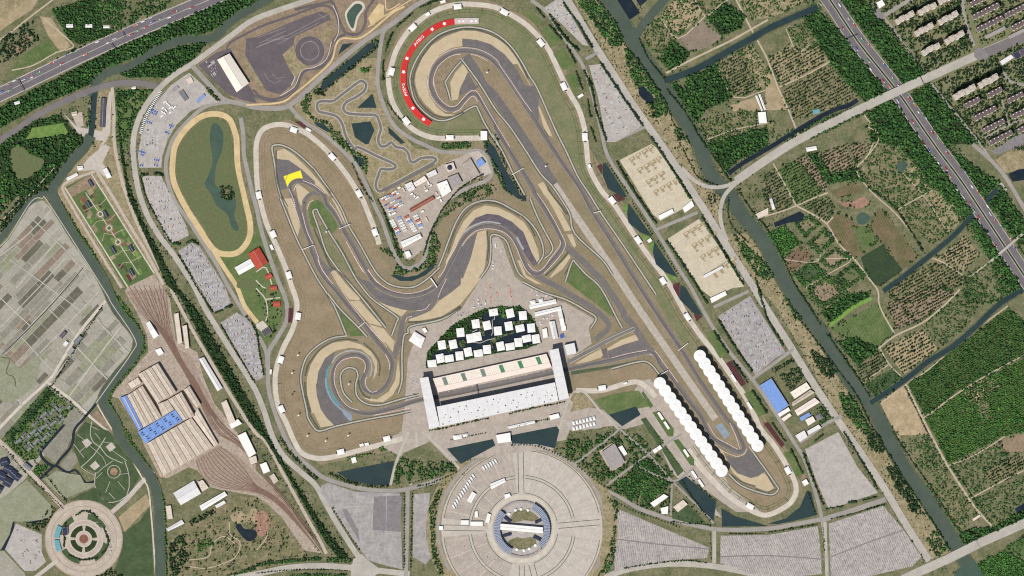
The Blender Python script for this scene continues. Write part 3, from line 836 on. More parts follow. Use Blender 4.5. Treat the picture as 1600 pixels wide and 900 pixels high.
for s, w, lb in (("1368,15 1390,38 1420,80 1450,118", 3.4, 'narrow estate road along the highway wood'), ("1455,130 1495,180 1532,225 1550,252", 3.6, 'narrow tree lined road past the south estate'),
      ("1504,-5 1508,32 1522,72", 5, 'estate road between the two apartment groups'), ("1380,25 1412,5 1432,-5", 6, 'short estate road at the top'),
      ("1567.5,112.5 1580,128 1600,132.5", 4, 'estate lane beside the tall blocks'), ("1539.5,215 1580,193.5 1602,187", 3, 'estate lane between low blocks'), ("1564.5,151.5 1574,187 1577,193.5", 2, 'paved garden walk between low blocks'), ("1520,225 1550,252 1572,278 1600,325 1610,342", 6, 'grey road past the right edge pond')):
  strip('estate_road', 'road', lb, s, w, n=3)
F('estate_lot', 'lot_dark', 'dark asphalt court at the estate corner', "1549,237 1584.5,213.5 1602,207.5 1602,224.5 1558,241.5", True)
F('estate_lot', 'lot_dark', 'grey court at the top of the estate road', "1366,21 1373.5,13.5 1382.5,25.5 1375,33", True)

# ------------------------------------------------------------------ water
CAN0 = "930,-35 950,0 970,29 986,59 1000,82 1025,118 1045,148 1065,182 1090,220 1112,275 1140,305 1155,330 1175,355 1195,380 1225,438 1258,488 1285,522 1312,570 1340,610 1360,630 1380,668 1412,730 1445,775 1475,822 1496,856 1512,885 1528,915"
strip('canal_bank', 'bank_mud', 'rough bank of the green grey canal down the east side', CAN0, 26, blocks=None)
strip('canal', 'canal_water', 'wide green grey canal down the east side', CAN0, 21)
F('canal_pool', 'canal_water', 'widening of the east canal at the fork', "972,45 990,42 1000,50 992,65 1008,82 995,88 975,58", True)
strip('canal', 'canal_water', 'side canal joining at the top of the east canal', "992,58 1010,32 1040,-2 1055,-20", 13, n=3)
CAN1 = "1038,126 1088,108 1138,80 1175,60 1200,45 1238,28 1278,11"
strip('canal_bank', 'bank_mud', 'rough bank of the straight dark side canal up to the highway', CAN1, 14, n=3, blocks=None)
strip('canal', 'dark_water', 'straight dark side canal up to the highway', CAN1, 10, n=3)
strip('canal', 'navy_water', 'dark channel beside the diagonal road', "1138,271 1162,254 1200,232 1232,212 1250,201 1282,182 1308,170 1325,165 1340,156", 7, n=3)
CAN2 = "1560,295 1550,304 1530,325 1512,345 1488,370 1452,400 1438,411 1412,432 1375,452 1380,455"
strip('canal_bank', 'bank_mud', 'rough bank of the angled dark canal under the highway', CAN2, 11, n=3, blocks=None)
strip('canal', 'dark_water', 'angled dark canal under the highway', CAN2, 7.5, n=3)
CAN3 = "1360,630 1412,595 1450,565 1488,542 1525,510 1562,475 1610,445"
strip('canal_bank', 'bank_mud', 'rough bank of the long dark side canal to the right edge', CAN3, 12, n=3, blocks=None)
strip('canal', 'dark_water', 'long dark side canal to the right edge', CAN3, 8, n=3)
strip('algae_channel', 'algae', 'bright algae covered side channel', "1296,509 1315,494 1335,479 1362,466", 6, n=3)
F('pond', 'navy_water', 'black rectangular pond at the top by the canal', "961,-5 984,31 1000,20 984,-5", True)
F('pond', 'navy_water', 'black triangular pond at the top by the canal', "991,-5 1000,10 1018,-5", True)
F('pond', 'green_water', 'square green pond in the brown scrub field', "1400,258 1412,250 1419,258 1410,270 1404,269", True)
F('pond', 'green_water', 'round green pond beside the rubble heap', "1338,340 1345,332 1355,334 1359,341 1352,350 1342,350", True, sm=True)
F('pond', 'navy_water', 'long dark pond near the white barn', "1209,348 1232,338 1250,330 1257,335 1254,345 1232,348 1211,355", True)
F('pond', 'navy_water', 'dark blue pond at the right edge', "1575,272 1590,265 1610,262 1610,280 1582,284", True)
F('pond', 'navy_water', 'dark pond behind the riverside trees', "998,140 1005,135 1020,150 1022,162 1012,160 1000,150", True, sm=True)
F('pond', 'navy_water', 'dark pond at the highway wood corner', "1585,795 1610,780 1610,792 1590,802", True)
F('pond', 'green_water', 'green pond below the south east bridge', "1495,890 1522,875 1538,900 1488,905", True)
CAN4 = "425,-5 400,9 362,32 332,59 288,62 250,75 220,94 200,105 175,111 160,118 150,130 144,152"
strip('canal_bank', 'bank_mud', 'rough bank of the green grey canal along the west highway', CAN4, 16, blocks=None)
strip('canal', 'canal_water', 'green grey canal along the west highway', CAN4, 12)
strip('canal', 'dark_water', 'straight dark canal stub under the curved west road', "148,140 144,195 140,220 135,230", 9, n=3)
CAN5 = "142,212 132,230 112,252 92,279 81,300 92,325 112,362 138,400 162,440 182,482 208,515 217,535 208,558 185,585 165,612 162,630 180,658 188,684 212,715 238,750 248,788 250,838 251,900 251,925"
strip('canal_bank', 'bank_mud', 'rough bank of the west canal curving past the farmland', CAN5, 17, blocks=None)
strip('canal', 'canal_water', 'west canal curving past the farmland', CAN5, 14)
strip('canal', 'canal_water', 'narrow west branch of the canal', "82,302 62,305 38,325 15,355 0,375 -20,400", 9, n=4)
strip('canal_walk', 'service_line', 'pale canal edge walk round the farmland', "0,385 15,369 48,316 66,310 78,320 162,452 175,475 211,530 206,551 175,595 150,630", 1.4, n=4)

# ------------------------------------------------------------------ public roads
strip('highway', 'highway_west', 'six lane highway crossing the top left corner', OUTLINE_6, 21, n=5)
hw = bpy.data.objects['highway']
cw = smooth(OUTLINE_6, False, 5)
strip('median', 'pale_road', None, offset(cw, 0.3), 1.0, raw=True, parent=hw)
for d in (10.6, -10.6):
  strip('shoulder', 'pale_road', None, offset(cw, d), 1.6, raw=True, parent=hw)
eh = "1180,-150 1262,-45 1297,0 1342,67 1400,140 1459,225 1500,280 1535,332 1572,388 1604,436 1700,580"
strip('highway', 'highway', 'twin carriageway highway down the right side', eh, 25, n=4)
hw = bpy.data.objects['highway.001']
ce = smooth(eh, False, 4)
strip('median', 'wood_floor', None, ce, 2.6, raw=True, parent=hw)
for d in (12.4, -12.4, 1.9, -1.9):
  strip('shoulder', 'pale_road', None, offset(ce, d), 1.1, raw=True, parent=hw)
strip('road', 'pale_road', 'diagonal road crossing over the right highway', "1700,10 1600,55 1532,84 1450,121 1400,144 1330,177 1250,217 1200,248 1165,272 1150,283", 13, n=3)
strip('ramp', 'pale_road', 'curved ramp swinging down to the east road', "1165,271 1150,284 1127,292 1103,291 1083,280 1065,262", 6)
strip('ramp', 'pale_road', 'curved ramp turning south beside the canal', "1168,271 1146,290 1132,306 1126,327 1127,350 1136,376", 6)
strip('road', 'pale_road', 'diagonal road leaving at the lower right corner', "1380,922 1420,901 1475,876 1525,851 1600,818 1720,762", 14, n=3)
strip('road', 'dark_road', 'grey boulevard right of the estate crossing', "1700,8 1600,57 1532,86", 15, n=2)
F('junction', 'lot_dark', 'dark crossing of the diagonal road and the estate road', "1522,78 1529.5,73.5 1544.5,84 1543,93 1529.5,94.5 1522,88.5", True)
strip('road', 'pale_road', 'long straight road down the east side', "862,-45 887,0 907,33 932,75 955,110 987,160 1012,196 1040,235 1062,268 1085,304 1107,338 1130,375 1155,414 1175,445 1200,486 1232,536 1265,590 1292,631 1322,675 1355,722 1385,768 1416,820 1452,876", 11, n=3)
strip('road', 'dark_road', 'curved road entering from the left edge', "-60,262 0,220 25,203 62,178 112,153 155,137 187,130 217,130 247,135", 9.5)
strip('ring_road', 'pale_road', 'outer ring road round the west of the circuit', "640,-75 560,-28 470,4 400,29 362,55 325,82 300,100 275,115 255,132 237,152 222,175 212,200 208,225 209,250 213,280 220,310 233,342 250,370 270,396 288,423 305,450 320,481 342,517 362,549 382,580 400,611 413,643 425,680 442,711 467,735 492,757 507,783 525,815 550,855 562,872", 8.5, n=4)
strip('ring_road', 'road', 'grey ring road along the south of the circuit', "376,184 380,210 381,240 386,265 394,300 401,325 407,355 420,398 435,440 447,470 448,500 432,530 420,550 419,580 420,610 428,640 440,672 450,692 465,712 487,732 507,747 537,757 575,765 612,767 637,764 662,757 700,745 725,731 750,717 780,707 812,702 840,703 870,712 900,727 925,747 942,762 970,777 1000,795 1050,812 1100,824 1137,828 1200,826 1237,820 1285,811", 6.5, n=4)
strip('ring_road', 'road', 'grey road round the horse track and west car parks', "378,160 350,160 320,167 293,190 272,215 261,245 260,272 272,312 295,345 322,387 338,412 355,445 380,487 400,520 415,547 418,575", 6, n=4)
strip('loop_road', 'road', 'grey road from the test hall round the circuit north end', "300,102 325,130 350,155 378,162 400,168 440,169 462,158 487,135 525,100 575,60 612,38 650,8 690,-12", 7.5, n=4)
strip('loop_road', 'road', 'grey loop road round the kart track and service yard', "612,38 600,48 595,70 592,95 590,130 598,160 615,195 640,215 665,227 690,237 725,238 747,235 760,245 768,270 757,283 722,298 695,318 678,348 668,378 662,405 645,418 630,417 620,403 610,382 597,345 585,320 572,288 555,256 525,226 500,206 475,190 452,166", 6.2, n=4)
strip('service_road', 'road', 'grey service road beside the east car parks', "830,0 855,20 880,57 900,85 915,112 927,152 940,207 950,245 980,292 1012,340 1037,380 1062,422 1080,450 1107,500 1140,550 1175,592 1205,635 1240,690 1257,718 1272,762 1283,805 1290,850 1294,910", 5.5, n=3)
strip('road', 'pale_road', 'pale road along the bottom edge left of the plaza', "300,915 400,897 450,887 500,884 550,887 587,891 640,897", 9, n=3)
strip('road', 'pale_road', 'pale curving road along the bottom edge below the car parks', "900,925 955,898 1000,886 1050,881 1100,883 1150,891 1240,912", 9, n=3)
strip('avenue', 'road', 'tree lined avenue running south from the ring road', "637,766 636,830 634,905", 6.5, n=2)
F('junction', 'pale_road', 'wide junction where the west ring road meets the bottom road', "550,875 565,865 575,875 598,892 585,900 548,900", True)
for s, lb in (("915,92 935,82", 'north'), ("960,220 1008,198", 'second'), ("1022,360 1090,332", 'third')):
  strip('link_road', 'road', f'{lb} short link between service road and east road', s, 5, n=2)
strip('link_road', 'road', 'fourth short link beside the car park hedge', "1115,480 1170,455", 5, n=2)
strip('link_road', 'road', 'fifth short link past the blue roofed factory', "1175,592 1212,566 1240,545", 5, n=2)
strip('link_road', 'road', 'sixth short link above the blank concrete lot', "1250,692 1290,662 1316,650", 5, n=2)
strip('link_road', 'road', 'seventh short link below the blank concrete lot', "1285,812 1330,798 1384,780", 8, n=2)

# ------------------------------------------------------------------ car parks and plazas
F('test_lot', 'test_asphalt', 'dark asphalt yard beside the white test hall', "310,102 338,82 360,75 390,135 402,162 375,155 358,148 332,125", True)
F('car_park', 'lot_pale', 'pale depot yard with piles and blue trucks', "295.5,113.5 320,135.5 324.5,144.5 342,160 320,163.5 298,173.5 275.5,195.5 262,218 253.5,244.5 252,262 218,262 215.5,244.5 220,213.5 229,189 244.5,160 266.5,133.5", True)
F('car_park', 'lot_pale', 'pale car park below the depot yard', "222,275 252,275 292,355 295,368 270,380 262,375 230,310", True)
F('car_park', 'lot_grey', 'grey full car park beside the horse track', "278,392 300,379 312,385 350,445 362,475 355,480 335,488 312,450", True)
F('car_park', 'lot_grey', 'grey full car park at the south end of the horse track', "345,504 370,488 382,496 400,522 406,550 412,590 400,595 392,585", True)
F('car_park', 'lot_pale', 'narrow car park with blue vans at the top', "850,12 875,-5 885,10 920,72 910,70 882,42", True)
F('car_park', 'lot_pale', 'pale car park with white rows north of the tan lots', "920,102 938,100 960,122 1005,195 990,205 960,222 948,222 935,155", True)
F('car_park', 'lot_tan', 'tan construction lot with rows of old footings', "968,250 1018,225 1025,230 1082,312 1078,320 1032,345 1020,335", True)
F('car_park', 'lot_tan', 'second tan construction lot south of the first', "1042,374 1092,342 1160,435 1162,448 1145,450 1112,465 1095,452", True)
F('car_park', 'lot_grey', 'grey car park with many white cars beside the factory', "1122,494 1172,462 1228,551 1213,559 1180,586", True)
F('car_park', 'lot_pale', 'blank pale concrete lot', "1258,702 1310,675 1340,730 1372,770 1295,796 1275,750", True)
F('car_park', 'lot_rows', 'wide striped car park below the round plaza road', "965,795 1000,810 1050,831 1108,856 1105,872 1050,875 1000,882 960,894 960,870", True)
F('car_park', 'lot_rows_tilt', 'striped car park in the middle of the bottom edge', "1126,837 1200,836 1278,822 1283,870 1284,897 1200,905 1125,880", True)
F('car_park', 'lot_rows_tilt', 'striped car park at the lower right road', "1295,818 1380,790 1412,828 1440,870 1425,885 1360,900 1298,900", True)
F('car_park', 'lot_grey', 'weathered grey car park west of the avenue', "502,759 512,754 555,768 625,771 629,890 590,880 575,875 560,855 520,795 500,768", True)
F('car_park', 'lot_grey', 'narrow weathered car park east of the avenue', "646,772 672,770 670,795 672,825 675,870 665,882 645,870", True)
F('resurfaced_bay', 'lot_dark', 'dark resurfaced bay in the weathered car park', "584,776 628,774 626,831 582,828", True)
F('resurfaced_bay', 'lot_dark', 'narrow dark strip in the weathered car park', "535,795 542,795 560,828 562,848 555,835 540,810", True)
for i, s in enumerate(("512,792 584,791", "558,770 556,825", "604,774 603,830 600,875", "584,775 581,825 592,875", "520,788 585,785")):
  strip('lot_seam', 'lot_pale', 'pale seam across the weathered car park', s, 0.8, n=1)['group'] = 'seams of the weathered car park'
for s, lb in (("962,842 1025,850 1110,858", 'grey aisle across the wide striped car park'), ("1125,870 1200,868 1288,874", 'grey aisle across the middle striped car park'), ("1298,870 1355,848 1412,828", 'grey aisle across the lower right striped car park')):
  strip('aisle', 'lot_dark', lb, s, 2, n=2)
strip('lot_road', 'pale_road', 'short road between the two striped car parks', "1116,830 1116,880", 6, n=1)
strip('lot_road', 'pale_road', 'short road left of the lower right car park', "1289,815 1292,900", 5, n=1)
# footings drawn on the tan lots
k = 0
ux, uy = (0.60, 0.80), (0.86, -0.50)
for base, rows in (((972, 246), (0, 21, 44, 64)), ((1057, 363), (0, 22, 44, 72))):
  for r_, d in enumerate(rows):
    for c_ in range(4 if r_ != 2 else 3):
      px = base[0] + ux[0] * d + uy[0] * (8 + c_ * 11.5) + 3
      py = base[1] + ux[1] * d + uy[1] * (8 + c_ * 11.5) + 6
      w_, h_ = rng.uniform(8.5, 11), rng.uniform(10, 15)
      q = [(px + uy[0] * a + ux[0] * b, py + uy[1] * a + ux[1] * b) for a, b in ((0, 0), (w_, 0), (w_, h_ * .45), (w_ * .45, h_ * .45), (w_ * .45, h_), (0, h_))]
      F('footing_bed', 'lot_tan_dark', 'L shaped brown footing on the tan lots', q)['group'] = 'footings on the tan lots'
      q2 = [(px + uy[0] * (a + 2) + ux[0] * (b + 1), py + uy[1] * (a + 2) + ux[1] * (b + 1)) for a, b in ((0, 0), (w_ * .5, 0), (w_ * .5, 2.4), (0, 2.4))]
      F('footing_slab', 'lot_tan', 'small pale slab on a brown footing', q2)['group'] = 'slabs on the tan lots'
for base in ((966, 246), (1050, 364)):
  for d in (19, 41, 62, 84):
    a = (base[0] + ux[0] * d, base[1] + ux[1] * d)
    strip('lot_lane', 'concrete', 'pale lane across the tan lots', [a, (a[0] + uy[0] * 52, a[1] + uy[1] * 52)], 1.4, n=1)['group'] = 'lanes across the tan lots'

# south plaza
PC = (815.5, 826.5)
F('plaza_ground', 'scrub_tan', 'tan grass rim round the great round plaza', [(PC[0] + 150 * math.cos(a * .1047), PC[1] + 140 * math.sin(a * .1047)) for a in range(60)])
area('round_plaza', 'plaza', 'great round plaza of beige parking sectors', [(PC[0] + 126 * math.cos(a * .0785), PC[1] + 124 * math.sin(a * .0785)) for a in range(80)], True)
gp = bpy.data.objects['round_plaza.001']
strip('plaza_ring_road', 'road', 'grey ring road round the great plaza', [(PC[0] + 131 * math.cos(R(a)), PC[1] + 128 * math.sin(R(a))) for a in range(150, 396, 6)], 5, n=2)
for a0, a1 in ((12, 86), (97, 172), (186, 255), (290, 352)):
  ring('parking_sector', 'plaza' if a0 in (12, 290) else 'apron', PC, 84.5, 122, a0, a1, gp)
  ring('parking_sector', 'plaza' if a0 in (12, 290) else 'apron', PC, 57, 78.5, a0 + 1, a1 - 1, gp)
  for q_ in range(int((a1 - a0) / 4.4)):
    c_, s_ = math.cos(R(a0 + 3 + q_ * 4.4)), -math.sin(R(a0 + 3 + q_ * 4.4))
    for r0_, r1_ in ((86, 120), (59, 77)):
      strip('bay_line', 'lot_pale' if q_ % 3 else 'concrete', None, [(PC[0] + r0_ * c_, PC[1] + r0_ * s_), (PC[0] + r1_ * c_, PC[1] + r1_ * s_)], 0.6 + .5 * (q_ % 2), n=1, parent=gp)
  for r_ in (83.6, 79.2, 122.6, 56.3):
    ring('hedge_line', 'dark_lawn', PC, r_ - 0.45, r_ + 0.45, a0, a1, gp)
for a in (5, 91, 179, 270, 285):
  c_, s_ = math.cos(R(a)), -math.sin(R(a))
  for off in (-4.2, 4.2):
    strip('hedge_line', 'dark_lawn', None, [(PC[0] + 57 * c_ - off * s_, PC[1] + 57 * s_ + off * c_), (PC[0] + 122 * c_ - off * s_, PC[1] + 122 * s_ + off * c_)], 0.9, n=1, parent=gp)
ring('ring_walk', 'concrete', PC, 47, 53, 0, 359.9, gp)
ring('ring_walk', 'lot_pale', PC, 8, 46, 0, 359.9, gp)
for s in ("799,807 808,797.5 825.5,797.5 841,808.5 834.5,814.5 819,813 802,816", "793.5,847.5 806.5,839.5 814.5,841 831.5,839.5 838,847.5 825.5,856.5 806.5,858"):
  F('court_garden', 'scrub_brown', None, s, parent=gp, sm=True)
F('lawn', 'scrub_tan', 'tan grass wedge beside the great plaza car park', "940,780 955,782 965,795 960,830 960,870 950,890 935,900 940,850 944,810")

# ------------------------------------------------------------------ circuit surroundings
F('north_bank', 'bank_grass', 'grassy spectator bank round the north bend', "757.5,205 744,211 684,211 660,205 636,190 619.5,164.5 613,134.5 613,115 613.5,111 624,81 642,52.5 664.5,33 688.5,19.5 715.5,12 742.5,13 769.5,16.5 793.5,25.5 814.5,39 837,60 800,31 832,52 862,100 882,155 905,195 910,225 912,250 935,300 975,360 1025,432 1040,458 1055,488 1088,535 1112,570 1100,585 1082,560 1050,510 1015,450 980,385 940,330 905,285 880,232 840,145 825,109 831,124.5 816,96 796.5,70.5 775.5,54 751.5,45 720,43 690,52 667.5,67.5 651,88.5 640.5,114 639,135 640.5,122.5 643.5,143.5 651,161.5 666,178 684,188.5 697.5,188.5 714,182.5 742.5,166 748.5,173.5")
F('west_bank', 'brown_bank', 'brown grass spectator bank round the west bends', "409,220 413.5,209.5 425.5,202 442,202 460,207 478,218.5 505,235 529,260.5 547,286 559,310 566.5,325 567,335.5 576,359.5 585,382 583.5,388 570,394 555,361 540,340 525,311.5 532,322 511,292 490,262 460,236.5 440.5,227 427,227.5 424,233.5 427,250 434.5,295 450,325 460.5,364 472.5,394 489,421 504,445 499.5,445 517.5,478 540,520 534,526 510,532 502,538.5 482.5,553.5 473.5,571.5 470,591 473.5,609 481,645 474,627 483,655.5 495,672 501,672 525,666 570,655.5 630,646.5 634,652.5 630,666 622.5,675 598.5,682 537,703.5 504,708 480,699 463.5,684 447,657 439.5,630 439,600 440,600 441,575 450,548 465,515 472,482 470,450 465,445 450,400 428,360 412,325 408,295 401.5,265 401,239.5")
F('south_bank', 'brown_bank', 'brown grass bank below the pit exit', "899,591 932,586.5 956,577.5 999.5,567 1016,570 1032.5,588 1023.5,597 1019,610.5 1001,594 965,598.5 938,607.5 909.5,606 902,600")
F('hairpin_bank', 'brown_bank', 'brown grass bank round the far hairpin', "1110,744 1126.5,744 1138.5,742 1155,757.5 1176,768 1204.5,775 1218,765 1216.5,759 1200,735 1185,711 1192.5,699 1200,699 1215,720 1233,744 1242,762 1237.5,780 1218,792 1194,795 1164,787.5 1125,771 1113,753")
F('infield_grass', 'green_grass', 'green triangle of grass inside the infield roads', "888,417.5 900,410 915,429.5 939,453.5 952.5,476 964.5,498.5 949.5,489.5 927,471.5 898.5,450.5 883.5,438.5")
F('infield_grass', 'green_grass', 'green tongue of grass inside the west hairpin', "481.5,326.5 486,316 495,312 504,316 516,329.5 528,353.5 525,359.5 516,367 498,332.5 490.5,329.5 495,355 492,359.5 484.5,349")
F('infield_grass', 'bank_grass', 'brown grass wedge inside the west hairpin', "498,355 504,350.5 525,391 550.5,425.5 528,419.5 504,373")
F('infield_grass', 'brown_bank', 'brown grass strip inside the long infield straight', "739.5,88.5 769.5,97.5 784.5,117 799.5,133.5 822,170.5 840,196 838,207.5 859,236 844,245 823,213.5 810,199 777,148 750,107.5")
F('lobe_grass', 'soil', 'brown ground inside the north loop', "679.5,132 684,111 696,96 714,88.5 718.5,90 696,114 693,133.5 696,136 690,143.5 691.5,157 684,148 679.5,130")
F('green_wedge', 'green_grass', 'green wedge of grass above the snail bend', "511.5,458.5 525,475 552,503.5 570,524.5 547.5,526 540,514 525,484")
# paved aprons
F('paddock_apron', 'apron', 'tan paddock apron with service vehicles', "768.5,372 777.5,369 785,378 794,405 804.5,432 814.5,440 849,456.5 873,470 883.5,473 924,495.5 930,500 924,507.5 922.5,515 923,504 920,514.5 924.5,537 890,561 887,558 884,580 890,640 870,700 700,720 640,700 625,690 632,640 637,560 650,528 637.5,517 642,509.5 690,502 720,484 752,435 764,414 768.5,390", True)
F('promenade', 'apron', 'tan promenade south of the main grandstand', "600,690 640,666 672,670 888,622 900,632 940,640 1000,632 1030,690 1130,810 1105,800 1000,680 960,665 890,672 880,700 800,708 700,722 640,720 600,700", True)
F('stand_apron', 'apron', 'tan apron behind the west umbrella grandstand', "1000,595 1016,592 1132,742 1140,760 1190,800 1150,800 1080,750 985,622", True)
# spectator concourses
CON1 = "759,215.5 720,216 684,216 660,210 639,197 622.5,176.5 612,155.5 607.5,133 607,115 609,111 619.5,78 637.5,49.5 660,28.5 684,15 714,7 742.5,7 772.5,11 796.5,22 817.5,35 831,46.5 854,72 872,108 888,142 905,172 914,205 916,225 921,262 940,298 960,320 985,358 1012,398 1038,432 1052,455 1070,488 1095,525 1122,558 1150,598 1170,630 1200,675 1188,669 1207.5,693 1224,718.5 1237.5,742.5 1244,762 1240,778.5 1227,792 1195,805 1162,791 1138,775 1118,755 1095,730 1075,702"
CON2 = "592.5,382 586.5,361 577.5,338.5 566,310 563.5,308.5 551.5,287.5 538,268 520,245.5 502,227 481,210 460,199.5 440.5,194.5 422.5,196.5 409,204 401.5,220 400,238 401,274 404,301 415,345 430,380 445,415 456,448 462,465 464,482 458,512 442,545 432,575 430,605 435,635 448,662 460,690 472,708 495,716 525,713 575,700 630,685"
strip('concourse', 'concrete', 'curving pale spectator concourse round the north bend', CON1, 8)
strip('concourse', 'concrete', 'curving pale spectator concourse round the west bends', CON2, 8)
strip('concourse', 'concrete', 'short pale concourse right of the pit building', "900,610 940,610 975,600 1000,598 1025,620", 8)
strip('promenade_walk', 'service_line', 'pale walk from the pit building corner to the round plaza', "894,615.5 886.5,629.5 878,658 870.5,681 865.5,700.5", 3, n=3)
strip('promenade_walk', 'service_line', 'pale diagonal walk across the water gardens', "894,613.5 908,610 922,622.5 934.5,638.5 950.5,654.5 966.5,670.5", 3.4, n=3)
strip('promenade_walk', 'service_line', 'pale diagonal walk below the west bank', "660,675 690,702 718,732", 3.4, n=3)
strip('promenade_walk', 'service_line', 'pale straight walk down to the avenue head', "650,675 652,712 648,740 641,758", 4.5, n=3)
strip('promenade_walk', 'service_line', 'pale slanting walk beside the west basin', "638,675 620,720 610,758", 4, n=3)
OUT_ = pp(OUTLINE_0)
for L_, nm_ in ((CON1, 'north'), (CON2, 'west')):
  L_ = smooth(L_)
  for q_, (x, y, h_) in enumerate(resample(L_, 19)):
    for sg in (1, -1):
      dx, dy = math.sin(h_) * sg, math.cos(h_) * sg
      if inside((x + dx * 14, y + dy * 14), OUT_):
        for o_ in (0, 2) if q_ % 2 == 0 else (0,):
          px, py = x + math.cos(h_) * o_, y - math.sin(h_) * o_
          strip('bank_stair', 'green_band' if nm_ == 'north' else 'lot_tan_dark', f'narrow stair down the {nm_} spectator bank', [(px + dx * 4.5, py + dy * 4.5), (px + dx * 13, py + dy * 13)], 0.7, n=1)['group'] = f'stairs of the {nm_} bank'
  for d_ in (9, -9, 13, -13):
    run = []
    for p_ in offset(L_, d_) + [(-999, -999)]:
      if inside(p_, OUT_) and (not run or math.hypot(p_[0] - run[-1][0], p_[1] - run[-1][1]) < 12):
        run.append(p_)
        continue
      if len(run) > 25:
        strip('terrace_edge', 'green_grass' if nm_ == 'north' else 'soil', f'faint terrace edge along the {nm_} spectator bank', run, 0.8, raw=True)['group'] = f'terraces of the {nm_} bank'
      run = []
# south gardens
F('south_garden', 'green_grass', 'green garden with hedges south east of the pit building', "928,625 960,615 998,610 1015,635 950,648")
F('south_garden', 'scrub', 'green garden around the square court building', OUTLINE_7)
F('south_garden', 'scrub', 'green garden strip between west basin and avenue', OUTLINE_8)
F('south_garden', 'dark_lawn', 'dark lawn triangle beside the white pavilions', "1050,810 1050,795 1075,788 1105,818 1080,818")
F('south_garden', 'scrub_tan', 'tan grass below the pit building corner', "894,636.5 897.5,617 908,612 920.5,624 927.5,635 890,644")
F('south_court', 'lot_pale', 'pale court with rows of white tents', "883,661.5 927.5,647.5 940,658 940,668.5 894,674", True)
for s, lb in (("898,725 960,678 975,662", 'garden lane up to the square court'), ("948,758 1010,712 1030,700 1065,678", 'garden lane past the gate kiosks'), ("970,672 1015,712 1050,752 1095,795 1115,818", 'garden lane beside the long basin'), ("998,730 1050,752 1070,742 1085,730", 'short garden lane to the umbrella stand'), ("1050,755 1048,805", 'garden lane beside the white pavilions')):
  strip('garden_lane', 'road', lb, s, 3.2, n=2)
F('pale_court', 'plaza_pink', 'pink court round the square grey building', "936,705 960,690 980,722 955,738", True)
for s, lb in (("526,738 616,720 608,758 580,758 548,751", 'long triangular basin below the west bank'), ("698,701 770,686 774,696 720,725", 'triangular basin left of the axis bridge'), ("798.5,680 870,666 874,672 867,700.5 838,694 800,693 795,690 795,681", 'triangular basin right of the axis bridge'),
      ("951,648 994,635 1001,648 972,666", 'small triangular basin by the diagonal walk'), ("1059,752 1072,744 1119,785 1115,814 1095,795", 'long slanting basin behind the umbrella stand'), ("1127,794 1150,807 1190,819 1200,822 1128,823", 'narrow basin below the hairpin bank'),
      ("1228,810 1250,792 1260,768 1268,769 1275,805 1245,813 1215,819 1200,818", 'curved basin right of the hairpin bank')):
  F('basin', 'dark_water', lb, s, True)
for s, lb in (("942,256 946,254 980,308 972,308 950,295 941,272", 'first curved pond beside the east service road'), ("982,317 1019,370 1000,363 982,348 980,335", 'second curved pond beside the east service road'), ("1022,377 1059,433 1040,426 1025,413 1020,395", 'third curved pond beside the east service road'), ("1063,445 1071,449 1098,494 1082,488 1062,468", 'fourth curved pond beside the east service road')):
  F('pond', 'dark_water', lb, s, True)
for s, m, lb in (("932.5,260 939,255.5 941.5,260 940,272", 'maroon_bed', 'maroon flower bed above the first curved pond'), ("958,302 968.5,305 977.5,311 966,316", 'maroon_bed', 'maroon flower bed below the first curved pond'), ("972,322 981,318 980,335 976,332", 'bright_lawn', 'green wedge above the second curved pond'), ("998,364 1018,371 1012,378 1005,375", 'bright_lawn', 'green wedge below the second curved pond'),
        ("1012,382 1022,378 1020,395 1015,390", 'bright_lawn', 'green wedge above the third curved pond'), ("1038,426 1059,434 1048,440", 'bright_lawn', 'green wedge below the third curved pond'), ("1051,445 1062,441 1062,468 1052,450", 'maroon_bed', 'maroon bed above the fourth curved pond'), ("1084,489 1098,495 1088,502", 'maroon_bed', 'maroon bed below the fourth curved pond'),
        ("1134,568 1143,563 1166,600 1158,604", 'maroon_bed', 'long maroon bed beside the upper end of the east stand'), ("1193,662 1200,659 1226,694.5 1221,699.5", 'maroon_bed', 'long maroon bed near the hairpin end of the east stand'), ("451,481 458,481 457,504 450,504", 'maroon_bed', 'maroon bed beside the west concourse'), ("460,190 470.5,190 479.5,198 475,200.5", 'maroon_bed', 'maroon bed at the tip of the west concourse')):
  F('flower_bed', m, lb, s)
# concourse gardens north east and east
for k, s in enumerate(("815,20 825,15 848,32 840,41", "845,50 855,40 878,64 860,75", "864,84 880,75 898,104 880,110", "882,118 898,112 905,142 900,152", "1102,522 1118,515 1140,552 1125,560", "1162,615 1175,610 1198,645 1185,652", "1224,708 1234.5,703.5 1255.5,741 1246.5,745.5", "1225,708 1238,702 1254,740 1245,745")):
  F('verge_garden', 'green_grass', ('grass plot by the first concourse gate', 'grass plot by the second concourse gate', 'grass plot by the third concourse gate', 'grass plot by the fourth concourse gate', 'grass plot at the top of the east stand', 'grass plot beside the east stand', 'grass plot past the end of the east stand', 'grass plot beside the blank lot')[k], s)
# strips behind the west umbrella stand
F('verge_garden', 'lawn', 'hedged grass strip behind the top of the west umbrella stand', "1002,614 1005,611 1021,634 1016,638")
F('verge_garden', 'lawn', 'hedged grass strip behind the middle of the west umbrella stand', "1019,644 1030,642 1053,670 1052,682 1044,682")
F('verge_garden', 'lawn', 'hedged grass strip behind the lower end of the west umbrella stand', "1052,688 1060,686 1085,718 1084,728 1078,726")
F('tree_grid', 'dark_lawn', 'upper planted grid of clipped trees', "1001,655 1009,652 1037,691 1030,698")
F('tree_grid', 'dark_lawn', 'lower planted grid of clipped trees', "1033,701 1041,697 1068,736 1059,744")

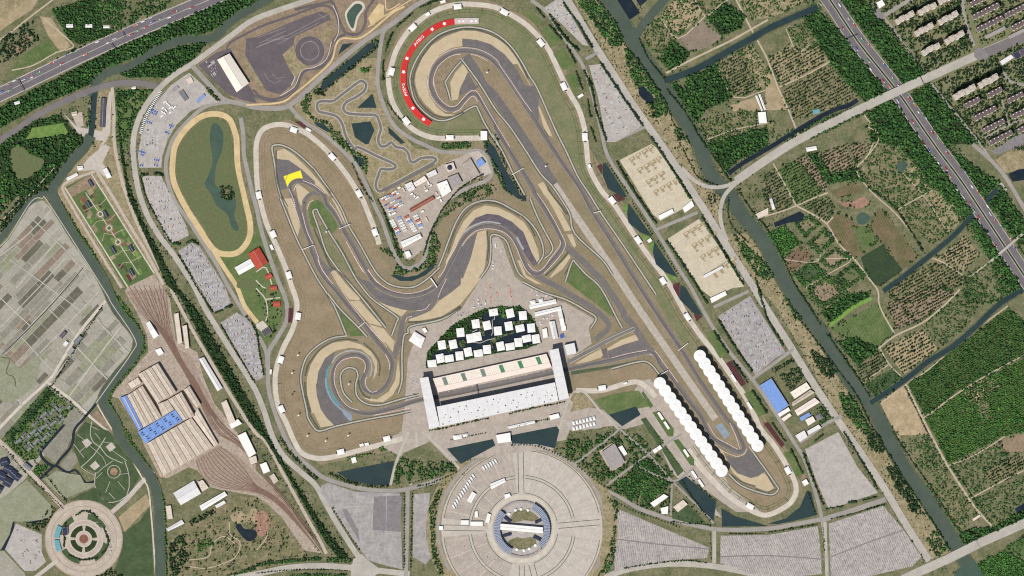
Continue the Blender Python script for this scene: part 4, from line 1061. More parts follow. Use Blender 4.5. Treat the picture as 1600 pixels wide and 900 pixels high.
# ------------------------------------------------------------------ horse track
strip('horse_track', 'dirt_track', 'sandy oval horse track', "275,225 292,200 315,182 338,178 358,186 368,210 370,225 372,265 382,310 391,350 388,375 372,394 350,397 332,388 312,358 288,320 271,282 270,250", 9, True)
F('oval_infield', 'oval_grass', 'olive grass infield of the horse track', "285,222 302,200 322,188 340,186 355,195 361,215 368,265 378,310 385,350 381,372 370,388 350,390 336,382 318,352 294,318 278,282 275,250", sm=True)
F('lake', 'green_water', 'green winding lake inside the horse track', "330,198 328,218 332,252 325,275 320,288 330,304 338,321 355,335 362,355 370,361 373,355 366,338 369,320 364,305 344,295 336,285 338,258 347,235 349,212 344,198 336,192", True, sm=True)
F('island', 'scrub', 'round wooded island in the horse track lake', [(355 + 11 * math.cos(a * .5236), 302 + 11 * math.sin(a * .5236)) for a in range(12)], False)
strip('sand_run', 'dirt_track', 'straight sandy run leaving the horse track', "332,389 350,418 370,448 382,478 402,504", 7, n=3)
F('riding_arena', 'oval_grass', 'small oval riding paddock below the barn', "372,440 385,434 398,440 398,450 372,450", sm=True)
for s in ("400,425 415,418 425,445", "400,450 415,468 418,490 415,502", "414,468 438,465", "400,438 410,448 415,450"):
  strip('paddock_path', 'concrete', 'pale path between the riding paddocks', s, 1.8, n=3)['group'] = 'paths of the riding centre'
F('yard', 'concrete', 'pale forecourt at the south of the riding centre', "400,506 411,501 419,510 408,518 401,512", True)

# ------------------------------------------------------------------ driving test area
F('test_pad', 'test_asphalt', 'large dark asphalt driving test pad', "384.5,60 401,58 455,34.5 479,25 502,17.5 515,22.5 517,32 460,59 459,69 441.5,85.5 450.5,105 460,120 455,133.5 438,148 415,141 400,115 410,133.5 383,85.5", True)
strip('test_loop', 'test_asphalt', 'dark loop road round the test pad', "353,81 357.5,69 371,60 410,40.5 455,25 492.5,11 509,9 521,16.5 529,36 528.5,51 519.5,66 510.5,90 497,105 479,110 467,120 461,135 448,148 428,155 408,151 395,140", 3.6)
strip('test_loop', 'test_asphalt', 'outer dark loop road near the small pond', "461,15 507.5,4.5 530,-1.5 520,5 530,32 540,51 560,53 570,38 572,18 585,-2", 4.0)
strip('test_loop', 'test_asphalt', 'lower dark loop road of the test area', "540,54 528,60 518,85 502,105 475,112 462,140 438,159 400,151 390,140", 3.6)
for s, lb in (("520,8 528,28 529,50 522,65", 'pale edging beside the upper test loop'), ("518,65 510,92 492,105 472,110 460,135 438,150", 'pale edging inside the lower test loop'), ("452,91.5 455,105 461,118.5 455,133.5", 'pale edging of the grass peninsula')):
  strip('edging', 'concrete', lb, s, 1.2)
strip('sand_walk', 'dirt_track', 'light sandy walk along the diagonal road', "385,164 438,160 462,145 495,118 518,95 525,70 535,60 560,60 580,48 612,21 632,10", 3)
pc = (484, 79.5)
F('skid_circle', 'test_asphalt', 'round skid pad of the test area', [(pc[0] + 24 * math.cos(a * .157), pc[1] + 24 * math.sin(a * .157)) for a in range(40)], True)
sk = bpy.data.objects['skid_circle']
strip('circle_line', 'dull_line', None, [(pc[0] + 14.5 * math.cos(a * .2094), pc[1] + 14.5 * math.sin(a * .2094)) for a in range(30)], 0.7, True, n=1, parent=sk)
strip('circle_line', 'dull_line', None, [(pc[0] + 23.5 * math.cos(a * .2094), pc[1] + 23.5 * math.sin(a * .2094)) for a in range(30)], 0.6, True, n=1, parent=sk)
F('test_grass', 'scrub_tan', 'olive grass peninsula beside the skid pad', "442,85.5 459.5,72 464,90 473,99 482,103.5 467,114 459.5,120 450.5,103.5")
F('test_grass', 'scrub_tan', 'olive grass drop beside the skid pad', "501.5,55.5 513.5,43.5 517,46.5 513.5,60 507.5,64.5", sm=True)
F('test_grass', 'soil', 'narrow brown island on the test pad', "461,57 513.5,32 516.5,35 462.5,61.5")
F('test_grass', 'scrub_tan', 'tan strip beside the white test hall', "382,97.5 387.5,96 411.5,133.5 404,135")
for s in ("399.5,75 455,52.5 500,28.5 513.5,22.5", "402,59 446,43 447.5,48 405.5,67", "434,69 470,49.5 497,36", "404,72 444.5,55.5", "498.5,22.5 509,28.5", "413,114 419,124.5 429.5,130.5 440,124.5", "425,115.5 434,123 444.5,120", "485,63 494,52.5 495.5,55.5 488,64.5", "416,63 452,60"):
  strip('test_line', 'dull_line', 'faint painted line on the test pad', s, 0.5, n=1)['group'] = 'painted lines on the test pad'
F('pond_rim', 'concrete', 'pale rim of the grey green test pond', "546,10 555,2 566,3 570,12 560,28 554,49 544,40 539,22", sm=True)
F('pond', 'green_water', 'grey green pond in the test area', "549,12 556,6 564,7 566,13 557,26 552,44 546,38 542,23", True, sm=True)
F('pond', 'dark_water', 'small wedge pond beside the diagonal road', "528,86 535,69 553,67", True)
F('sand_court', 'dirt_track', 'pale sandy clearing at the top', "575,28 592,5 600,8 600,25 580,41", True)
for s in ("602,0 604,15 615,12 625,5", "575,42 612,18 650,-5"):
  strip('sand_walk', 'dirt_track', 'pale sandy walk at the top', s, 1.8)['group'] = 'sandy walks at the top'

# kart track
KART = "544,140.5 557.5,130 565,126.5 572,132 569,142 556,152 542,159 536.5,168 542,176.5 563.5,179 586,180 592,188.5 595,202 591,217 594,227.5 602,228.5 610,223 612.5,223 618.5,229.5 630.5,232 638,240 641,251 647,253.5 657.5,247.5 675.5,246 681,251 665,261 632,279 605,294 593,299 587,290 591.5,273 596,264 605,265 617,262.5 615,256 590,244.5 560,230 554,233 541,214 535,194.5 526,182 509.5,177 497.5,173.5 496,161.5 505,158 520,158 532,149.5"
strip('kart_track', 'service_line', 'pale kerb of the winding kart track', KART, 6.6, True, n=4)
strip('kart_track', 'asphalt', 'narrow winding asphalt kart track', KART, 4.0, True, n=4)
F('kart_grid', 'asphalt', 'wide asphalt start area of the kart track', "596,295.5 632,277.5 677,253.5 680,258 635,282 602,300")
for s, lb in (("558,168.5 582,146 588.5,168.5", 'triangular pond inside the kart track'), ("549,193 579,189.5 585,203.5 576,225 571,225.5 554.5,214.5", 'largest pond inside the kart track'), ("606,197 633,223 626.5,225 607.5,208.5", 'sliver pond beside the loop road'), ("490,190 505,192.5 516,203.5 513,207 494.5,196.5", 'dark crescent pond beside the west concourse'), ("550,241 568.5,248.5 567,261 562,259", 'small dark pond left of the kart track'),
      ("500,140 503,130 575,68 587,66 586,73 562,93 508,140", 'long narrow pond north of the kart track'), ("760,224 766,222.5 773.5,230 790,264.5 811,300.5 814,311 809.5,311 790,296 782.5,272 760,236", 'long dark pond beside the infield track'), ("812.5,306.5 820,305 823,311 817,315", 'dark tip of the infield pond'), ("610,430 618,429 635,433 652,430 670,418 678,411 679,418 665,430 645,439 625,439", 'dark crescent pond below the service yard')):
  F('pond', 'dark_water', lb, s, True)
F('service_yard', 'apron', 'tan service yard with trailers, tents and sheds', "592,311 620,298 695,255 732,239 744,248 754,275 722,291 696,318 678,345 665,388 640,406 632,404 610,345", True)
F('yard', 'plaza', 'pale forecourt with a blue roof beside the service yard', "732,239 748,236 760,248 768,270 755,276 744,249", True)

# ------------------------------------------------------------------ circuit paving
SAND = [
("648,135 649.5,114 660,90 675,70.5 696,57 720,48 742.5,48 765,54 787.5,66 807,90 822,120 829.5,135 840,160 863.5,213.5 857.5,212 850,200 834,145 820.5,119.5 808.5,100 801,100.5 780,79.5 757.5,66 735,61 722,60 722,72 705,75 687,85.5 675,102 667.5,120 666,135 667,130 670.5,148 682.5,167.5 696,178 714,179.5 696,183 681,178 664.5,163 654,148 649.5,134.5 648,115", 'gravel trap crescent round the north bend'),
("703.5,129 711,114 723,100.5 726,102 732,114 723,129 718.5,139 715.5,155.5 705,157 705,142", 'gravel trap inside the north loop'),
("840,288 848.5,284 868,309.5 881.5,333.5 873.5,324 884,343.5 893,360 882.5,361.5 866,328.5 851,303 856,314", 'long gravel trap before the infield corner'),
("885.5,366 894.5,366 900.5,384 897.5,387 893,381", 'small gravel patch past the infield corner'),
("696.5,408 704,393 713,367.5 725,345 740,328.5 758,321 777.5,324 800,334.5 818,346.5 830,364.5 840.5,390 843.5,411 839,409.5 830,393 818,363 800,346.5 779,336 761,334 743,340.5 729.5,355.5 717.5,375 707,396 696.5,414", 'curved gravel trap round the infield bend'),
("746,363 759.5,359 761,384 758,414 752,435 723.5,435 734,405", 'wide gravel trap below the infield bend'),
("889,397.5 891.5,402 879.5,420 861.5,433.5 858.5,433.5 873.5,414", 'tan gravel strip beside the corner exit'),
("432,236.5 443.5,232 460,242.5 484,266.5 505,290.5 517,308.5 508,301 491.5,287.5 491.5,283 472,265 451,251.5 433,248", 'gravel strip outside the west hairpin'),
("461.5,290.5 469,289 484,301 475,310 470.5,322 466,313", 'gravel wedge inside the west hairpin'),
("444,310 454.5,310 462,329.5 469,353.5 465,370 457.5,352 450,328", 'gravel strip on the left of the west leg'),
("517.5,310 525,310 537,335.5 544.5,356.5 535.5,344.5 525,322", 'gravel strip on the right of the west leg'),
("517.5,422.5 523.5,422.5 543,446.5 562.5,466 561,470 546,468 537,457 526.5,440.5", 'upper gravel strip beside the middle straight'),
("546,470.5 562.5,470.5 585,496 600,511 576,505 564,491.5", 'middle gravel strip beside the middle straight'),
("576,506.5 598.5,513 618,535 600,535", 'lower gravel strip beside the middle straight'),
("589,513 599.5,513 616,535.5 614,550.5 602.5,535.5", 'end of the gravel strip at the link road'),
("589.5,470.5 600,475 636,485.5 627,494.5 609,484", 'small gravel wedge inside the link road'),
("720,445 705,457 685.5,470.5 673.5,485.5 652.5,493 639,496 639,502 660,500.5 690,494.5 720,475 752,435 723.5,435 695,435", 'broad gravel fan between link road and paddock'),
("479.5,591 485.5,570 499,547.5 520,535.5 544,532.5 565,538.5 580,549 589,564 589,582 583,594 586,573 580,558 565,546 547,543 526,547.5 508,559.5 497.5,580.5 494.5,600 497.5,624 505,645 487,645 479.5,615", 'gravel crescent round the snail bend'),
("479,600 493.5,600 495,618 501,639 510,652.5 522,664.5 501,667.5 492,649.5 483,627", 'lower gravel crescent of the snail bend'),
("622,561 625,585 623.5,600 613,618 598,628.5 580,627 566.5,621 589,624 607,612 617.5,594", 'gravel sickle inside the snail bend'),
("948.5,544.5 971,531 995,522 1002,530 974,538.5 950,548", 'gravel wedge at the pit entry'),
("897.5,569 920,555 939,545 942,555 938,559 917,565.5", 'second gravel wedge at the pit entry'),
("1120.5,697.5 1129.5,705 1138.5,724.5 1152,739.5 1173,747 1194,739 1204.5,750 1210.5,762 1200,768 1182,762 1159.5,751.5 1146,739.5 1131,712.5", 'gravel trap of the far hairpin'),
("808.5,407 813,407 822,429.5 847.5,444.5 837,443 819,432.5", 'gravel sliver beside the paddock wall'),
]
for s, lb in SAND:
  F('gravel_trap', 'sand', lb, s, True)
RUN = [
('runoff', "722.5,61 744,62 766.5,69 787.5,84 805.5,105 820.5,133.5 834,134.5 841.5,149.5 841.5,190 807,139 781.5,100 795,118.5 772.5,93 750,79.5 727.5,75 723.5,73.5", 'asphalt run off outside the north bend'),
('runoff', "732,114 742.5,133.5 750,134.5 741,140.5 727.5,145 718.5,149.5 717,145 724.5,127 730.5,113.5", 'asphalt run off inside the north loop'),
('dark_runoff', "731,354 743,340.5 761,334 779,336 800,346.5 818,363 830,393 840.5,412.5 833,415.5 819.5,396 804.5,366 785,352.5 764,348 743,351", 'dark scuffed run off round the infield bend'),
('runoff', "726.5,378 746,363 735.5,403.5 723.5,433.5 695,433.5 707,411 719,388.5", 'broad asphalt run off below the infield bend'),
('runoff', "570,446.5 594,455.5 615,464.5 637.5,467.5 660,463 679.5,454 679.5,466 669,481 648,485.5 630,484 603,476.5 585,464.5", 'asphalt run off inside the bottom curve'),
('runoff', "681,451 697.5,434.5 720,418 720,443.5 705,457 685.5,469", 'asphalt run off right of the footbridge'),
('runoff', "431,248.5 451,250 472,265 491.5,283 493,287.5 472,281.5 451,293.5 439,297 434.5,280", 'asphalt run off at the tip of the west hairpin'),
('runoff', "494.5,600 497.5,580.5 508,559.5 523,549 520,562.5 515.5,573 511,588 512.5,607.5 520,624 532,639 538,645 505,645 497.5,624", 'asphalt run off outside the snail bend'),
('runoff', "493.5,600 510,600 513,615 528,636 549,649.5 550.5,658 522,664 510,652.5 501,639 495,618", 'lower asphalt run off of the snail bend'),
('runoff', "1135.5,712.5 1149,715.5 1164,711 1168.5,702 1182,717 1195.5,736.5 1185,744 1173,747 1152,739.5 1140,724.5", 'asphalt run off beyond the far hairpin'),
('runoff', "950,549 974,539 1002,530 1011.5,543 1013,546 951.5,559.5", 'asphalt run off at the pit entry'),
('runoff', "939,545 948,544.5 950,559.5 941,559.5 942,555", 'asphalt link at the pit entry'),
('runoff', "553.5,428.5 564,436 594,445 579,452.5 565.5,442", 'asphalt link before the bottom curve'),
('runoff', "501,407.5 513,418 525,421 517.5,424 510,434.5", 'asphalt patch inside the west legs'),
('green_band', "892,580 954.5,571 998,562 999.5,565.5 956,575 893,586", 'green painted verge of the pit exit'),
('gravel_band', "851.5,284 865,305 889,335 884.5,335 856,297.5", 'grey band beside the concrete strip'),
]
for m, s, lb in RUN:
  F('run_off', m, lb, s, True)
strip('infield_straight', 'runoff', 'wide asphalt strip of the old infield straight', "727.5,87 744,111 756,133.5 772.5,149.5 793.5,179.5 813,208 830.5,234.5 851.5,264.5 867,288.5", 12.5, n=3)
strip('concrete_strip', 'strip_concrete', 'long straight concrete strip inside the back straight', "866,288 905,345 955,417 1000,485 1060,572 1118,655", 11, n=2)
F('strip_end', 'pale_blue_paint', 'blue grey painted end of the concrete strip', "1117,665 1128,661 1141,679 1132,686")
strip('link_track', 'asphalt', 'asphalt link from the infield corner to the last bend', "880.5,383 904.5,402.5 922.5,420.5 942,440 955.5,459.5 973.5,486.5 975.5,493.5 990.5,510 1008.5,538.5 1022,553.5", 10, n=4)
strip('link_track', 'asphalt', 'asphalt link curling down to the pit entry', "832.5,426.5 852,438.5 873,449 894,462.5 915,474.5 937.5,491 944,497 951,506 949,515 939.5,523 930.5,531", 8.5, n=4)
strip('link_track', 'asphalt', 'short asphalt link down to the snail bend', "682.5,449.5 679.5,466 670.5,481 652.5,490 636,496 628,508 624,535 620,543 615,559.5", 8, n=4)
strip('link_track', 'asphalt', 'narrow asphalt loop inside the west hairpin', "508,307 496,302 484,304 475,314.5 476,317.5 475,329.5 478.5,347.5 484.5,367 490.5,385 499.5,406 513,421", 6, n=4)
strip('pit_entry', 'dark_road', 'narrow pit entry lane beside the last bend', "993.5,512 974,518 944,534 917,549 888.5,567", 6.5, n=2)
for s in ("992,516 968,526.5 945.5,538", "938,543 914,555 890,568.5", "990.5,511 944,532 890,561"):
  strip('lane_wall', 'service_line', 'pale wall line along the pit entry lane', s, 0.9, n=2)['group'] = 'wall lines of the pit entry'
# service lanes along the barriers
SL = [
("640,135 642,114 652.5,90 669,68 690,52 720,43 750,44 774,52.5 795,69 813,93 828,120 840,139.5 868,203 884.5,236 902.5,275 922,305 938.5,332 975,385 1025,460", 'service lane round the north bend and back straight'),
("640,122.5 643,142 649.5,160 664.5,176.5 681,187 696,188 712.5,182 741,166 748,173.5 759,196 780,229 769,209 787,240.5 803.5,275 820,305", 'service lane below the north loop'),
("724.5,91.5 709.5,108 696,127.5 696,130 700.5,143.5 703.5,155.5", 'service lane inside the north loop'),
("720,91.5 730.5,105 750,132 774,170.5 795,196 822,233.5 820,233 844,270.5 862,290 878.5,314 890.5,335 898,365 940,405 955,432 957,429.5", 'service lane along the infield straight'),
("680,426 689,408 702.5,372 714.5,343.5 729.5,324 752,314 776,315 800,327 819.5,339 836,357 846.5,378 849,397.5 841,412", 'service lane outside the infield bend'),
("750.5,435 764,414 767,390 767,369 777.5,367.5 791,376.5 798.5,396 809,424.5 819.5,435", 'service lane round the upper paddock'),
("828.5,310.5 836,330 846.5,352.5 863,384 860,396 851,403.5", 'service lane inside the infield corner'),
("448,323.5 436,298 428.5,253 425,232 428.5,227 440.5,227 460,236.5 488.5,262 511,292 532,323.5 544.5,352 562.5,382 579,412 594,428.5 609,439 591,430 607.5,443.5 627,449 648,448 667.5,436 687,418", 'service lane outside the west hairpin'),
("438,310 450,340 463.5,373 477,400 501,442 495,434.5 510,457 525,484 541.5,524.5", 'service lane on the left of the west legs'),
("490.5,337 489,329.5 495,327 498,334 516,365.5 534,394 555,428.5 552,428.5 564,446.5 582,467.5 619.5,494.5 619.5,503.5 612,524.5", 'service lane inside the west legs'),
("490.5,337 498,358 510,394 528,421 529.5,422.5 552,449.5 573,475 603,512.5", 'left service lane inside the west legs'),
("512,458.5 532.5,484 559.5,511 573,526", 'service lane above the snail bend'),
("541,525 520,528 499,538.5 481,555 473,573 470,592.5 473,612 479.5,642 480,649.5 486,661.5 498,673.5 525,666 570,656 615,648 642,642", 'service lane outside the snail bend'),
("550,628.5 536.5,613.5 532,594 533.5,582 544,574.5 556,577.5 559,588 556,600 557.5,618 571,630 593.5,633 625,624 655,616.5", 'service lane inside the snail bend'),
("720,479.5 690,499 642,509.5 637.5,520 636,535 631,525 628,555 628,594 622,615", 'service lane along the paddock wall'),
("883.5,440 894,408.5 900,411.5 915,428 939,450.5 964.5,498.5 972,512", 'service lane inside the infield triangle'),
("816,440 849,456.5 885,468.5 915,485 931.5,497 922.5,513.5", 'service lane above the tyre yard'),
("956,576 999.5,565 1016,568.5 1032.5,588", 'service lane below the pit exit'),
("1138.5,741 1156.5,757.5 1182,768 1206,773 1216,765 1213.5,759 1197,735 1170,697.5", 'service lane round the far hairpin'),
]
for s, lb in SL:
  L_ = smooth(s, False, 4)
  for d_, m_ in ((1.7, 'barrier_shade'), (-1.7, 'gravel_band')):  # flat dark bands on both sides, the barriers' shadow put into their colour
    strip('barrier_shade_band', m_, 'dark flat band of painted barrier shade beside the ' + lb, offset(L_, d_), 1.5, raw=True)['group'] = 'painted barrier shade bands'
  strip('service_lane', 'service_line', lb, L_, 2.1, raw=True)
BD = [("645,135 648,111 660,87 678,64.5 699,52 723,46", 2.8), ("724.5,45.5 750,48 775.5,58.5 795,73.5 813,99 825,123", 2.0), ("645,122.5 648,140.5 655.5,158.5 669,173.5 684,182 705,182.5 724.5,175", 2.2), ("699.5,396 710,363 725,336 740,322.5 752,319", 2.0), ("752,317 773,318 797,328.5 812,337.5", 2.4), ("815,337 827,351 836,369", 2.2),
   ("476.5,588 482.5,568.5 500.5,546 520,534 541,530 559,532.5", 2.6), ("476,597 478,615 485.5,643.5", 2.6), ("476,618 484.5,648 498,670.5", 2.4), ("637.5,503.5 667.5,502 697.5,493 720,479.5", 2.6), ("431.5,235 432,274 437.5,298 445,323.5", 2.0), ("443.5,230 463,241 487,263.5", 1.6), ("488.5,263.5 508,290.5 517,301", 1.6),
   ("529.5,424 552,446.5 577.5,475 603,508", 1.6), ("568,535.5 586,553.5 593.5,570 592,588", 2.4), ("1141.5,741 1159.5,753 1180.5,760", 2.2), ("1197,739.5 1210.5,762", 1.6), ("1180.5,763.5 1197,769.5 1213.5,764", 2.0), ("761,361.5 763,384 761,408", 1.8), ("882,429.5 894,405.5", 1.8)]
for s, w in BD:
  strip('barrier_band', 'gravel_band', 'dark grey tyre barrier band beside the track', s, w)['group'] = 'tyre barrier bands'
for s in ("852,431 876,408.5 888,393.5", "560.5,594 562,606 569.5,618 578.5,622.5", "490.5,358 504,388 516,415 525,421", "525,374.5 540,400 555,428.5", "850,203 857.5,215"):
  strip('painted_verge', 'green_band', 'green painted verge beside the track edge', s, 2.6)['group'] = 'green painted verges'
# painted run-off details
F('painted_patch', 'yellow_paint', 'bright yellow painted patch at the west hairpin', "443,275.5 469.5,266 473.5,280 463,279.5 455,284 449,292")
strip('painted_arc', 'teal_paint', 'teal painted arc outside the snail bend', "515,571.5 511,582 510,595.5 514,609 521.5,622.5 530.5,634.5", 3.2)
strip('painted_arc', 'pale_blue_paint', 'pale blue painted arc outside the snail bend', "509,591 509.5,603 514,616.5 521.5,628.5 532,639 538.5,643.5 547.5,652", 2.6)
strip('painted_arc', 'pale_grey_paint', 'pale grey painted arc at the top of the snail bend', "518.5,567 526,556.5 538,550 553,548 568,552 578.5,562.5 581,576 578,588", 2.0)
strip('painted_arc', 'pale_grey_paint', 'pale grey painted arc round the infield bend', "723.5,364.5 737,354 752,348 764,346.5 782,349.5", 2.4)
strip('painted_arc', 'pale_grey_paint', 'pale grey painted arc below the infield bend', "807.5,370.5 813.5,382.5 818,390", 3.0)
F('painted_patch', 'pale_blue_paint', 'pale blue painted corner of the snail run off', "531,636 549,646.5 551,652.5 549,658.5 544.5,656 537,648")

for s in ("744.5,345 758,339 776,340.5 794,348", "764,338 785,343.5 807.5,360", "821,381 830,396 836,408", "729.5,384 725,396 716,414", "738.5,378 729.5,405", "594,463 615,470.5 637.5,473.5", "604.5,466 627,472 652.5,475", "500.5,594 502,609 508,624", "505,582 503.5,600 509.5,618 520,636", "1144.5,720 1158,730.5 1176,738", "1155,717 1170,727.5 1185,732", "729,66 750,69 771,79.5", "780,87 799.5,108", "437.5,260.5 449.5,268 445,286"):
  strip('skid_mark', 'rubber', 'dark curved tyre mark on the run off', s, 0.7, n=3)['group'] = 'tyre marks'
# the race track itself
TRACK = pp("660,624 642,628.5 625.5,634 607.5,639 589.5,643.5 574.5,646 559.5,644 546,639 536.5,631.5 527.5,621 522,609 519.5,595.5 520.5,582 526.5,568.5 535.5,560 547,555.5 557.5,554.5 568,558.5 573.5,567 573.5,576 569.5,586.5 566,597 569.5,607.5 580,614 590.5,613.5 601,606 608.5,594 612,580.5 613,568.5 608.5,556.5 598,544.5 584.5,528 573,512.5 555,491.5 540,473.5 525,454 508.5,434.5 497,416.5 491,400 487.5,394 483,376 474,353.5 466.5,329.5 460.5,310 457,307 453.5,295 455.5,287.5 464.5,282.5 476.5,284 488.5,290.5 505,304 510,319 522,332.5 531,346 540,364 552,383.5 564,406 576,427 583.5,440.5 598.5,452 615,459 633,462 652.5,460 670.5,453 687,440 698,420 707,403.5 716,385.5 723.5,373.5 734,363 747.5,356 762.5,353 776,355.5 789.5,361.5 800,372 809,385.5 815,399 822.5,415.5 831,425 840.5,427.5 849.5,422 860,411 870.5,399 878,388.5 879.5,378 873.5,364.5 863,346.5 849.5,324 836,303 830.5,291.5 812.5,263 791.5,228.5 775,200 774,193 762,173.5 751.5,155.5 746,148.5 740,146 733.5,149 724.5,159 715.5,168 705,171 696,168 687,160 679.5,149.5 675,139 673,128.5 676.5,112.5 684,99 696,88.5 711,81 727.5,79 747,82 765,90 778.5,103.5 784.5,110.5 801,134.5 817.5,160 834,185.5 862,230 884.5,263 907,294.5 926.5,330.5 955,375 995,440 1025,487 1065,547 1095,597 1135,655 1146,666 1155,682.5 1161,694.5 1162,702 1156.5,706 1147.5,705 1135.5,698 1120.5,689 1109,679.5 1095,650 1072,620 1050,589 1034,571.5 1028,561 1023,553.5 1016,550.5 1010,550 980,556.5 950,564 920,570 891.5,576 860,583 800,596 730,611 690,619")
TC = smooth(TRACK, True, 5)
lerp_ = lambda a, b, t: (a[0] + (b[0] - a[0]) * t, a[1] + (b[1] - a[1]) * t)
strip('race_track', 'asphalt', 'asphalt race track winding through the circuit', TC, 7.6, True, raw=True)
tr = bpy.data.objects['race_track']
strip('racing_line', 'rubber', None, [lerp_(a_, b_, .5 + .42 * math.sin(i_ * .11)) for i_, (a_, b_) in enumerate(zip(offset(TC, 2.6, True), offset(TC, -2.6, True)))], 2.4, True, raw=True, parent=tr)
for d in (3.6, -3.6):
  strip('edge_line', 'dull_line', None, offset(TC, d, True), 0.45, True, raw=True, parent=tr)
KERB = ["668,133.5 668,127.5 672,108 681,93 696,82 711,76 727.5,74.5 747,77 765,85 778.5,96 790.5,112.5 801,127.5 781.5,103 798,127 816,154 831,175", "677,133.5 678,120 684,105 696,93 708,86.5 720,84.5", "736,84.5 750,88.5 763.5,96",
"669,122.5 669,134.5 673.5,149.5 682.5,163 693,172 699,175", "677,122.5 679.5,137.5 685.5,151 693,160 703.5,166.5 714,164 724.5,152.5 733.5,143.5 739.5,141 745.5,143.5 751.5,152.5 765,176.5 780,202 796.5,229", "708,176 718.5,171 727.5,160 736.5,151 742,152 747,160",
"839,301.5 852.5,321 866,343.5 876.5,364.5 883,378 882,388.5 872,403.5 857,420 849.5,428", "875,375 874.5,384 860,403.5 849.5,418.5 840.5,423.5 831.5,420 824,411", "722,384 731,372 743,361.5 755,358 770,358 785,362 798.5,372.5 807.5,388.5 813.5,403.5 821,420 830,430", "684.5,433.5 693.5,423 701,405 710,390 716,376.5",
"455,310 463.5,332.5 468.5,349", "472.5,332.5 480,362.5 490.5,383.5 498,403", "496.5,406 504,422.5 516,439", "516,317.5 525,329.5 535.5,350.5", "541,377.5 555,404 568,426", "575,421 585,436 595,445", "480,326.5 483,317.5 490.5,311.5",
"553.5,400 561,413.5 571,428", "574.5,422 585,435 598.5,447 615,455 634.5,458.5 652.5,456.5 667.5,451 676.5,445", "497,400 501,416.5 513,434.5 520,443.5", "517.5,425.5 528,443.5 540,463 552,479.5 567,499 582,517 598,534", "697.5,436 690,451 684,466", "671,475 664.5,483 649.5,486", "643.5,494 636,497 633.5,503.5",
"578.5,511.5 592,526.5 605.5,543", "560.5,641 545.5,636 533.5,624 526,609 522,594 524.5,576 533.5,564 547,559 559,559 568,564 571,573 568.5,583.5", "589,611 580,612.5 572.5,604 571,594 574.5,588", "602.5,553.5 608,567 608.5,577.5", "584,649 612,643.5 640.5,637.5",
"1106,661.5 1119,682.5 1138.5,694 1153.5,702.5", "1156,701 1149,679.5 1140,660", "1116,693 1126.5,703 1140,709.5 1153.5,713 1164,708 1166.5,700.5", "1024,548 1035.5,564 1046,579 1060,598.5", "1014.5,553 1021.5,556", "956,559 983,552 1011.5,547", "451,295 457,307 461.5,323.5", "459,298 463,289 468,288", "473.5,282 490,289 508,302.5"]
for s in KERB:
  o = strip('kerb', 'kerb_white', 'narrow red and white kerb along the race track edge', [q[:2] for q in resample(smooth(s, False, 6), 1.6)], 0.9, raw=True, alt='kerb_red')
  o['group'] = 'kerbs of the race track'
# pit straight
F('pit_lane', 'dark_road', 'pit lane in front of the garages', "685.5,613.5 800,591.5 862,576 863.5,581.5 800,596 686,619", True)
for k in range(18):
  t = k / 17
  q = (700 + 158 * t, 611.5 - 33 * t)
  F('grid_mark', 'white_line', 'white grid box mark on the pit straight', [(q[0], q[1]), (q[0] + 2.0, q[1] - .42), (q[0] + 2.1, q[1]), (q[0] + .1, q[1] + .42)])['group'] = 'grid marks of the pit straight'

# ------------------------------------------------------------------ buildings

def shrink(Q, k):
  c = centroid(Q)
  return [(c[0] + (p[0] - c[0]) * k, c[1] + (p[1] - c[1]) * k) for p in Q]

def pad(Q, d):
  """grow a convex outline by d metres"""
  c = centroid(Q)
  out = []
  for p in Q:
    l = math.hypot(p[0] - c[0], p[1] - c[1]) or 1
    out.append((c[0] + (p[0] - c[0]) * (1 + d / l), c[1] + (p[1] - c[1]) * (1 + d / l)))
  return out

def lerp2(a, b, t):
  return (a[0] + (b[0] - a[0]) * t, a[1] + (b[1] - a[1]) * t)

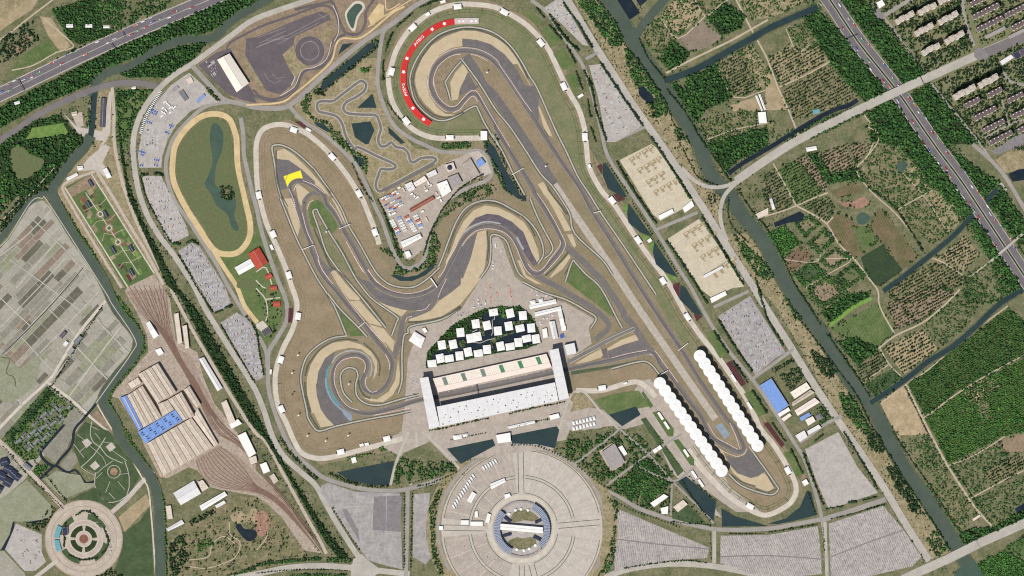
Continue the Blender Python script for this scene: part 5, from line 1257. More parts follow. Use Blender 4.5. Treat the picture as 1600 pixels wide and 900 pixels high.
def house(name, label, cat, s, h, roof='flat', rm='white_roof', wm='wall', rise=None, group=None, vents=0, door=True, windows=True):
  """a building over a four cornered footprint (first edge = ridge direction): walls, roof, door, windows, roof vents"""
  Pp = pp(s)
  sl, m = fill_mask(Pp)
  block[sl] |= grow(grow(m))
  c = centroid(Pp)
  z = zat(c)
  Q = [w2(p) for p in Pp]
  C = (*w2(c), z)
  e = empty(name, C, label, cat, group)
  b = MB(); b.prism(Q, z - 0.3, z + h); b.build('wall', wm, e, C)
  L = math.hypot(Q[1][0] - Q[0][0], Q[1][1] - Q[0][1])
  D = math.hypot(Q[2][0] - Q[1][0], Q[2][1] - Q[1][1]) if len(Q) > 2 else 1
  b = MB()
  QQ = pad(Q, 0.7)
  if roof == 'gable':
    b.gable(QQ, z + h, rise or D * 0.14)
    ro = b.build('roof', rm, e, C)
    r = MB()
    p0, p1 = lerp2(QQ[0], QQ[3], .5), lerp2(QQ[1], QQ[2], .5)
    zz = z + h + (rise or D * 0.14)
    r.box(lerp2(p0, p1, .5), L * 0.98, 0.9, zz - 0.2, zz + 0.35, math.atan2(p1[1] - p0[1], p1[0] - p0[0]))
    r.build('ridge_cap', 'ridge' if rm in ('tan_roof', 'beige_roof') else 'steel', ro, C)
  elif roof == 'hip':
    cc = centroid(QQ)
    k = 0.35
    T = [lerp2(cc, p, k) for p in QQ]
    n = len(QQ)
    up = [(*p, z + h) for p in QQ] + [(*p, z + h + (rise or 3)) for p in T]
    a = sum(QQ[i][0] * QQ[(i + 1) % n][1] - QQ[(i + 1) % n][0] * QQ[i][1] for i in range(n))
    fs = [(i, (i + 1) % n, n + (i + 1) % n, n + i) for i in range(n)] + [tuple(range(n, 2 * n))]
    b.add(up, fs if a > 0 else [f[::-1] for f in fs])
    ro = b.build('roof', rm, e, C)
  else:
    b.prism(QQ, z + h, z + h + 0.6, 0, True)
    ro = b.build('roof', rm, e, C)
    p_ = MB()
    for i in range(len(Q)):
      p0, p1 = QQ[i], QQ[(i + 1) % len(Q)]
      l = math.hypot(p1[0] - p0[0], p1[1] - p0[1])
      p_.box(lerp2(p0, p1, .5), l, 0.5, z + h + 0.55, z + h + 1.3, math.atan2(p1[1] - p0[1], p1[0] - p0[0]))
    p_.build('parapet', wm, ro, C)
  for i in range(vents):
    a, bb = (i + 0.5) / vents, rng.uniform(.3, .7)
    p = lerp2(lerp2(Q[0], Q[1], a), lerp2(Q[3], Q[2], a), bb)
    v = MB(); v.box(p, 2.4, 1.8, z + h + 0.5, z + h + 2.2, math.atan2(Q[1][1] - Q[0][1], Q[1][0] - Q[0][0])); v.build('roof_vent', 'mid_roof', ro, C)
  if windows and h >= 4:
    a_ = math.atan2(Q[1][1] - Q[0][1], Q[1][0] - Q[0][0])
    for e0, e1 in ((Q[0], Q[1]), (Q[2], Q[3])) if len(Q) == 4 else ((Q[0], Q[1]),):
      w = MB()
      zz = 1.4
      while zz + 1.4 < h:
        w.box(lerp2(e0, e1, .5), L * 0.86, 0.24, z + zz, z + zz + 1.3, a_)
        zz += 3.2
      w.build('window', 'glass', e, C)
  if door:
    d = MB(); d.box(lerp2(Q[1], Q[2], .5) if len(Q) > 2 else Q[0], 0.3, min(3.0, D * .4), z, z + min(3.2, h * .8), math.atan2(Q[1][1] - Q[0][1], Q[1][0] - Q[0][0])); d.build('door', 'dark_metal', e, C)
  return e

def rect(c, L, D, ang):
  """plan rectangle, ang in degrees anticlockwise on the plan"""
  co, si = math.cos(R(ang)), math.sin(R(ang))
  return [(c[0] + x * co + y * si, c[1] - x * si + y * co) for x, y in ((-L / 2, -D / 2), (L / 2, -D / 2), (L / 2, D / 2), (-L / 2, D / 2))]

# ---- main grandstand with its two wing blocks and the pit building
def big_roof(name, label, cat, s, z0, z1, rm, panels, extra=None):
  Pp = pp(s)
  sl, m = fill_mask(Pp)
  block[sl] |= m
  Q = [w2(p) for p in Pp]
  C = (*w2(centroid(Pp)), 0.8)
  e = empty(name, C, label, cat)
  n = panels
  for i in range(n):
    a, b_ = i / n, (i + 1) / n
    q = [lerp2(Q[0], Q[1], a), lerp2(Q[0], Q[1], b_), lerp2(Q[3], Q[2], b_), lerp2(Q[3], Q[2], a)]
    q = shrink(q, 0.992)
    b = MB(); b.prism(q, z0, z1 + 0.12 * (i % 2), 0, True); b.build('roof_panel', rm, e, C)
  return e, Q, C

for nm, s, lb in (('wing_building', "656,590.5 671,670 687.5,666 669.5,588.5", 'pale curved wing block at the snail bend end of the grandstand'), ('wing_building', "858,547 873.5,625.5 889,621.5 872.5,544", 'pale curved wing block at the last corner end of the grandstand')):
  e, Q, C = big_roof(nm, lb, 'building', s, 31.0, 36.5, 'grey_roof', 9)
  for t in (0.06, 0.5, 0.86):
    p = lerp2(lerp2(Q[0], Q[1], t), lerp2(Q[3], Q[2], t), .5)
    b = MB(); b.box(p, 20, 12, 0.5, 31.0, math.atan2(Q[3][1] - Q[0][1], Q[3][0] - Q[0][0])); b.build('support_tower', 'wall', e, C)
  b = MB(); b.prism(shrink(Q, 0.9), 24.0, 31.0, 0, True); b.build('hall_floor', 'glass', e, C)
e, Q, C = big_roof('main_grandstand', 'long white roofed main grandstand with dark roof dots', 'grandstand', "682.5,635 867,597 872.5,626 688,666.5", 29.5, 32.5, 'stand_roof', 12)
for i in range(14):
  for j, t in enumerate((.22, .42, .6, .85)):
    a = (i + .5 + .25 * ((j * 7 + i * 3) % 4 - 1.5)) / 14
    p = lerp2(lerp2(Q[0], Q[1], a), lerp2(Q[3], Q[2], a), t + 0.05 * ((i + j) % 2))
    sz = 4.0 if (i + j) % 3 == 0 else 2.4
    if (i * 5 + j * 3) % 4 == 0:
      continue
    b = MB(); b.cone(p, sz * .6, 32.4, 33.6, 8, r2=sz * .5); b.build('skylight', 'dark_metal', e, C)
for i in range(8):
  q0, q1 = lerp2(Q[0], Q[3], .10 + .1 * i), lerp2(Q[0], Q[3], .2 + .1 * i)
  r0, r1 = lerp2(Q[1], Q[2], .10 + .1 * i), lerp2(Q[1], Q[2], .2 + .1 * i)
  b = MB(); b.prism([q0, r0, r1, q1], 0.5, 5 + 2.4 * i); b.build('seat_tier', 'wall', e, C)
b = MB(); b.prism([lerp2(Q[0], Q[3], .93), lerp2(Q[1], Q[2], .93), Q[2], Q[3]], 0.5, 29.5); b.build('back_wall', 'wall', e, C)
PB = pp("676.5,591.5 853.5,553 862,573.5 684.5,613")
sl, m = fill_mask(PB); block[sl] |= m
Q = [w2(p) for p in PB]
C = (*w2(centroid(PB)), 0.8)
e = empty('pit_building', C, 'long cream roofed pit building with green light wells', 'building')
b = MB(); b.prism(Q, 0.3, 9.5); b.build('wall', 'wall', e, C)
up = [Q[0], Q[1], lerp2(Q[1], Q[2], .62), lerp2(Q[0], Q[3], .62)]
b = MB(); b.prism(up, 9.5, 11.6, 0, True); ro = b.build('roof', 'cream_roof', e, C)
lo = [lerp2(Q[0], Q[3], .64), lerp2(Q[1], Q[2], .64), Q[2], Q[3]]
b = MB(); b.prism(lo, 9.5, 10.2, 0, True); b.build('lower_roof', 'peach_roof', e, C)
g = MB()
for i in range(61):
  t = i / 60
  p0, p1 = lerp2(up[0], up[1], t), lerp2(up[3], up[2], t)
  g.box(lerp2(p0, p1, .5), math.hypot(p1[0] - p0[0], p1[1] - p0[1]), 0.55, 11.5, 11.95, math.atan2(p1[1] - p0[1], p1[0] - p0[0]))
for j in range(5):
  t = j / 4
  p0, p1 = lerp2(up[0], up[3], t), lerp2(up[1], up[2], t)
  g.box(lerp2(p0, p1, .5), math.hypot(p1[0] - p0[0], p1[1] - p0[1]), 0.55, 11.5, 12.0, math.atan2(p1[1] - p0[1], p1[0] - p0[0]))
g.build('roof_batten', 'pink_trim', ro, C)
for i, t in enumerate((.075, .24, .41, .575, .74, .90)):
  q = [lerp2(lerp2(up[0], up[1], t), lerp2(up[3], up[2], t), .12), lerp2(lerp2(up[0], up[1], t + .034), lerp2(up[3], up[2], t + .034), .12),
    lerp2(lerp2(up[0], up[1], t + .034), lerp2(up[3], up[2], t + .034), 1.0), lerp2(lerp2(up[0], up[1], t), lerp2(up[3], up[2], t), 1.0)]
  b = MB(); b.prism(q, 11.4, 12.3, 0, True); b.build('light_well', 'grey_recess' if i < 3 else 'green_recess', e, C)
for i in range(30):
  t = (i + .5) / 30
  p0, p1 = lerp2(Q[3], Q[2], t), lerp2(Q[0], Q[1], t)
  b = MB(); b.box(lerp2(p0, p1, 0.0), 5.0, 0.3, 0.5, 5.0, math.atan2(Q[2][1] - Q[3][1], Q[2][0] - Q[3][0])); b.build('garage_door', 'dark_metal', e, C)

# ---- umbrella grandstands
for lb, p0, p1, side in (('west grandstand under thirteen white umbrella canopies', (1030.6, 598.6), (1127, 735), 1), ('east grandstand under thirteen white umbrella canopies', (1093, 556), (1183, 696), -1)):
  A, B = w2(p0), w2(p1)
  C = (*lerp2(A, B, .5), 0.8)
  e = empty('umbrella_grandstand', C, lb, 'grandstand', 'umbrella grandstands')
  dx, dy = B[0] - A[0], B[1] - A[1]
  l = math.hypot(dx, dy)
  ang = math.atan2(dy, dx)
  nx, ny = -dy / l * side, dx / l * side
  for i in range(6):
    o_ = (5 - i) * 4.6 - 9
    b = MB(); b.box((C[0] + nx * o_, C[1] + ny * o_), l + 16, 4.6, 0.3, 4 + 2.1 * i, ang); b.build('seat_tier', 'wall', e, C)
  for i in range(13):
    p = lerp2(A, B, i / 12)
    b = MB(); b.cone(p, 19.0, 25.5 + 0.35 * (i % 2), 27.6, 28, ph=0.2, skirt=0.5); cn = b.build('canopy', 'membrane', e, C)
    b = MB()
    for k_ in range(8):
      a = k_ * math.pi / 4 + .3 * i
      b.add([(p[0] + 1.2 * math.cos(a - .1), p[1] + 1.2 * math.sin(a - .1), 27.8), (p[0] + 18.4 * math.cos(a - .011), p[1] + 18.4 * math.sin(a - .011), 26.15), (p[0] + 18.4 * math.cos(a + .011), p[1] + 18.4 * math.sin(a + .011), 26.15), (p[0] + 1.2 * math.cos(a + .1), p[1] + 1.2 * math.sin(a + .1), 27.8)], [(0, 1, 2, 3)])
    b.build('rib', 'grey_roof', cn, C)
    b = MB(); b.cone(p, 1.2, 27.2, 28.2, 8, r2=0.9); b.build('canopy_ring', 'grey_roof', cn, C)
    b = MB(); b.cone(p, 0.7, 0.4, 27.0, 8, r2=0.6); b.build('mast', 'steel', e, C)
  sl, m = fill_mask(rect(lerp2(p0, p1, .5), l / 2 + 18, 18, math.degrees(ang)))
  block[sl] |= m

# ---- red sponsor covers on the north bank
BC = smooth("748,32.5 727.5,33 708,34 690,38.5 675,46 660,58 648,71.5 638,87 632,102 630.5,117 630.5,132 630.5,134.5 633.5,145 639.5,160 649.5,174.5 661.5,186 672.5,194", False, 8)
bz = 1.6
A_, B_ = offset(BC, 4.6), offset(BC, -4.6)
e = empty('seat_cover', (*w2(BC[len(BC) // 2]), 0.6), 'long curved red seat cover with white lettering on the north bank', 'banner')
C = tuple(e.location)
nseg = len(BC) - 1
white = nseg * 4 // 16
for nm_, m_, i0, i1 in (('white_section', 'banner_white', 0, 15), ('red_section', 'banner_red', 15, nseg)):
  V = []; Fc = []
  for i in range(i0, i1 + 1):
    V += [wx(A_[i], 3.0), wx(B_[i], 6.0)]
  for i in range(i1 - i0):
    f = (2 * i, 2 * i + 1, 2 * i + 3, 2 * i + 2)
    Fc.append(f if orient_up(V, f) else f[::-1])
  b = MB(); b.add(V, Fc)
  k_ = len(V)
  b.add([(v[0], v[1], 0.2) for v in V] + V, [(2 * i + 1, 2 * i + 3, k_ + 2 * i + 3, k_ + 2 * i + 1) for i in range(i1 - i0)] + [(2 * i, 2 * i + 2, k_ + 2 * i + 2, k_ + 2 * i) for i in range(i1 - i0)])
  b.build(nm_, m_, e, C)
for t_ in (-3.6, -1.9, -.2, 1.5, 3.2):
  b = MB()
  L0, L1 = offset(BC, t_ + .16), offset(BC, t_ - .16)
  for i in range(nseg):
    q = [wx(v, 4.62 - t_ / 9.2 * 3.0) for v in (L0[i], L0[i + 1], L1[i + 1], L1[i])]
    b.add(q, [(0, 1, 2, 3) if orient_up(q, (0, 1, 2, 3)) else (3, 2, 1, 0)])
  b.build('seat_row_seam', 'red_roof', e, C)
RS = resample(BC, 1.0)
sl_len = len(RS)

def banner_text(txt, d0, size, flip):
  for k_, ch in enumerate(txt):
    d = int(d0 + k_ * size * 0.78)
    if d >= sl_len:
      break
    x, y, h_ = RS[d]
    cu = bpy.data.curves.new('letter', 'FONT')
    cu.body = ch
    cu.size = size * UNIT * 1.25
    cu.extrude = 0.15
    cu.offset = 0.22
    cu.align_x = 'CENTER'; cu.align_y = 'CENTER'
    cu.materials.append(MATS['letter_white'])
    t_ = bpy.data.objects.new('letter', cu)
    COL.objects.link(t_)
    dg = bpy.context.evaluated_depsgraph_get()
    me = bpy.data.meshes.new_from_object(t_.evaluated_get(dg))
    bpy.data.objects.remove(t_)
    o = link('letter', me, e)
    q = wx((x, y), 5.6)
    o.location = (q[0] - C[0], q[1] - C[1], q[2] - C[2])
    o.rotation_euler = (0, 0, h_ + (math.pi if flip else 0))

def banner_patch(d, rad):
  x, y, h_ = RS[int(d)]
  q = w2((x, y))
  b = MB()
  P_ = [(q[0] + rad * UNIT * f * math.cos(h_ + k_ * math.pi / 5), q[1] + rad * UNIT * f * math.sin(h_ + k_ * math.pi / 5)) for k_, f in enumerate((1, .62) * 5)]
  b.prism(P_, 4.4, 5.9, 0, True)
  b.build('emblem', 'letter_white', e, C)

def near_d(p):
  return min(range(sl_len), key=lambda i: (RS[i][0] - p[0]) ** 2 + (RS[i][1] - p[1]) ** 2)

for s in ("694.5,37 675,45 636,91 631,113 631,133.5 643.5,171 660.5,188",):
  for i_, p in enumerate(pp(s)):
    if i_ not in (4,):
      banner_patch(near_d(p), 3.2)
txt = 'ANTENG'
d_hi, d_lo = near_d(pp("648,72")[0]), near_d(pp("659,59")[0])
banner_text(txt[::-1], d_lo - 2, 4.6, True)
banner_text(txt[::-1], near_d(pp("631,134")[0]) - 2, 4.6, True)
for i_, d in enumerate((4, 11, 24, 30)):
  banner_patch(d, 2.4)

# ---- white kiosks on the concourses
CONC = [smooth(CON1), smooth(CON2), smooth("900,610 940,610 975,600")]

def heading(p):
  best = None
  for L_ in CONC:
    for a, b in zip(L_[:-1], L_[1:]):
      d = (a[0] - p[0]) ** 2 + (a[1] - p[1]) ** 2
      if best is None or d < best[0]:
        best = (d, math.degrees(math.atan2(-(b[1] - a[1]), b[0] - a[0])))
  return best[1]

def kiosk(p, L, D, h, label, group, ang=None, hip=True):
  a = heading(p) if ang is None else ang
  e = house('kiosk', label, 'kiosk', rect(p, L, D, a), h, 'hip' if hip else 'flat', 'white_roof', 'wall', 1.2, group)
  if L > 8:
    for s_ in (-1, 1):
      co, si = math.cos(R(a)), math.sin(R(a))
      q = w2((p[0] + s_ * (L / 2 + 1.6) * co, p[1] - s_ * (L / 2 + 1.6) * si))
      b = MB(); b.box(q, 3.2, 6, 0.2, 3.4, R(a)); b.build('stair_hood', 'dark_metal', e, tuple(e.location))

KN = [(645, 43, 'third'), (715, 10.5, 'fourth'), (788, 19, 'fifth'), (612, 112, 'second'), (635, 189, 'first'), (845, 67, 'sixth'), (881, 135, 'seventh'), (914, 214, 'eighth')]
for x, y, w_ in KN:
  kiosk((x, y), 11.5, 8, 6, f'white roofed kiosk, {w_} clockwise round the north concourse', 'kiosks on the north concourse')
for x, y, w_ in ((956.5, 313, 'beside the first curved pond'), (997, 375, 'beside the second curved pond'), (1036, 439, 'beside the third curved pond'), (1074, 495, 'beside the fourth curved pond'), (1231, 735, 'beside the far hairpin bank'), (1172, 791, 'at the bottom of the hairpin bank'), (703, 215, 'at the foot of the north bend concourse'), (941, 606, 'right of the last corner wing block')):
  kiosk((x, y), 11, 7.5, 6, f'white roofed kiosk {w_}', 'kiosks on the east concourse')
for x, y, w_ in ((459, 203, 'at the tip of the west concourse'), (519, 245, 'right of the yellow painted patch'), (561, 302.5, 'opposite the trailer rows'), (404.5, 305, 'opposite the horse track'), (586, 363, 'near the lower end of the concourse by the service yard'), (427, 366, 'above the red roofed barn'), (451.5, 430, 'below the red roofed barn'), (466, 494, 'beside the west maroon bed'), (439, 562, 'left of the snail bend'), (440, 639, 'left of the lower gravel crescent'), (532.5, 706, 'below the west bank'), (604.5, 685.5, 'below the west bank nearest the pit building')):
  kiosk((x, y), 10.5, 8, 6, f'white roofed kiosk {w_}', 'kiosks on the west concourse')
for x, y, L_, D_, w_ in ((668, 22.5, 7, 5, 'beside the third north kiosk'), (692, 3, 8, 4, 'at the top of the north concourse'), (907, 150, 4, 9, 'between the seventh and eighth north kiosks'), (921, 260, 6, 4, 'above the first curved pond'), (1015, 376, 5, 6, 'by the second curved pond gate'), (482, 203, 8, 4, 'at the tip of the west concourse'), (424.5, 386.5, 8, 4, 'left of the red roofed barn'), (423, 581, 7, 3, 'left of the west concourse'), (565, 695.5, 6, 4, 'below the west bank'), (573, 694, 6, 4, 'below the west bank nearer the avenue'), (553, 719, 7, 8, 'above the long triangular basin'), (977, 599, 6, 3, 'right of the last corner')):
  kiosk((x, y), L_, D_, 4, f'small white booth {w_}', 'small booths on the concourses', hip=False)
for x, y, w_ in ((1146, 591, 'beside the long maroon bed'), (1171, 634, 'in the grass plot by the east stand'), (1032, 650, 'first behind the west umbrella stand'), (1041.5, 664.5, 'second behind the west umbrella stand'), (1072, 708, 'third behind the west umbrella stand'), (1084.5, 741.5, 'first beside the slanting basin'), (1095, 755, 'second beside the slanting basin')):
  house('booth', f'long white booth {w_}', 'booth', rect((x, y), 13, 4, -57), 4, 'flat', 'white_roof', 'wall', group='long booths behind the umbrella stands')
kiosk((756, 212), 10, 14, 8, 'large white block at the end of the north concourse', None, 0, False)
kiosk((1258, 754), 8, 8, 6, 'square white gatehouse beside the blank lot', None, 30, False)
for x, y in ((1024, 704), (1030, 700)):
  house('gatehouse', 'white gatehouse left of the tree grid' if x < 1027 else 'white gatehouse right of the tree grid', 'gatehouse', rect((x, y), 7, 6, 35), 5, 'flat', 'white_roof')

# ---- team pavilions in the lake
area('pavilion_garden', 'wood_floor', 'wooded garden round the lake pavilions', OUTLINE_9, False)
area('lake', 'navy_water', 'dark lake under the white pavilions', "674,560 679,550 697.5,545 714,529 737.5,517.5 747.5,495 764,487.5 779,491 785,495 797.5,497 811,489 821,502.5 835,519 840,532.5 822.5,540 785,546 766,547.5 730,551 697.5,557.5 680,564", True)
for s in ("747.5,495 752.5,495 755,507.5 757.5,525 747.5,522.5 749,511", "785,496 792.5,492.5 795,497.5 789,497.5", "766,530 785,522.5 806,516 804,520 786,526 775,532.5 770,542.5 767.5,545", "694,535 700,537.5 707.5,547.5 701,550 696,544", "801,502.5 820,501 816,506 802.5,507.5"):
  area('islet', 'scrub', 'planted islet between the lake pavilions', s, False)['group'] = 'islets of the pavilion lake'
area('islet', 'scrub_brown', 'round planted islet in the pavilion lake', [(722.8 + 5 * math.cos(a * .5), 536.5 + 6 * math.sin(a * .5)) for a in range(12)], False)
for s in ("772.5,494 772.5,499 769,500 770,520 767.5,524", "740,535 750,536 762.5,531 772.5,529", "737.5,519 746,515"):
  strip('boardwalk', 'lot_pale', 'pale boardwalk between the lake pavilions', s, 1.2, n=1)['group'] = 'boardwalks of the pavilion lake'
TENT = pp("771,488 797,489.5 817,493 743.5,506 761,508.5 719.5,519.5 735,528.5 746,526 778,517 795,509.5 812.5,513 830,512.5 837.5,529.5 823,529 810,535 797,541.5 782,541 761,546 747.5,552 731.5,550 718,556 702,560 688,560 675,568 690.5,539 708,538")
TL = ['top left', 'top middle', 'top right', 'left of the bright grove', 'right of the bright grove', 'far left of the second row', 'left twin', 'right twin', 'at the end of the boardwalk', 'in the middle of the third row', 'third row right of middle', 'third row far right', 'bottom row, first from the pit wing', 'bottom row, second from the pit wing', 'bottom row, third from the pit wing', 'bottom row, fourth from the pit wing', 'bottom row, fifth from the pit wing', 'bottom row, sixth from the pit wing', 'bottom row, seventh from the pit wing', 'bottom row, eighth from the pit wing', 'bottom row, ninth from the pit wing', 'bottom row, tenth from the pit wing', 'bottom row, eleventh from the pit wing', 'bottom left corner', 'left of the round islet by one', 'beside the round islet']
for i, p in enumerate(TENT):
  w_, d_ = (12.5, 10) if i in (0, 10, 13, 15, 18, 21, 23) else (11, 12.5)
  house('pavilion', f'white square lake pavilion, {TL[i]}', 'pavilion', rect(p, w_ * 1.06, d_ * 1.06, 9 + 4 * math.sin(i * 2.1)), 6.5, 'hip', 'white_roof', 'wall', 1.6, 'pavilions of the lake', vents=1)

# ---- depot
def bays(parent, C, s, n, h, rm, z=0.5):
  Q = [w2(p) for p in pp(s)]          # Q0->Q1 across the bays, Q3->Q2 the far end
  for i in range(n):
    a, b_ = i / n, (i + 1) / n
    q = [lerp2(Q[0], Q[1], a), lerp2(Q[3], Q[2], a), lerp2(Q[3], Q[2], b_), lerp2(Q[0], Q[1], b_)]
    hh = h + 0.7 * (i % 2)
    b = MB(); b.prism(q, z, hh); bay = b.build('hall_bay', 'wall', parent, C)
    b = MB(); b.gable(pad(q, 0.4), hh, 2.2); rf = b.build('bay_roof', rm, bay, C)
    p0, p1 = lerp2(q[0], q[3], .5), lerp2(q[1], q[2], .5)
    L = math.hypot(p1[0] - p0[0], p1[1] - p0[1])
    r = MB()
    r.box(lerp2(p0, p1, .5), L * .94, 2.6, hh + 1.6, hh + 3.4, math.atan2(p1[1] - p0[1], p1[0] - p0[0]))
    r.build('ridge_vent', 'beige_roof', bay, C)
    g_ = MB()
    for k_ in (0, 1):
      u0, u1 = (q[0], q[1]) if k_ == 0 else (q[3], q[2])
      g_.box(lerp2(u0, u1, .5), L * .99, 1.5, hh - 0.2, hh + 0.5, math.atan2(u1[1] - u0[1], u1[0] - u0[0]))
    g_.build('gutter', 'ridge', bay, C)
    for k_ in range(6):
      t = (k_ + .5) / 6
      for s_ in (.28, .72):
        pp_ = lerp2(lerp2(q[0], q[1], t), lerp2(q[3], q[2], t), s_)
        if (k_ + i) % 3 == 0:
          v = MB(); v.box(pp_, 2.2, 1.4, hh + 0.8, hh + 1.9, 0.5); v.build('roof_vent', 'mid_roof', bay, C)

dep = empty('rail_depot', (*w2((262, 650)), 0.5), 'huge tan roofed rail depot with blue roof bands', 'depot')
C = tuple(dep.location)
bays(dep, C, "216,585 247.5,567.5 275.5,612 246,630.5", 3, 13, 'tan_roof')
bays(dep, C, "199,618 223.5,602.5 253.5,651.5 224.5,668", 3, 12, 'tan_roof')
bays(dep, C, "188,621.5 199,617.5 224,668 216,672", 1, 10, 'blue_roof')
bays(dep, C, "246.5,631.5 263,625 272.5,640 254,651", 1, 12, 'tan_roof')
bays(dep, C, "263,624.5 284,612.5 305,650 286,656.5", 2, 13, 'tan_roof')
bays(dep, C, "230,693 300,652.5 333,697.5 255,743.5", 6, 12.5, 'tan_roof')
bays(dep, C, "287,609.5 296.5,603 314,631.5 306,637", 1, 10, 'tan_roof')
bays(dep, C, "301,651.5 309.5,638.5 341,693.5 334,697.5", 1, 9, 'beige_roof')
bays(dep, C, "199.5,599.5 216,589.5 221,598 204.5,607.5", 1, 7, 'beige_roof')
Qb = [w2(p) for p in pp("216,675 274.5,640 285.5,656.5 227.5,693")]
b = MB(); b.prism(Qb, 0.5, 14.6); cb = b.build('cross_hall', 'house_grey', dep, C)
for i in range(10):
  q = [lerp2(Qb[0], Qb[1], (i + .03) / 10), lerp2(Qb[0], Qb[1], (i + .97) / 10), lerp2(Qb[3], Qb[2], (i + .97) / 10), lerp2(Qb[3], Qb[2], (i + .03) / 10)]
  v = MB(); v.prism(q, 14.5, 15.1 + .1 * (i % 2)); v.build('roof_panel', 'blue_roof', cb, C)
for i in range(5):
  for t in (.2, .38, .62, .8):
    p = lerp2(lerp2(Qb[0], Qb[1], (i + .35 + .3 * (t > .5)) / 5), lerp2(Qb[3], Qb[2], (i + .35 + .3 * (t > .5)) / 5), t)
    v = MB(); v.box(p, 7, 3, 14.8, 16.4, math.atan2(Qb[1][1] - Qb[0][1], Qb[1][0] - Qb[0][0])); v.build('skylight', 'dark_blue_roof', cb, C)
sl, m = fill_mask(pp("185.5,620 247.5,565 276.5,612 297.5,601.5 342,693.5 254.5,746")); block[sl] |= m

# railway tracks
TL_ = [pp("200,458 225,492 252,522 275,560 298,600 315,635 338,675 370,695 400,725 430,770 475,825 502,862"), pp("260,452 262,488 271,532 288,568 308,598 325,630 350,665 390,700 412,738 450,782 482,825 506,861")]
for k_ in range(13):
  t = k_ / 12
  n_ = 12
  a_ = [q[:2] for q in resample(smooth(TL_[0]), 14)]
  b_ = [q[:2] for q in resample(smooth(TL_[1]), 14)]
  n_ = min(len(a_), len(b_))
  P_ = [lerp2(a_[i], b_[i], t) for i in range(n_)]
  if k_ % 3:
    P_ = P_[:int(n_ * (0.5 + 0.1 * (k_ % 5)))]
  o = strip('railway_track', 'rail_rust', 'rusty railway track fanning through the yard', P_, 0.8, n=3)
  tag(o, cat=None, group='tracks of the rail yard')
for k_ in range(11):
  t = k_ / 10
  P_ = [lerp2(pp("306,719")[0], pp("344,698")[0], t), lerp2(pp("319,748")[0], pp("362,712")[0], t), lerp2(pp("348,762")[0], pp("385,738")[0], t), lerp2(pp("400,769")[0], pp("400,758")[0], t), lerp2(pp("438,792")[0], pp("440,785")[0], t), pp("500,861")[0]]
  strip('railway_track', 'rail_rust', 'curved rusty siding below the depot', P_, 0.9, n=5)['group'] = 'curved sidings below the depot'
for k_ in range(7):
  t = k_ / 6
  P_ = [lerp2(pp("202,448")[0], pp("248,445")[0], t), lerp2(pp("225,485")[0], pp("260,485")[0], t), lerp2(pp("250,515")[0], pp("262,525")[0], t), pp("282,565")[0]]
  strip('railway_track', 'rail_rust', 'rusty storage track at the north of the yard', P_, 0.8, n=4)['group'] = 'north storage tracks'

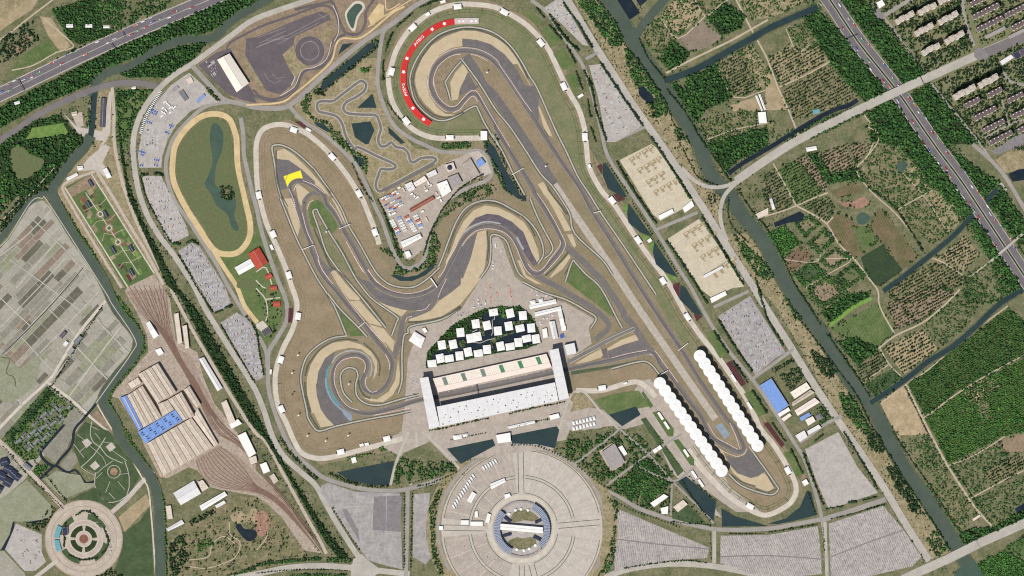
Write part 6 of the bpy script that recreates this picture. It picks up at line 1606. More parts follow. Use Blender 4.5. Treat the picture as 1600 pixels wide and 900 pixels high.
# ---- other buildings: name, label, category, footprint, height, roof, roof material
HB = [
('test_hall', 'large cream white hall of the driving test area', 'hall', "359,84 389,130 370,144 340,94", 12, 'gable', 'cream_roof'),
('shed', 'long narrow dark roofed shed by the canal stub', 'shed', "158,153 156,198 164,199 166,154", 6, 'gable', 'slate_roof'),
('farmhouse', 'first white farmhouse in the nursery', 'house', "104,38 114,38 114,43 104,43", 5, 'gable', 'white_roof'),
('farmhouse', 'second white farmhouse in the nursery', 'house', "134,38 144,38 144,43 134,43", 5, 'gable', 'white_roof'),
('farmhouse', 'third white farmhouse in the nursery', 'house', "162,40 171,40 171,44 162,44", 5, 'gable', 'white_roof'),
('farmhouse', 'white house in the wood left of the curved road', 'house', "22,160 30,158 32,162 24,164", 5, 'gable', 'white_roof'),
('house', 'small pale house north of the bright mown field', 'house', "112,176 120,174 120,180 113,181", 5, 'gable', 'beige_roof'),
('pavilion', 'small white house near the ring road', 'house', "206,136 212,135 212,139 206,139", 5, 'gable', 'white_roof'),
('house', 'white house at the head of the long garden', 'house', "161,265 167,262 174,276 168,279", 7, 'gable', 'white_roof'),
('house', 'long white shed on the canal side of the long garden', 'shed', "104,278 120,270 122,274 106,282", 5, 'gable', 'white_roof'),
('house', 'small white house by the canal path', 'house', "121,260 129,259 130,264 122,266", 5, 'gable', 'white_roof'),
('barn', 'red roofed riding barn', 'barn', "405,386.5 419,410.5 402,421 388,397", 9, 'gable', 'red_roof'),
('riding_hall', 'white roofed riding hall beside the red barn', 'hall', "367,418 391,404.5 398,416 374,429.5", 8, 'gable', 'white_roof'),
('stable', 'red roofed stable, upper of the row', 'stable', rect((420, 432), 10, 8, 25), 5, 'gable', 'red_roof'),
('stable', 'red roofed stable, second of the row', 'stable', rect((427.5, 450), 10, 7, 5), 5, 'gable', 'red_roof'),
('stable', 'red roofed stable, lowest of the row', 'stable', rect((432.5, 475), 11, 8, 0), 5, 'gable', 'red_roof'),
('clubhouse', 'dark roofed clubhouse at the south of the riding centre', 'house', "409,518 420,511 424,519 414,526", 6, 'flat', 'slate_roof'),
('workshop', 'white ribbed workshop hall below the depot', 'hall', "271,770 303,751 314,771 283,789", 9, 'gable', 'grey_roof'),
('workshop', 'long white shed in the south of the rail yard', 'shed', "312,790 351,768 355,774 316,798", 7, 'gable', 'white_roof'),
('workshop', 'small tan hall beside the ribbed workshop', 'hall', "309,753 317,750 326,762 316,768", 7, 'flat', 'beige_roof'),
('workshop', 'pale roofed shed near the canal bank', 'shed', "260,826 284,812 288,818 263,830", 5, 'gable', 'grey_roof'),
('workshop', 'narrow tan building near the canal bank', 'building', "259,791 267,790 270,810 262,811", 6, 'flat', 'beige_roof'),
('workshop', 'pale blue shed behind the long white shed', 'shed', "336,790 350,782 353,786 339,794", 5, 'flat', 'grey_roof'),
('rail_office', 'long pale roofed building beside the yard tracks', 'building', "311,561 340,611 348,606 319,558", 8, 'gable', 'grey_roof'),
('rail_office', 'stepped tan building at the head of the yard', 'building', "272,491 278,538 285,535 279,489", 8, 'flat', 'beige_roof'),
('rail_office', 'narrow stepped building behind the tan one', 'building', "285,510 290,545 296,543 292,508", 10, 'flat', 'beige_roof'),
('rail_office', 'white office beside the railway path', 'building', "346,630 354,625 368,658 358,662", 10, 'flat', 'beige_roof'),
('rail_office', 'white and blue control building by the railway path', 'building', "371,681 384,675 400,708 389,715", 9, 'flat', 'white_roof'),
('rail_office', 'tan block below the control building', 'building', "389,716 400,712 402,722 392,726", 8, 'flat', 'beige_roof'),
('rail_office', 'white annex under the office beside the railway path', 'building', "358,662 372,655 378,662 362,670", 8, 'flat', 'white_roof'),
('shed', 'white shed left of the yard throat', 'shed', "228,505 234,502 248,524 240,529", 6, 'gable', 'white_roof'),
('shed', 'small square white shed above the depot', 'shed', "242,547 251,544 256,552 248,556", 5, 'flat', 'white_roof'),
('gatehouse', 'white box beside the depot railway path', 'building', "406,726 416,722 422,736 412,740", 7, 'flat', 'white_roof'),
('gatehouse', 'tan box beside the depot railway path', 'building', "421,744 428,740 435,751 428,756", 6, 'flat', 'tan_roof'),
('storage_shed', 'long grey stack shed in the depot yard', 'shed', "279,144.5 285.5,141 294.5,154.5 289,158", 4, 'flat', 'house_grey'),
('storage_shed', 'pale slab store at the top of the depot yard', 'shed', "290,124.5 298,120 302.5,128 295,132", 3, 'flat', 'beige_roof'),
('storage_shed', 'blue sided store at the corner of the depot yard', 'shed', "307,158 318,146.5 321,150 310,161", 4, 'gable', 'blue_roof'),
('storage_shed', 'grey slab row in the upper depot yard', 'shed', "269,140 276.5,134.5 279.5,138 271.5,144.5", 3, 'flat', 'mid_roof'),
# service yard
('warehouse', 'white cube warehouse in the service yard', 'warehouse', "682,288 698,282 705,299 691,308", 10, 'flat', 'white_roof'),
('warehouse', 'long white warehouse at the foot of the service yard', 'warehouse', "626,378 656,365 659,372 630,387", 8, 'gable', 'white_roof'),
('warehouse', 'small white hut at the tip of the service yard', 'hut', "632,394 639,392 643,400 636,404", 6, 'flat', 'white_roof'),
('warehouse', 'long red brown roofed workshop in the service yard', 'workshop', "640,327 676,306 679,311 642,332", 7, 'gable', 'brown_roof'),
('warehouse', 'pale grey square hall beside the kart start', 'hall', "632,289 643,284 649,295 639,300", 8, 'flat', 'grey_roof'),
('warehouse', 'peach roofed hall beside the kart start', 'hall', "646,286 663,275 668,282 650,292", 7, 'flat', 'peach_roof'),
('warehouse', 'white flat hall right of the peach one', 'hall', "666,272 680,265 683,272 670,278", 7, 'flat', 'grey_roof'),
('canopy_house', 'blue roofed pavilion on the pale forecourt', 'pavilion', "744,253 752,247 758,255 748,262", 7, 'flat', 'blue_roof'),
('warehouse', 'grey square hall below the dome house', 'hall', "699,278 715,272 722,285 706,294", 8, 'flat', 'mid_roof'),
('courtyard_house', 'square courtyard building with a tan roof', 'building', "722,258 735,248 749,272 730,280", 7, 'flat', 'apron'),
('dome_house', 'square hall with a dark round dome', 'building', "695,258 708,254 712,265 700,270", 8, 'flat', 'beige_roof'),
# paddock
('marquee', 'long white marquee at the paddock corner', 'marquee', "827,476 868,467.5 869.5,474 828.5,483", 6, 'gable', 'white_roof'),
('marquee', 'small white tent, left of the pair on the long marquee', 'tent', "828,470 836,468.5 837,474 829.5,475.5", 5, 'hip', 'white_roof'),
('marquee', 'small white tent, right of the pair on the long marquee', 'tent', "841.5,467 848,466 849,471 842.5,472.5", 5, 'hip', 'white_roof'),
('marquee', 'horizontal arm of the white L shaped marquee', 'marquee', "835.5,488 876,478.5 877,484.5 837,494.5", 6, 'gable', 'white_roof'),
('marquee', 'vertical arm of the white L shaped marquee', 'marquee', "871,485.5 877.5,485 882.5,508.5 876.5,510", 6, 'gable', 'white_roof'),
('marquee', 'white barrel vaulted hall in the paddock', 'hall', "858,503 864,529.5 872,528 866.5,501.5", 8, 'gable', 'grey_roof'),
('marquee', 'white box tent left of the barrel vault', 'tent', "847,514.5 848.5,528.5 856,527 854,513", 5, 'flat', 'white_roof'),
('marquee', 'small white tent right of the barrel vault', 'tent', "876.5,510.5 884,509 884,516.5 877.5,517.5", 5, 'flat', 'white_roof'),
('marquee', 'small blue roofed tent in the paddock', 'tent', "875,523.5 879.5,522 881,527 876,529", 4, 'flat', 'blue_tarp'),
('medical_block', 'pale grey block beside the last corner wing', 'building', "881.5,539.5 897,536 900.5,552 886,555", 14, 'flat', 'stand_roof'),
('tyre_hall', 'large white tent left of the lake pavilions', 'tent', "648,518 639,532 658,544 664,528", 9, 'hip', 'white_roof'),
('tyre_hall', 'small pale tent above the large white tent', 'tent', "659,514 664,512 668,518 663,520", 5, 'flat', 'white_roof'),
# south
('axis_pavilion', 'white square pavilion on the axis bridge', 'pavilion', "775,680 797,676 798,690 778,693", 9, 'flat', 'white_roof'),
('marquee', 'white tent on the promenade right of the axis', 'tent', "858,649.5 872.5,646 874.5,652.5 860,656.5", 6, 'flat', 'white_roof'),
('marquee', 'white tent row on the promenade edge', 'marquee', "792,666.5 835,657 836,661 794,670", 4, 'gable', 'white_roof'),
('marquee', 'white tent on the promenade left of the axis', 'tent', "708,680.5 721,678.5 722,685 709.5,687.5", 5, 'hip', 'white_roof'),
('marquee', 'smaller white tent on the promenade left of the axis', 'tent', "723,678.5 730,676.5 731,681 724,683", 5, 'hip', 'white_roof'),
('court_building', 'square grey roofed building in the south garden', 'building', "940,707 960,693 976,722 956,734", 10, 'flat', 'mid_roof'),
('court_building', 'narrow white wing beside the square grey building', 'building', "966,699 972,696 980,709 975,712", 6, 'flat', 'white_roof'),
('white_pavilion', 'long white pavilion in the south garden', 'pavilion', "1016,786 1037,772 1044,776 1022,792", 7, 'flat', 'white_roof'),
('white_pavilion', 'small white pavilion in the south garden', 'pavilion', "1032,794 1044,791 1043,803 1034,803", 6, 'flat', 'white_roof'),
('white_pavilion', 'beige flat pavilion on the dark lawn', 'pavilion', "1052,792 1067,781 1074,788 1059,800", 6, 'flat', 'beige_roof'),
# great plaza
('plaza_shed', 'long white shed on the great plaza', 'shed', "766,756 788,747 790,753 768,764", 6, 'gable', 'white_roof'),
('plaza_shed', 'tall narrow white shed on the great plaza', 'shed', "730,782 738,768 744,772 736,786", 6, 'gable', 'white_roof'),
('plaza_shed', 'small white shed near the ring building', 'shed', "788,773 796,771 798,776 789,780", 5, 'flat', 'white_roof'),
('plaza_shed', 'white shed beside the plaza bushes', 'shed', "720,813 732,813 732,820 720,820", 5, 'flat', 'white_roof'),
('plaza_shed', 'wide white shed beside the plaza bushes', 'shed', "735,815 754,815 754,822 735,822", 5, 'flat', 'white_roof'),
('plaza_shed', 'slim white shed left of the ring building', 'shed', "758,816 762,802 767,804 764,818", 5, 'flat', 'white_roof'),
('plaza_shed', 'tiny white shed in the great plaza', 'shed', "742,800 746,798 747,808 742,809", 4, 'flat', 'white_roof'),
('plaza_shed', 'white box at the west edge of the great plaza', 'shed', "686,822 692,822 692,828 686,828", 5, 'flat', 'white_roof'),
# east factory
('factory', 'long blue roofed factory beside the east stand', 'factory', "1187,602.5 1205,591.5 1231.5,633 1214.5,645.5", 9, 'flat', 'blue_roof'),
('factory', 'white end building of the blue factory', 'building', "1215,646.5 1231.5,636.5 1234,641.5 1218,651.5", 8, 'flat', 'white_roof'),
('factory', 'cream roofed hall beside the garden ponds', 'hall', "1234.5,613 1259.5,597.5 1266,606.5 1241.5,623", 8, 'flat', 'cream_roof'),
('factory', 'pinkish tan hall, second of the factory row', 'hall', "1237.5,628.5 1266,609 1272.5,613.5 1238.5,634.5", 7, 'gable', 'tan_roof'),
('factory', 'pink and cream roofed hall, third of the factory row', 'hall', "1241.5,641 1272.5,621.5 1280.5,628.5 1246.5,649.5", 7, 'gable', 'peach_roof'),
('factory', 'small blue roofed shed in the factory row', 'shed', "1249.5,652.5 1263.5,644.5 1266.5,649 1252,658", 5, 'flat', 'blue_roof'),
('factory', 'white house with a yellow court in the factory yard', 'building', "1258,656 1269.5,650.5 1274,658 1262.5,665", 7, 'flat', 'cream_roof'),
('factory', 'pale blue flat building at the factory gate', 'building', "1242.5,680.5 1256.5,672.5 1261.5,682.5 1249.5,690.5", 6, 'flat', 'grey_roof'),
('factory', 'wide grey flat building at the factory gate', 'building', "1261,673.5 1278.5,663.5 1283,668.5 1263,679.5", 6, 'flat', 'grey_roof'),
('factory', 'pink shed behind the blue factory', 'shed', "1221,654 1233.5,645.5 1236.5,649.5 1224.5,658.5", 5, 'flat', 'peach_roof'),
('factory', 'round roofed kiosk at the factory car park', 'house', "1274,649.5 1281.5,645.5 1286.5,652.5 1278.5,657", 5, 'hip', 'house_grey'),
('site_office', 'white site office on the first tan lot', 'office', "1066,325 1080.5,313.5 1084.5,322 1070,332.5", 5, 'flat', 'white_roof'),
('site_office', 'white angled office row at the foot of the first tan lot', 'office', "1028.5,337 1050.5,326.5 1052.5,332.5 1031,344", 5, 'flat', 'white_roof'),
('site_office', 'white office row at the foot of the second tan lot', 'office', "1109.5,466 1133,455 1135.5,461 1112,473.5", 5, 'flat', 'white_roof'),
('site_office', 'white cabin row in the second tan lot', 'office', "1098,431 1128,415.5 1130,419 1100,435", 4, 'flat', 'grey_roof'),
('greenhouse', 'left of two white greenhouses by the tan field', 'greenhouse', "1180,150 1190,174 1192,172 1183,149", 4, 'gable', 'white_roof'),
('greenhouse', 'right of two white greenhouses by the tan field', 'greenhouse', "1185,148 1194,172 1197,171 1188,147", 4, 'gable', 'white_roof'),
('house', 'white farmhouse below the two greenhouses', 'house', "1184,176 1196,175 1198,192 1186,193", 6, 'flat', 'white_roof'),
('house', 'pink white roadside farmhouse below the diagonal road', 'house', "1259,231 1275,228 1276,234 1261,237", 5, 'gable', 'white_roof'),
('house', 'teal roofed shed on the dark channel bank', 'shed', "1270,172 1280,171 1280,177 1271,178", 4, 'flat', 'cyan_roof'),
('house', 'white barn by the long dark pond', 'barn', "1202,311 1206,310 1211,326 1207,328", 5, 'gable', 'grey_roof'),
('house', 'small white hut at the lower sandy road', 'hut', "1519,811 1530,804 1532,807 1521,814", 4, 'flat', 'beige_roof'),
('house', 'small farm shed on the canal bank by the hedge plots', 'shed', "1180,335 1200,325 1200,335 1184,342", 4, 'flat', 'beige_roof'),
('shop', 'white and blue shop beside the estate crossing', 'shop', "1562,96 1579,85.5 1583.5,90 1566,102", 6, 'flat', 'grey_roof'),
('shop', 'dark roofed shop at the right edge', 'shop', "1582,84 1591,79.5 1595.5,88.5 1586.5,93", 7, 'flat', 'dark_blue_roof'),
('shop', 'second dark roofed shop at the right edge', 'shop', "1592.5,79.5 1600,76 1601.5,84 1595.5,88.5", 7, 'flat', 'slate_roof'),
('shop', 'white shop with blue awning at the top of the estate', 'shop', "1369,4.5 1378,0 1382.5,7.5 1373.5,13.5", 6, 'flat', 'white_roof'),
]
for t_ in HB:
  nm, lb, ct, s, h, rf, rm = t_
  house(nm, lb, ct, s, h, rf, rm, 'wall', vents=3 if ct in ('hall', 'warehouse', 'factory') else 0)
dm = [o for o in bpy.data.objects if o.name.startswith('dome_house')][0]
b = MB()
for k_ in range(4):
  b.cone((dm.location.x - 2, dm.location.y, 0)[:2], 8.5 * math.cos(k_ * .38), 8.5 + 7 * math.sin(k_ * .38), 8.5 + 7 * math.sin((k_ + 1) * .38), 16, r2=8.5 * math.cos((k_ + 1) * .38))
b.build('dome', 'dark_blue_roof', dm, tuple(dm.location))

# ---- apartment estate
APT = [((1412.5, 28), 32, 8.5, 36, 'first from the highway in the top row'), ((1447.5, 14), 31, 8.5, 36, 'second from the highway in the top row'), ((1474, 0), 20, 8, 36, 'third from the highway in the top row'), ((1442.5, 46.5), 32, 8.5, 36, 'first from the highway in the middle row'), ((1480, 28.5), 34, 8.5, 36, 'second from the highway in the middle row'),
   ((1453, 77), 31, 8.5, 36, 'first from the highway in the row above the diagonal road'), ((1490, 59), 33, 8.5, 36, 'second from the highway in the row above the diagonal road'), ((1505, 144.5), 38, 9, 50, 'left of the tall pair below the diagonal road'), ((1542, 127), 34, 9, 50, 'right of the tall pair below the diagonal road')]
LOW = [((1518.6, 160), 26, 'left block of the upper row in the south estate'), ((1553.6, 144), 25, 'right block of the upper row in the south estate'), ((1539, 176.5), 38, 'second row block of the south estate'), ((1552, 196.5), 38, 'third row block of the south estate'), ((1563, 215), 40, 'lowest block of the south estate'), ((1586, 152), 27, 'upper right edge block of the south estate'), ((1594, 176), 30, 'right edge block of the south estate'), ((1600, 200), 24, 'low right edge block of the south estate'),
   ((1540, 17), 46, 'upper left of the north east estate'), ((1546, 37), 46, 'second left of the north east estate'), ((1588, 16), 42, 'upper right of the north east estate'), ((1593, 38), 30, 'lower right of the north east estate'), ((1528, 1), 30, 'top edge of the north east estate')]

def apartment(c, L, D, h, label, tower):
  ang = 26.5
  z = zat(c)
  P = rect(c, L, D, ang)
  sl_, m_ = fill_mask(P)
  if sl_ is not None:
    block[sl_] |= grow(m_)
  C = (*w2(c), z)
  e = empty('apartment_block', C, label, 'apartment', 'tall apartment blocks' if tower else 'low apartment blocks')
  n = max(3, int(L / (8 if tower else 6)))
  co, si = math.cos(R(ang)), math.sin(R(ang))
  W_, DD = L * UNIT, D * UNIT
  loc = lambda u, v: (C[0] + u * co - v * si, C[1] + u * si + v * co)
  for i in range(n):
    u = -W_ / 2 + W_ * (i + .5) / n
    st = (1.2 if i % 2 else -1.2) * (1 if tower else .4)
    hh = h + (1.6 if i % 2 else 0)
    b = MB(); b.box(loc(u, st), W_ / n * .985, DD, z - .3, z + hh, R(ang)); w_ = b.build('stair_section', 'wall_warm' if tower else 'wall', e, C)
    b = MB()
    if tower:
      b.box(loc(u, st), W_ / n * .97, DD * .96, z + hh, z + hh + .9, R(ang))
      b.build('roof', 'tower_roof', w_, C)
      b = MB(); b.box(loc(u + 1, st + DD * .22), 4.5, 4, z + hh + .9, z + hh + 4.2, R(ang)); b.build('lift_house', 'wall', w_, C)
    else:
      q = [loc(u - W_ / n * .49, st - DD * .5), loc(u + W_ / n * .49, st - DD * .5), loc(u + W_ / n * .49, st + DD * .5), loc(u - W_ / n * .49, st + DD * .5)]
      b.gable(q, z + hh, 3.0); b.build('roof', 'block_roof', w_, C)
      b = MB(); b.box(loc(u, st + DD * .3), 3.2, 3.0, z + hh, z + hh + 3.0, R(ang)); b.build('dormer', 'white_roof', w_, C)
    for v_, nm_ in ((-DD / 2 + st - .6, 'balcony'),):
      b = MB()
      zz = 3.0
      while zz < h - 1:
        b.box(loc(u - 1.5, v_), W_ / n * .4, 1.6, z + zz, z + zz + 1.1, R(ang))
        zz += 3.0
      b.build(nm_, 'white_roof', w_, C)
    b = MB()
    zz = 1.2
    while zz < h - 1:
      b.box(loc(u + W_ / n * .22, -DD / 2 + st), W_ / n * .3, .2, z + zz, z + zz + 1.5, R(ang))
      b.box(loc(u, DD / 2 + st), W_ / n * .5, .2, z + zz, z + zz + 1.4, R(ang))
      zz += 3.0
    b.build('window', 'glass', w_, C)
  return e

for c, L, D, h, lb in APT:
  apartment(c, L, D, h, f'tall tan apartment block, {lb}', True)
for c, L, lb in LOW:
  apartment(c, L, 8, 17, f'low dark roofed apartment block, {lb}', False)
for c, L, lb in (((1555, 52), 34, 'left'), ((1588, 36 + 18), 26, 'right')):
  house('shop_row', f'low pale roofed shop row on the boulevard, {lb} half', 'shop', rect((c[0], c[1] - 1), L, 5, 26.5), 6, 'flat', 'mid_roof')

# ---- ring building on the great plaza
rb = empty('ring_building', (*w2(PC), 0.9), 'ring shaped blue louvred building at the heart of the great plaza', 'building')
C = tuple(rb.location)

def arc_block(nm, r0, r1, a0, a1, z0, z1, m, par, n=None):
  n = n or max(2, int(abs(a1 - a0) / 6))
  P_ = [w2((PC[0] + r1 * math.cos(R(a0 + (a1 - a0) * i / n)), PC[1] - r1 * math.sin(R(a0 + (a1 - a0) * i / n)))) for i in range(n + 1)] + [w2((PC[0] + r0 * math.cos(R(a0 + (a1 - a0) * i / n)), PC[1] - r0 * math.sin(R(a0 + (a1 - a0) * i / n)))) for i in range(n, -1, -1)]
  b = MB(); b.prism(P_, z0, z1, 0, True)
  return b.build(nm, m, par, C)

for a0, a1 in ((-43, 64), (138, 244)):
  arc_block('ring_hall', 34.5, 43.8, a0, a1, 0.6, 12, 'slate_roof', rb)
  k_ = int((a1 - a0) / 3.4)
  for i in range(k_):
    t = a0 + (a1 - a0) * (i + .5) / k_
    arc_block('louvre', 34.2, 44.2, t - 1.25, t + 1.25, 12, 13.6, 'louvre_blue', rb, 2)
arc_block('outer_terrace', 41.5, 44.5, 66, 136, 0.6, 4, 'mid_roof', rb)
arc_block('outer_terrace', 41.5, 44.5, 246, 315, 0.6, 4, 'mid_roof', rb)
for dy, nm in ((-2.6, 'bridge_beam'), (2.2, 'bridge_beam')):
  b = MB(); b.box(w2((PC[0] - .5, PC[1] + dy - 0.8)), 134, 9, 9, 12.6, R(-5)); b.build(nm, 'white_roof', rb, C)
b = MB(); b.box(w2((PC[0] - .5, PC[1] - 0.9)), 130, 3, 8, 11, R(-5)); b.build('bridge_deck', 'slate_roof', rb, C)
for x, y, a in ((793, 812, -38), (842, 814, 27), (792, 836, 15), (839, 841, -27)):
  b = MB(); b.box(w2((x, y)), 26, 8, 0.6, 8, R(a)); b.build('radial_hall', 'dark_blue_roof', rb, C)
for i, p in enumerate(pp("795.5,803 805.5,797 814,795.5 825,797 807.5,858.5 818.5,860 827,857.5 836.5,852")):
  q = w2(p)
  e = empty('parasol', (*q, 1), ('white round parasol, %s' % ('first', 'second', 'third', 'fourth')[i % 4]) + (' from the west in the upper court' if i < 4 else ' from the west in the lower court'), 'parasol', 'parasols of the ring building')
  b = MB(); b.cone(q, 4.6, 4.0, 5.6, 12, skirt=.3); b.build('canopy', 'white_roof', e, tuple(e.location))
  b = MB(); b.cone(q, .25, 0.9, 4.4, 6, r2=.2); b.build('pole', 'steel', e, tuple(e.location))

# ---- arc building and dark hall on the small round plaza
cy = empty('arc_building', (*w2((91, 842)), 1), 'cyan roofed arc building on the small round plaza', 'building')
for a0, a1 in ((152, 178), (182, 206)):
  n = 6
  P_ = [w2((131 + 46 * math.cos(R(a0 + (a1 - a0) * i / n)), 842 - 46 * math.sin(R(a0 + (a1 - a0) * i / n)))) for i in range(n + 1)] + [w2((131 + 38 * math.cos(R(a0 + (a1 - a0) * i / n)), 842 - 38 * math.sin(R(a0 + (a1 - a0) * i / n)))) for i in range(n, -1, -1)]
  b = MB(); b.prism(P_, .3, 7, 0, True); b.build('arc_hall', 'cyan_roof', cy, tuple(cy.location))
  for k_ in range(5):
    t = a0 + (a1 - a0) * (k_ + .5) / 5
    b = MB(); b.box(w2((131 + 42 * math.cos(R(t)), 842 - 42 * math.sin(R(t)))), 15, .8, 7, 7.6, R(t)); b.build('roof_rib', 'steel', cy, tuple(cy.location))
house('plaza_hall', 'dark blue flat hall inside the cyan arc', 'building', "98,825 106,823 106,835 99,837", 7, 'flat', 'dark_blue_roof')

# ---- courtyard village and dark roofed houses in the south west
vil = pp("83.5,625 93.5,630 108.5,636.5 98.5,656.5 83.5,678.5 63.5,701.5 56.5,706.5 25,693.5 21.5,686.5 50,663.5 65,650 76.5,633.5")
k_ = 0
for i in range(-9, 10):
  for j in range(-7, 8):
    c = (62 + i * 6.4 * .69 + j * 6.8 * .72 + rng.uniform(-.8, .8), 664 - i * 6.4 * .72 + j * 6.8 * .69 + rng.uniform(-.8, .8))
    if inside(c, vil) and (i * 3 + j * 5) % 7 not in (0, 3):
      L_ = rng.uniform(4.5, 7)
      house('courtyard_house', f'grey roofed courtyard house, {nth(k_)} counted from the lower left of the village', 'house', rect(c, L_, rng.uniform(2.8, 4), 46 if (i + j) % 3 else -44), 5, 'gable', ['house_grey', 'house_grey', 'slate_roof'][k_ % 3], 'wall', group='courtyard houses of the village')
      k_ += 1
for i, s in enumerate(("0,718 10,715 15,725 2,729", "8,726 20,731 16,740 4,735", "18,731 28,738 22,748 14,741", "25,739 34,745 28,752 20,748", "0,735 11,741 6,752 -5,748", "10,745 21,751 15,762 4,756", "-8,755 6,762 0,772 -12,768", "40,722 50,731 46,736 36,727")):
  house('slate_house', 'dark blue roofed house beside the diagonal avenue, ' + ('top corner', 'second from the top', 'upper right', 'rightmost of the cluster', 'upper left', 'middle', 'lower left', 'across the avenue')[i], 'house', s, 8, 'gable', 'dark_blue_roof' if i < 7 else 'house_grey', group='dark roofed houses')
for i, (c, L_, D_) in enumerate((((122, 531), 14, 7), ((111, 549), 12, 6), ((99, 523), 11, 6), ((103, 537), 7, 5))):
  house('farm_building', ('long grey farm building on the farm road', 'second grey farm building on the farm road', 'dark farm building behind the trees', 'small white farm building behind the trees')[i], 'building', rect(c, L_, D_, 50), 6, 'gable', ['house_grey', 'mid_roof', 'slate_roof', 'white_roof'][i])
for i, (a, b_) in enumerate(((.07, .18), (.22, .62), (.36, .32), (.66, .74), (.72, .2), (.9, .62))):
  house('garden_house', 'dark roofed garden house, %s from the top of the long garden' % ('first', 'second', 'third', 'fourth', 'fifth', 'sixth')[i], 'house', rect(gpt(a, b_), 11, 5, -60), 4, 'gable', 'dark_blue_roof', group='houses of the long garden')

# ---- rows of trailers, containers and tents in the service yard
cols = ['white_roof', 'car_red', 'blue_tarp', 'grey_roof', 'white_roof', 'orange', 'blue_roof', 'banner_white']
k_ = 0
for r_, (s0, s1) in enumerate((("595,311 620,298", ''), ("597,314.5 623.5,301", ''), ("600.5,322 626,309", ''), ("603.5,329 627.5,315", ''), ("606.5,331.5 630.5,319", ''))):
  a, b_ = pp(s0)
  n = 6
  for i in range(n):
    p = lerp2(a, b_, (i + .5) / n)
    h_ = rect(p, 4.3, 1.9, 27)
    Q = [w2(q) for q in h_]
    e = empty('trailer', (*w2(p), zat(p)), '%s race trailer from the left, %s row of the service yard' % (nth(i), ('first', 'second', 'third', 'fourth', 'fifth')[r_]), 'trailer', 'trailers in row %s' % ('one', 'two', 'three', 'four', 'five')[r_])
    C = tuple(e.location)
    b = MB(); b.prism(Q, C[2] + 1.1, C[2] + 4.0, 0, True); b.build('box_body', cols[(i * 3 + r_ * 5) % 8], e, C)
    b = MB()
    for t in (.2, .8):
      b.box(lerp2(lerp2(Q[0], Q[1], t), lerp2(Q[3], Q[2], t), .5), 2.2, 3, C[2] + .1, C[2] + 1.1, R(27))
    b.build('wheel_set', 'dark_metal', e, C)
    k_ += 1
for r_, (s0, n) in enumerate((("611,343 623,365", 7), ("622,338.5 634,362", 6), ("634,337 649.5,362", 7), ("648.5,335.5 658.5,357", 6))):
  a, b_ = pp(s0)
  for i in range(n):
    p = lerp2(a, b_, (i + .5) / n)
    house('tent', '%s team tent from the top, %s column of the service yard' % (nth(i), ('first', 'second', 'third', 'fourth')[r_]), 'tent', rect(p, 6.6, 2.8, 27), 3, 'gable', ['white_roof', 'banner_white', 'blue_roof', 'white_roof', 'red_roof', 'grey_roof', 'white_roof', 'peach_roof'][(i * 3 + r_ * 2) % 8], group='tents of the service yard', door=False, windows=False)
for i, p in enumerate(pp("630.5,296.5 643,303.5 648,307.5 651,309 663.5,293.5 666.5,298 669.5,287 672.5,290 682,302.5 685,309 689,313.5 660,330.5 666.5,343 623.5,293.5 609,335.5 615,334")):
  house('hut', f'small pale hut in the service yard, {nth(i)} counted from the kart track side', 'hut', rect(p, 4.5 if i % 3 else 7, 2.6, 27 if i % 2 else -63), 3, 'flat', 'white_roof' if i % 4 else 'beige_roof', group='huts of the service yard', windows=False)
for i in range(14):
  p = pp("780,530")[0]
  c = (780 + (655 + (i % 7) * 30) * .17778, 530 + (735 - (i % 7) * 7 + (i // 7) * 48) * .17778)
  house('tent', f'{nth(i % 7)} small white tent from the left, {("upper", "lower")[i // 7]} row of the south court', 'tent', rect(c, 3.6, 5.6, 10), 3, 'hip', 'white_roof', group='tents of the south court', door=False, windows=False)

# ---- gantries and footbridges across the track
GANT = [("530,357.5 547.5,350", 'white gantry over the west legs, upper'), ("472,390 490,383", 'white gantry over the west legs, left'), ("559.5,512 570,503.5", 'white gantry before the snail bend'), ("673,434.5 683,449", 'white footbridge over the bottom curve'), ("800,273 818,262.5", 'white gantry over the infield track'), ("1059,548 1075,536", 'white gantry over the back straight near the east stand'), ("1031,586 1044,578.5", 'white gantry at the top of the west umbrella stand'), ("927,333 939,329.5", 'white gantry over the middle of the back straight'), ("744.5,601 747,615", 'dark gantry over the pit straight')]
for s, lb in GANT:
  a, b_ = [w2(p) for p in pp(s)]
  e = empty('gantry', (*lerp2(a, b_, .5), .8), lb, 'gantry', 'gantries over the track')
  C = tuple(e.location)
  L = math.hypot(b_[0] - a[0], b_[1] - a[1])
  an = math.atan2(b_[1] - a[1], b_[0] - a[0])
  m_ = 'dark_metal' if 'dark' in lb else 'white_roof'
  w_ = 3.2 if 'footbridge' in lb else 1.7
  b = MB(); b.box(lerp2(a, b_, .5), L, w_, 7.0, 8.6, an); b.build('beam', m_, e, C)
  for t in (.02, .98):
    b = MB(); b.box(lerp2(a, b_, t), 1.2, w_ * .8, 0.4, 7.0, an); b.build('post', m_, e, C)
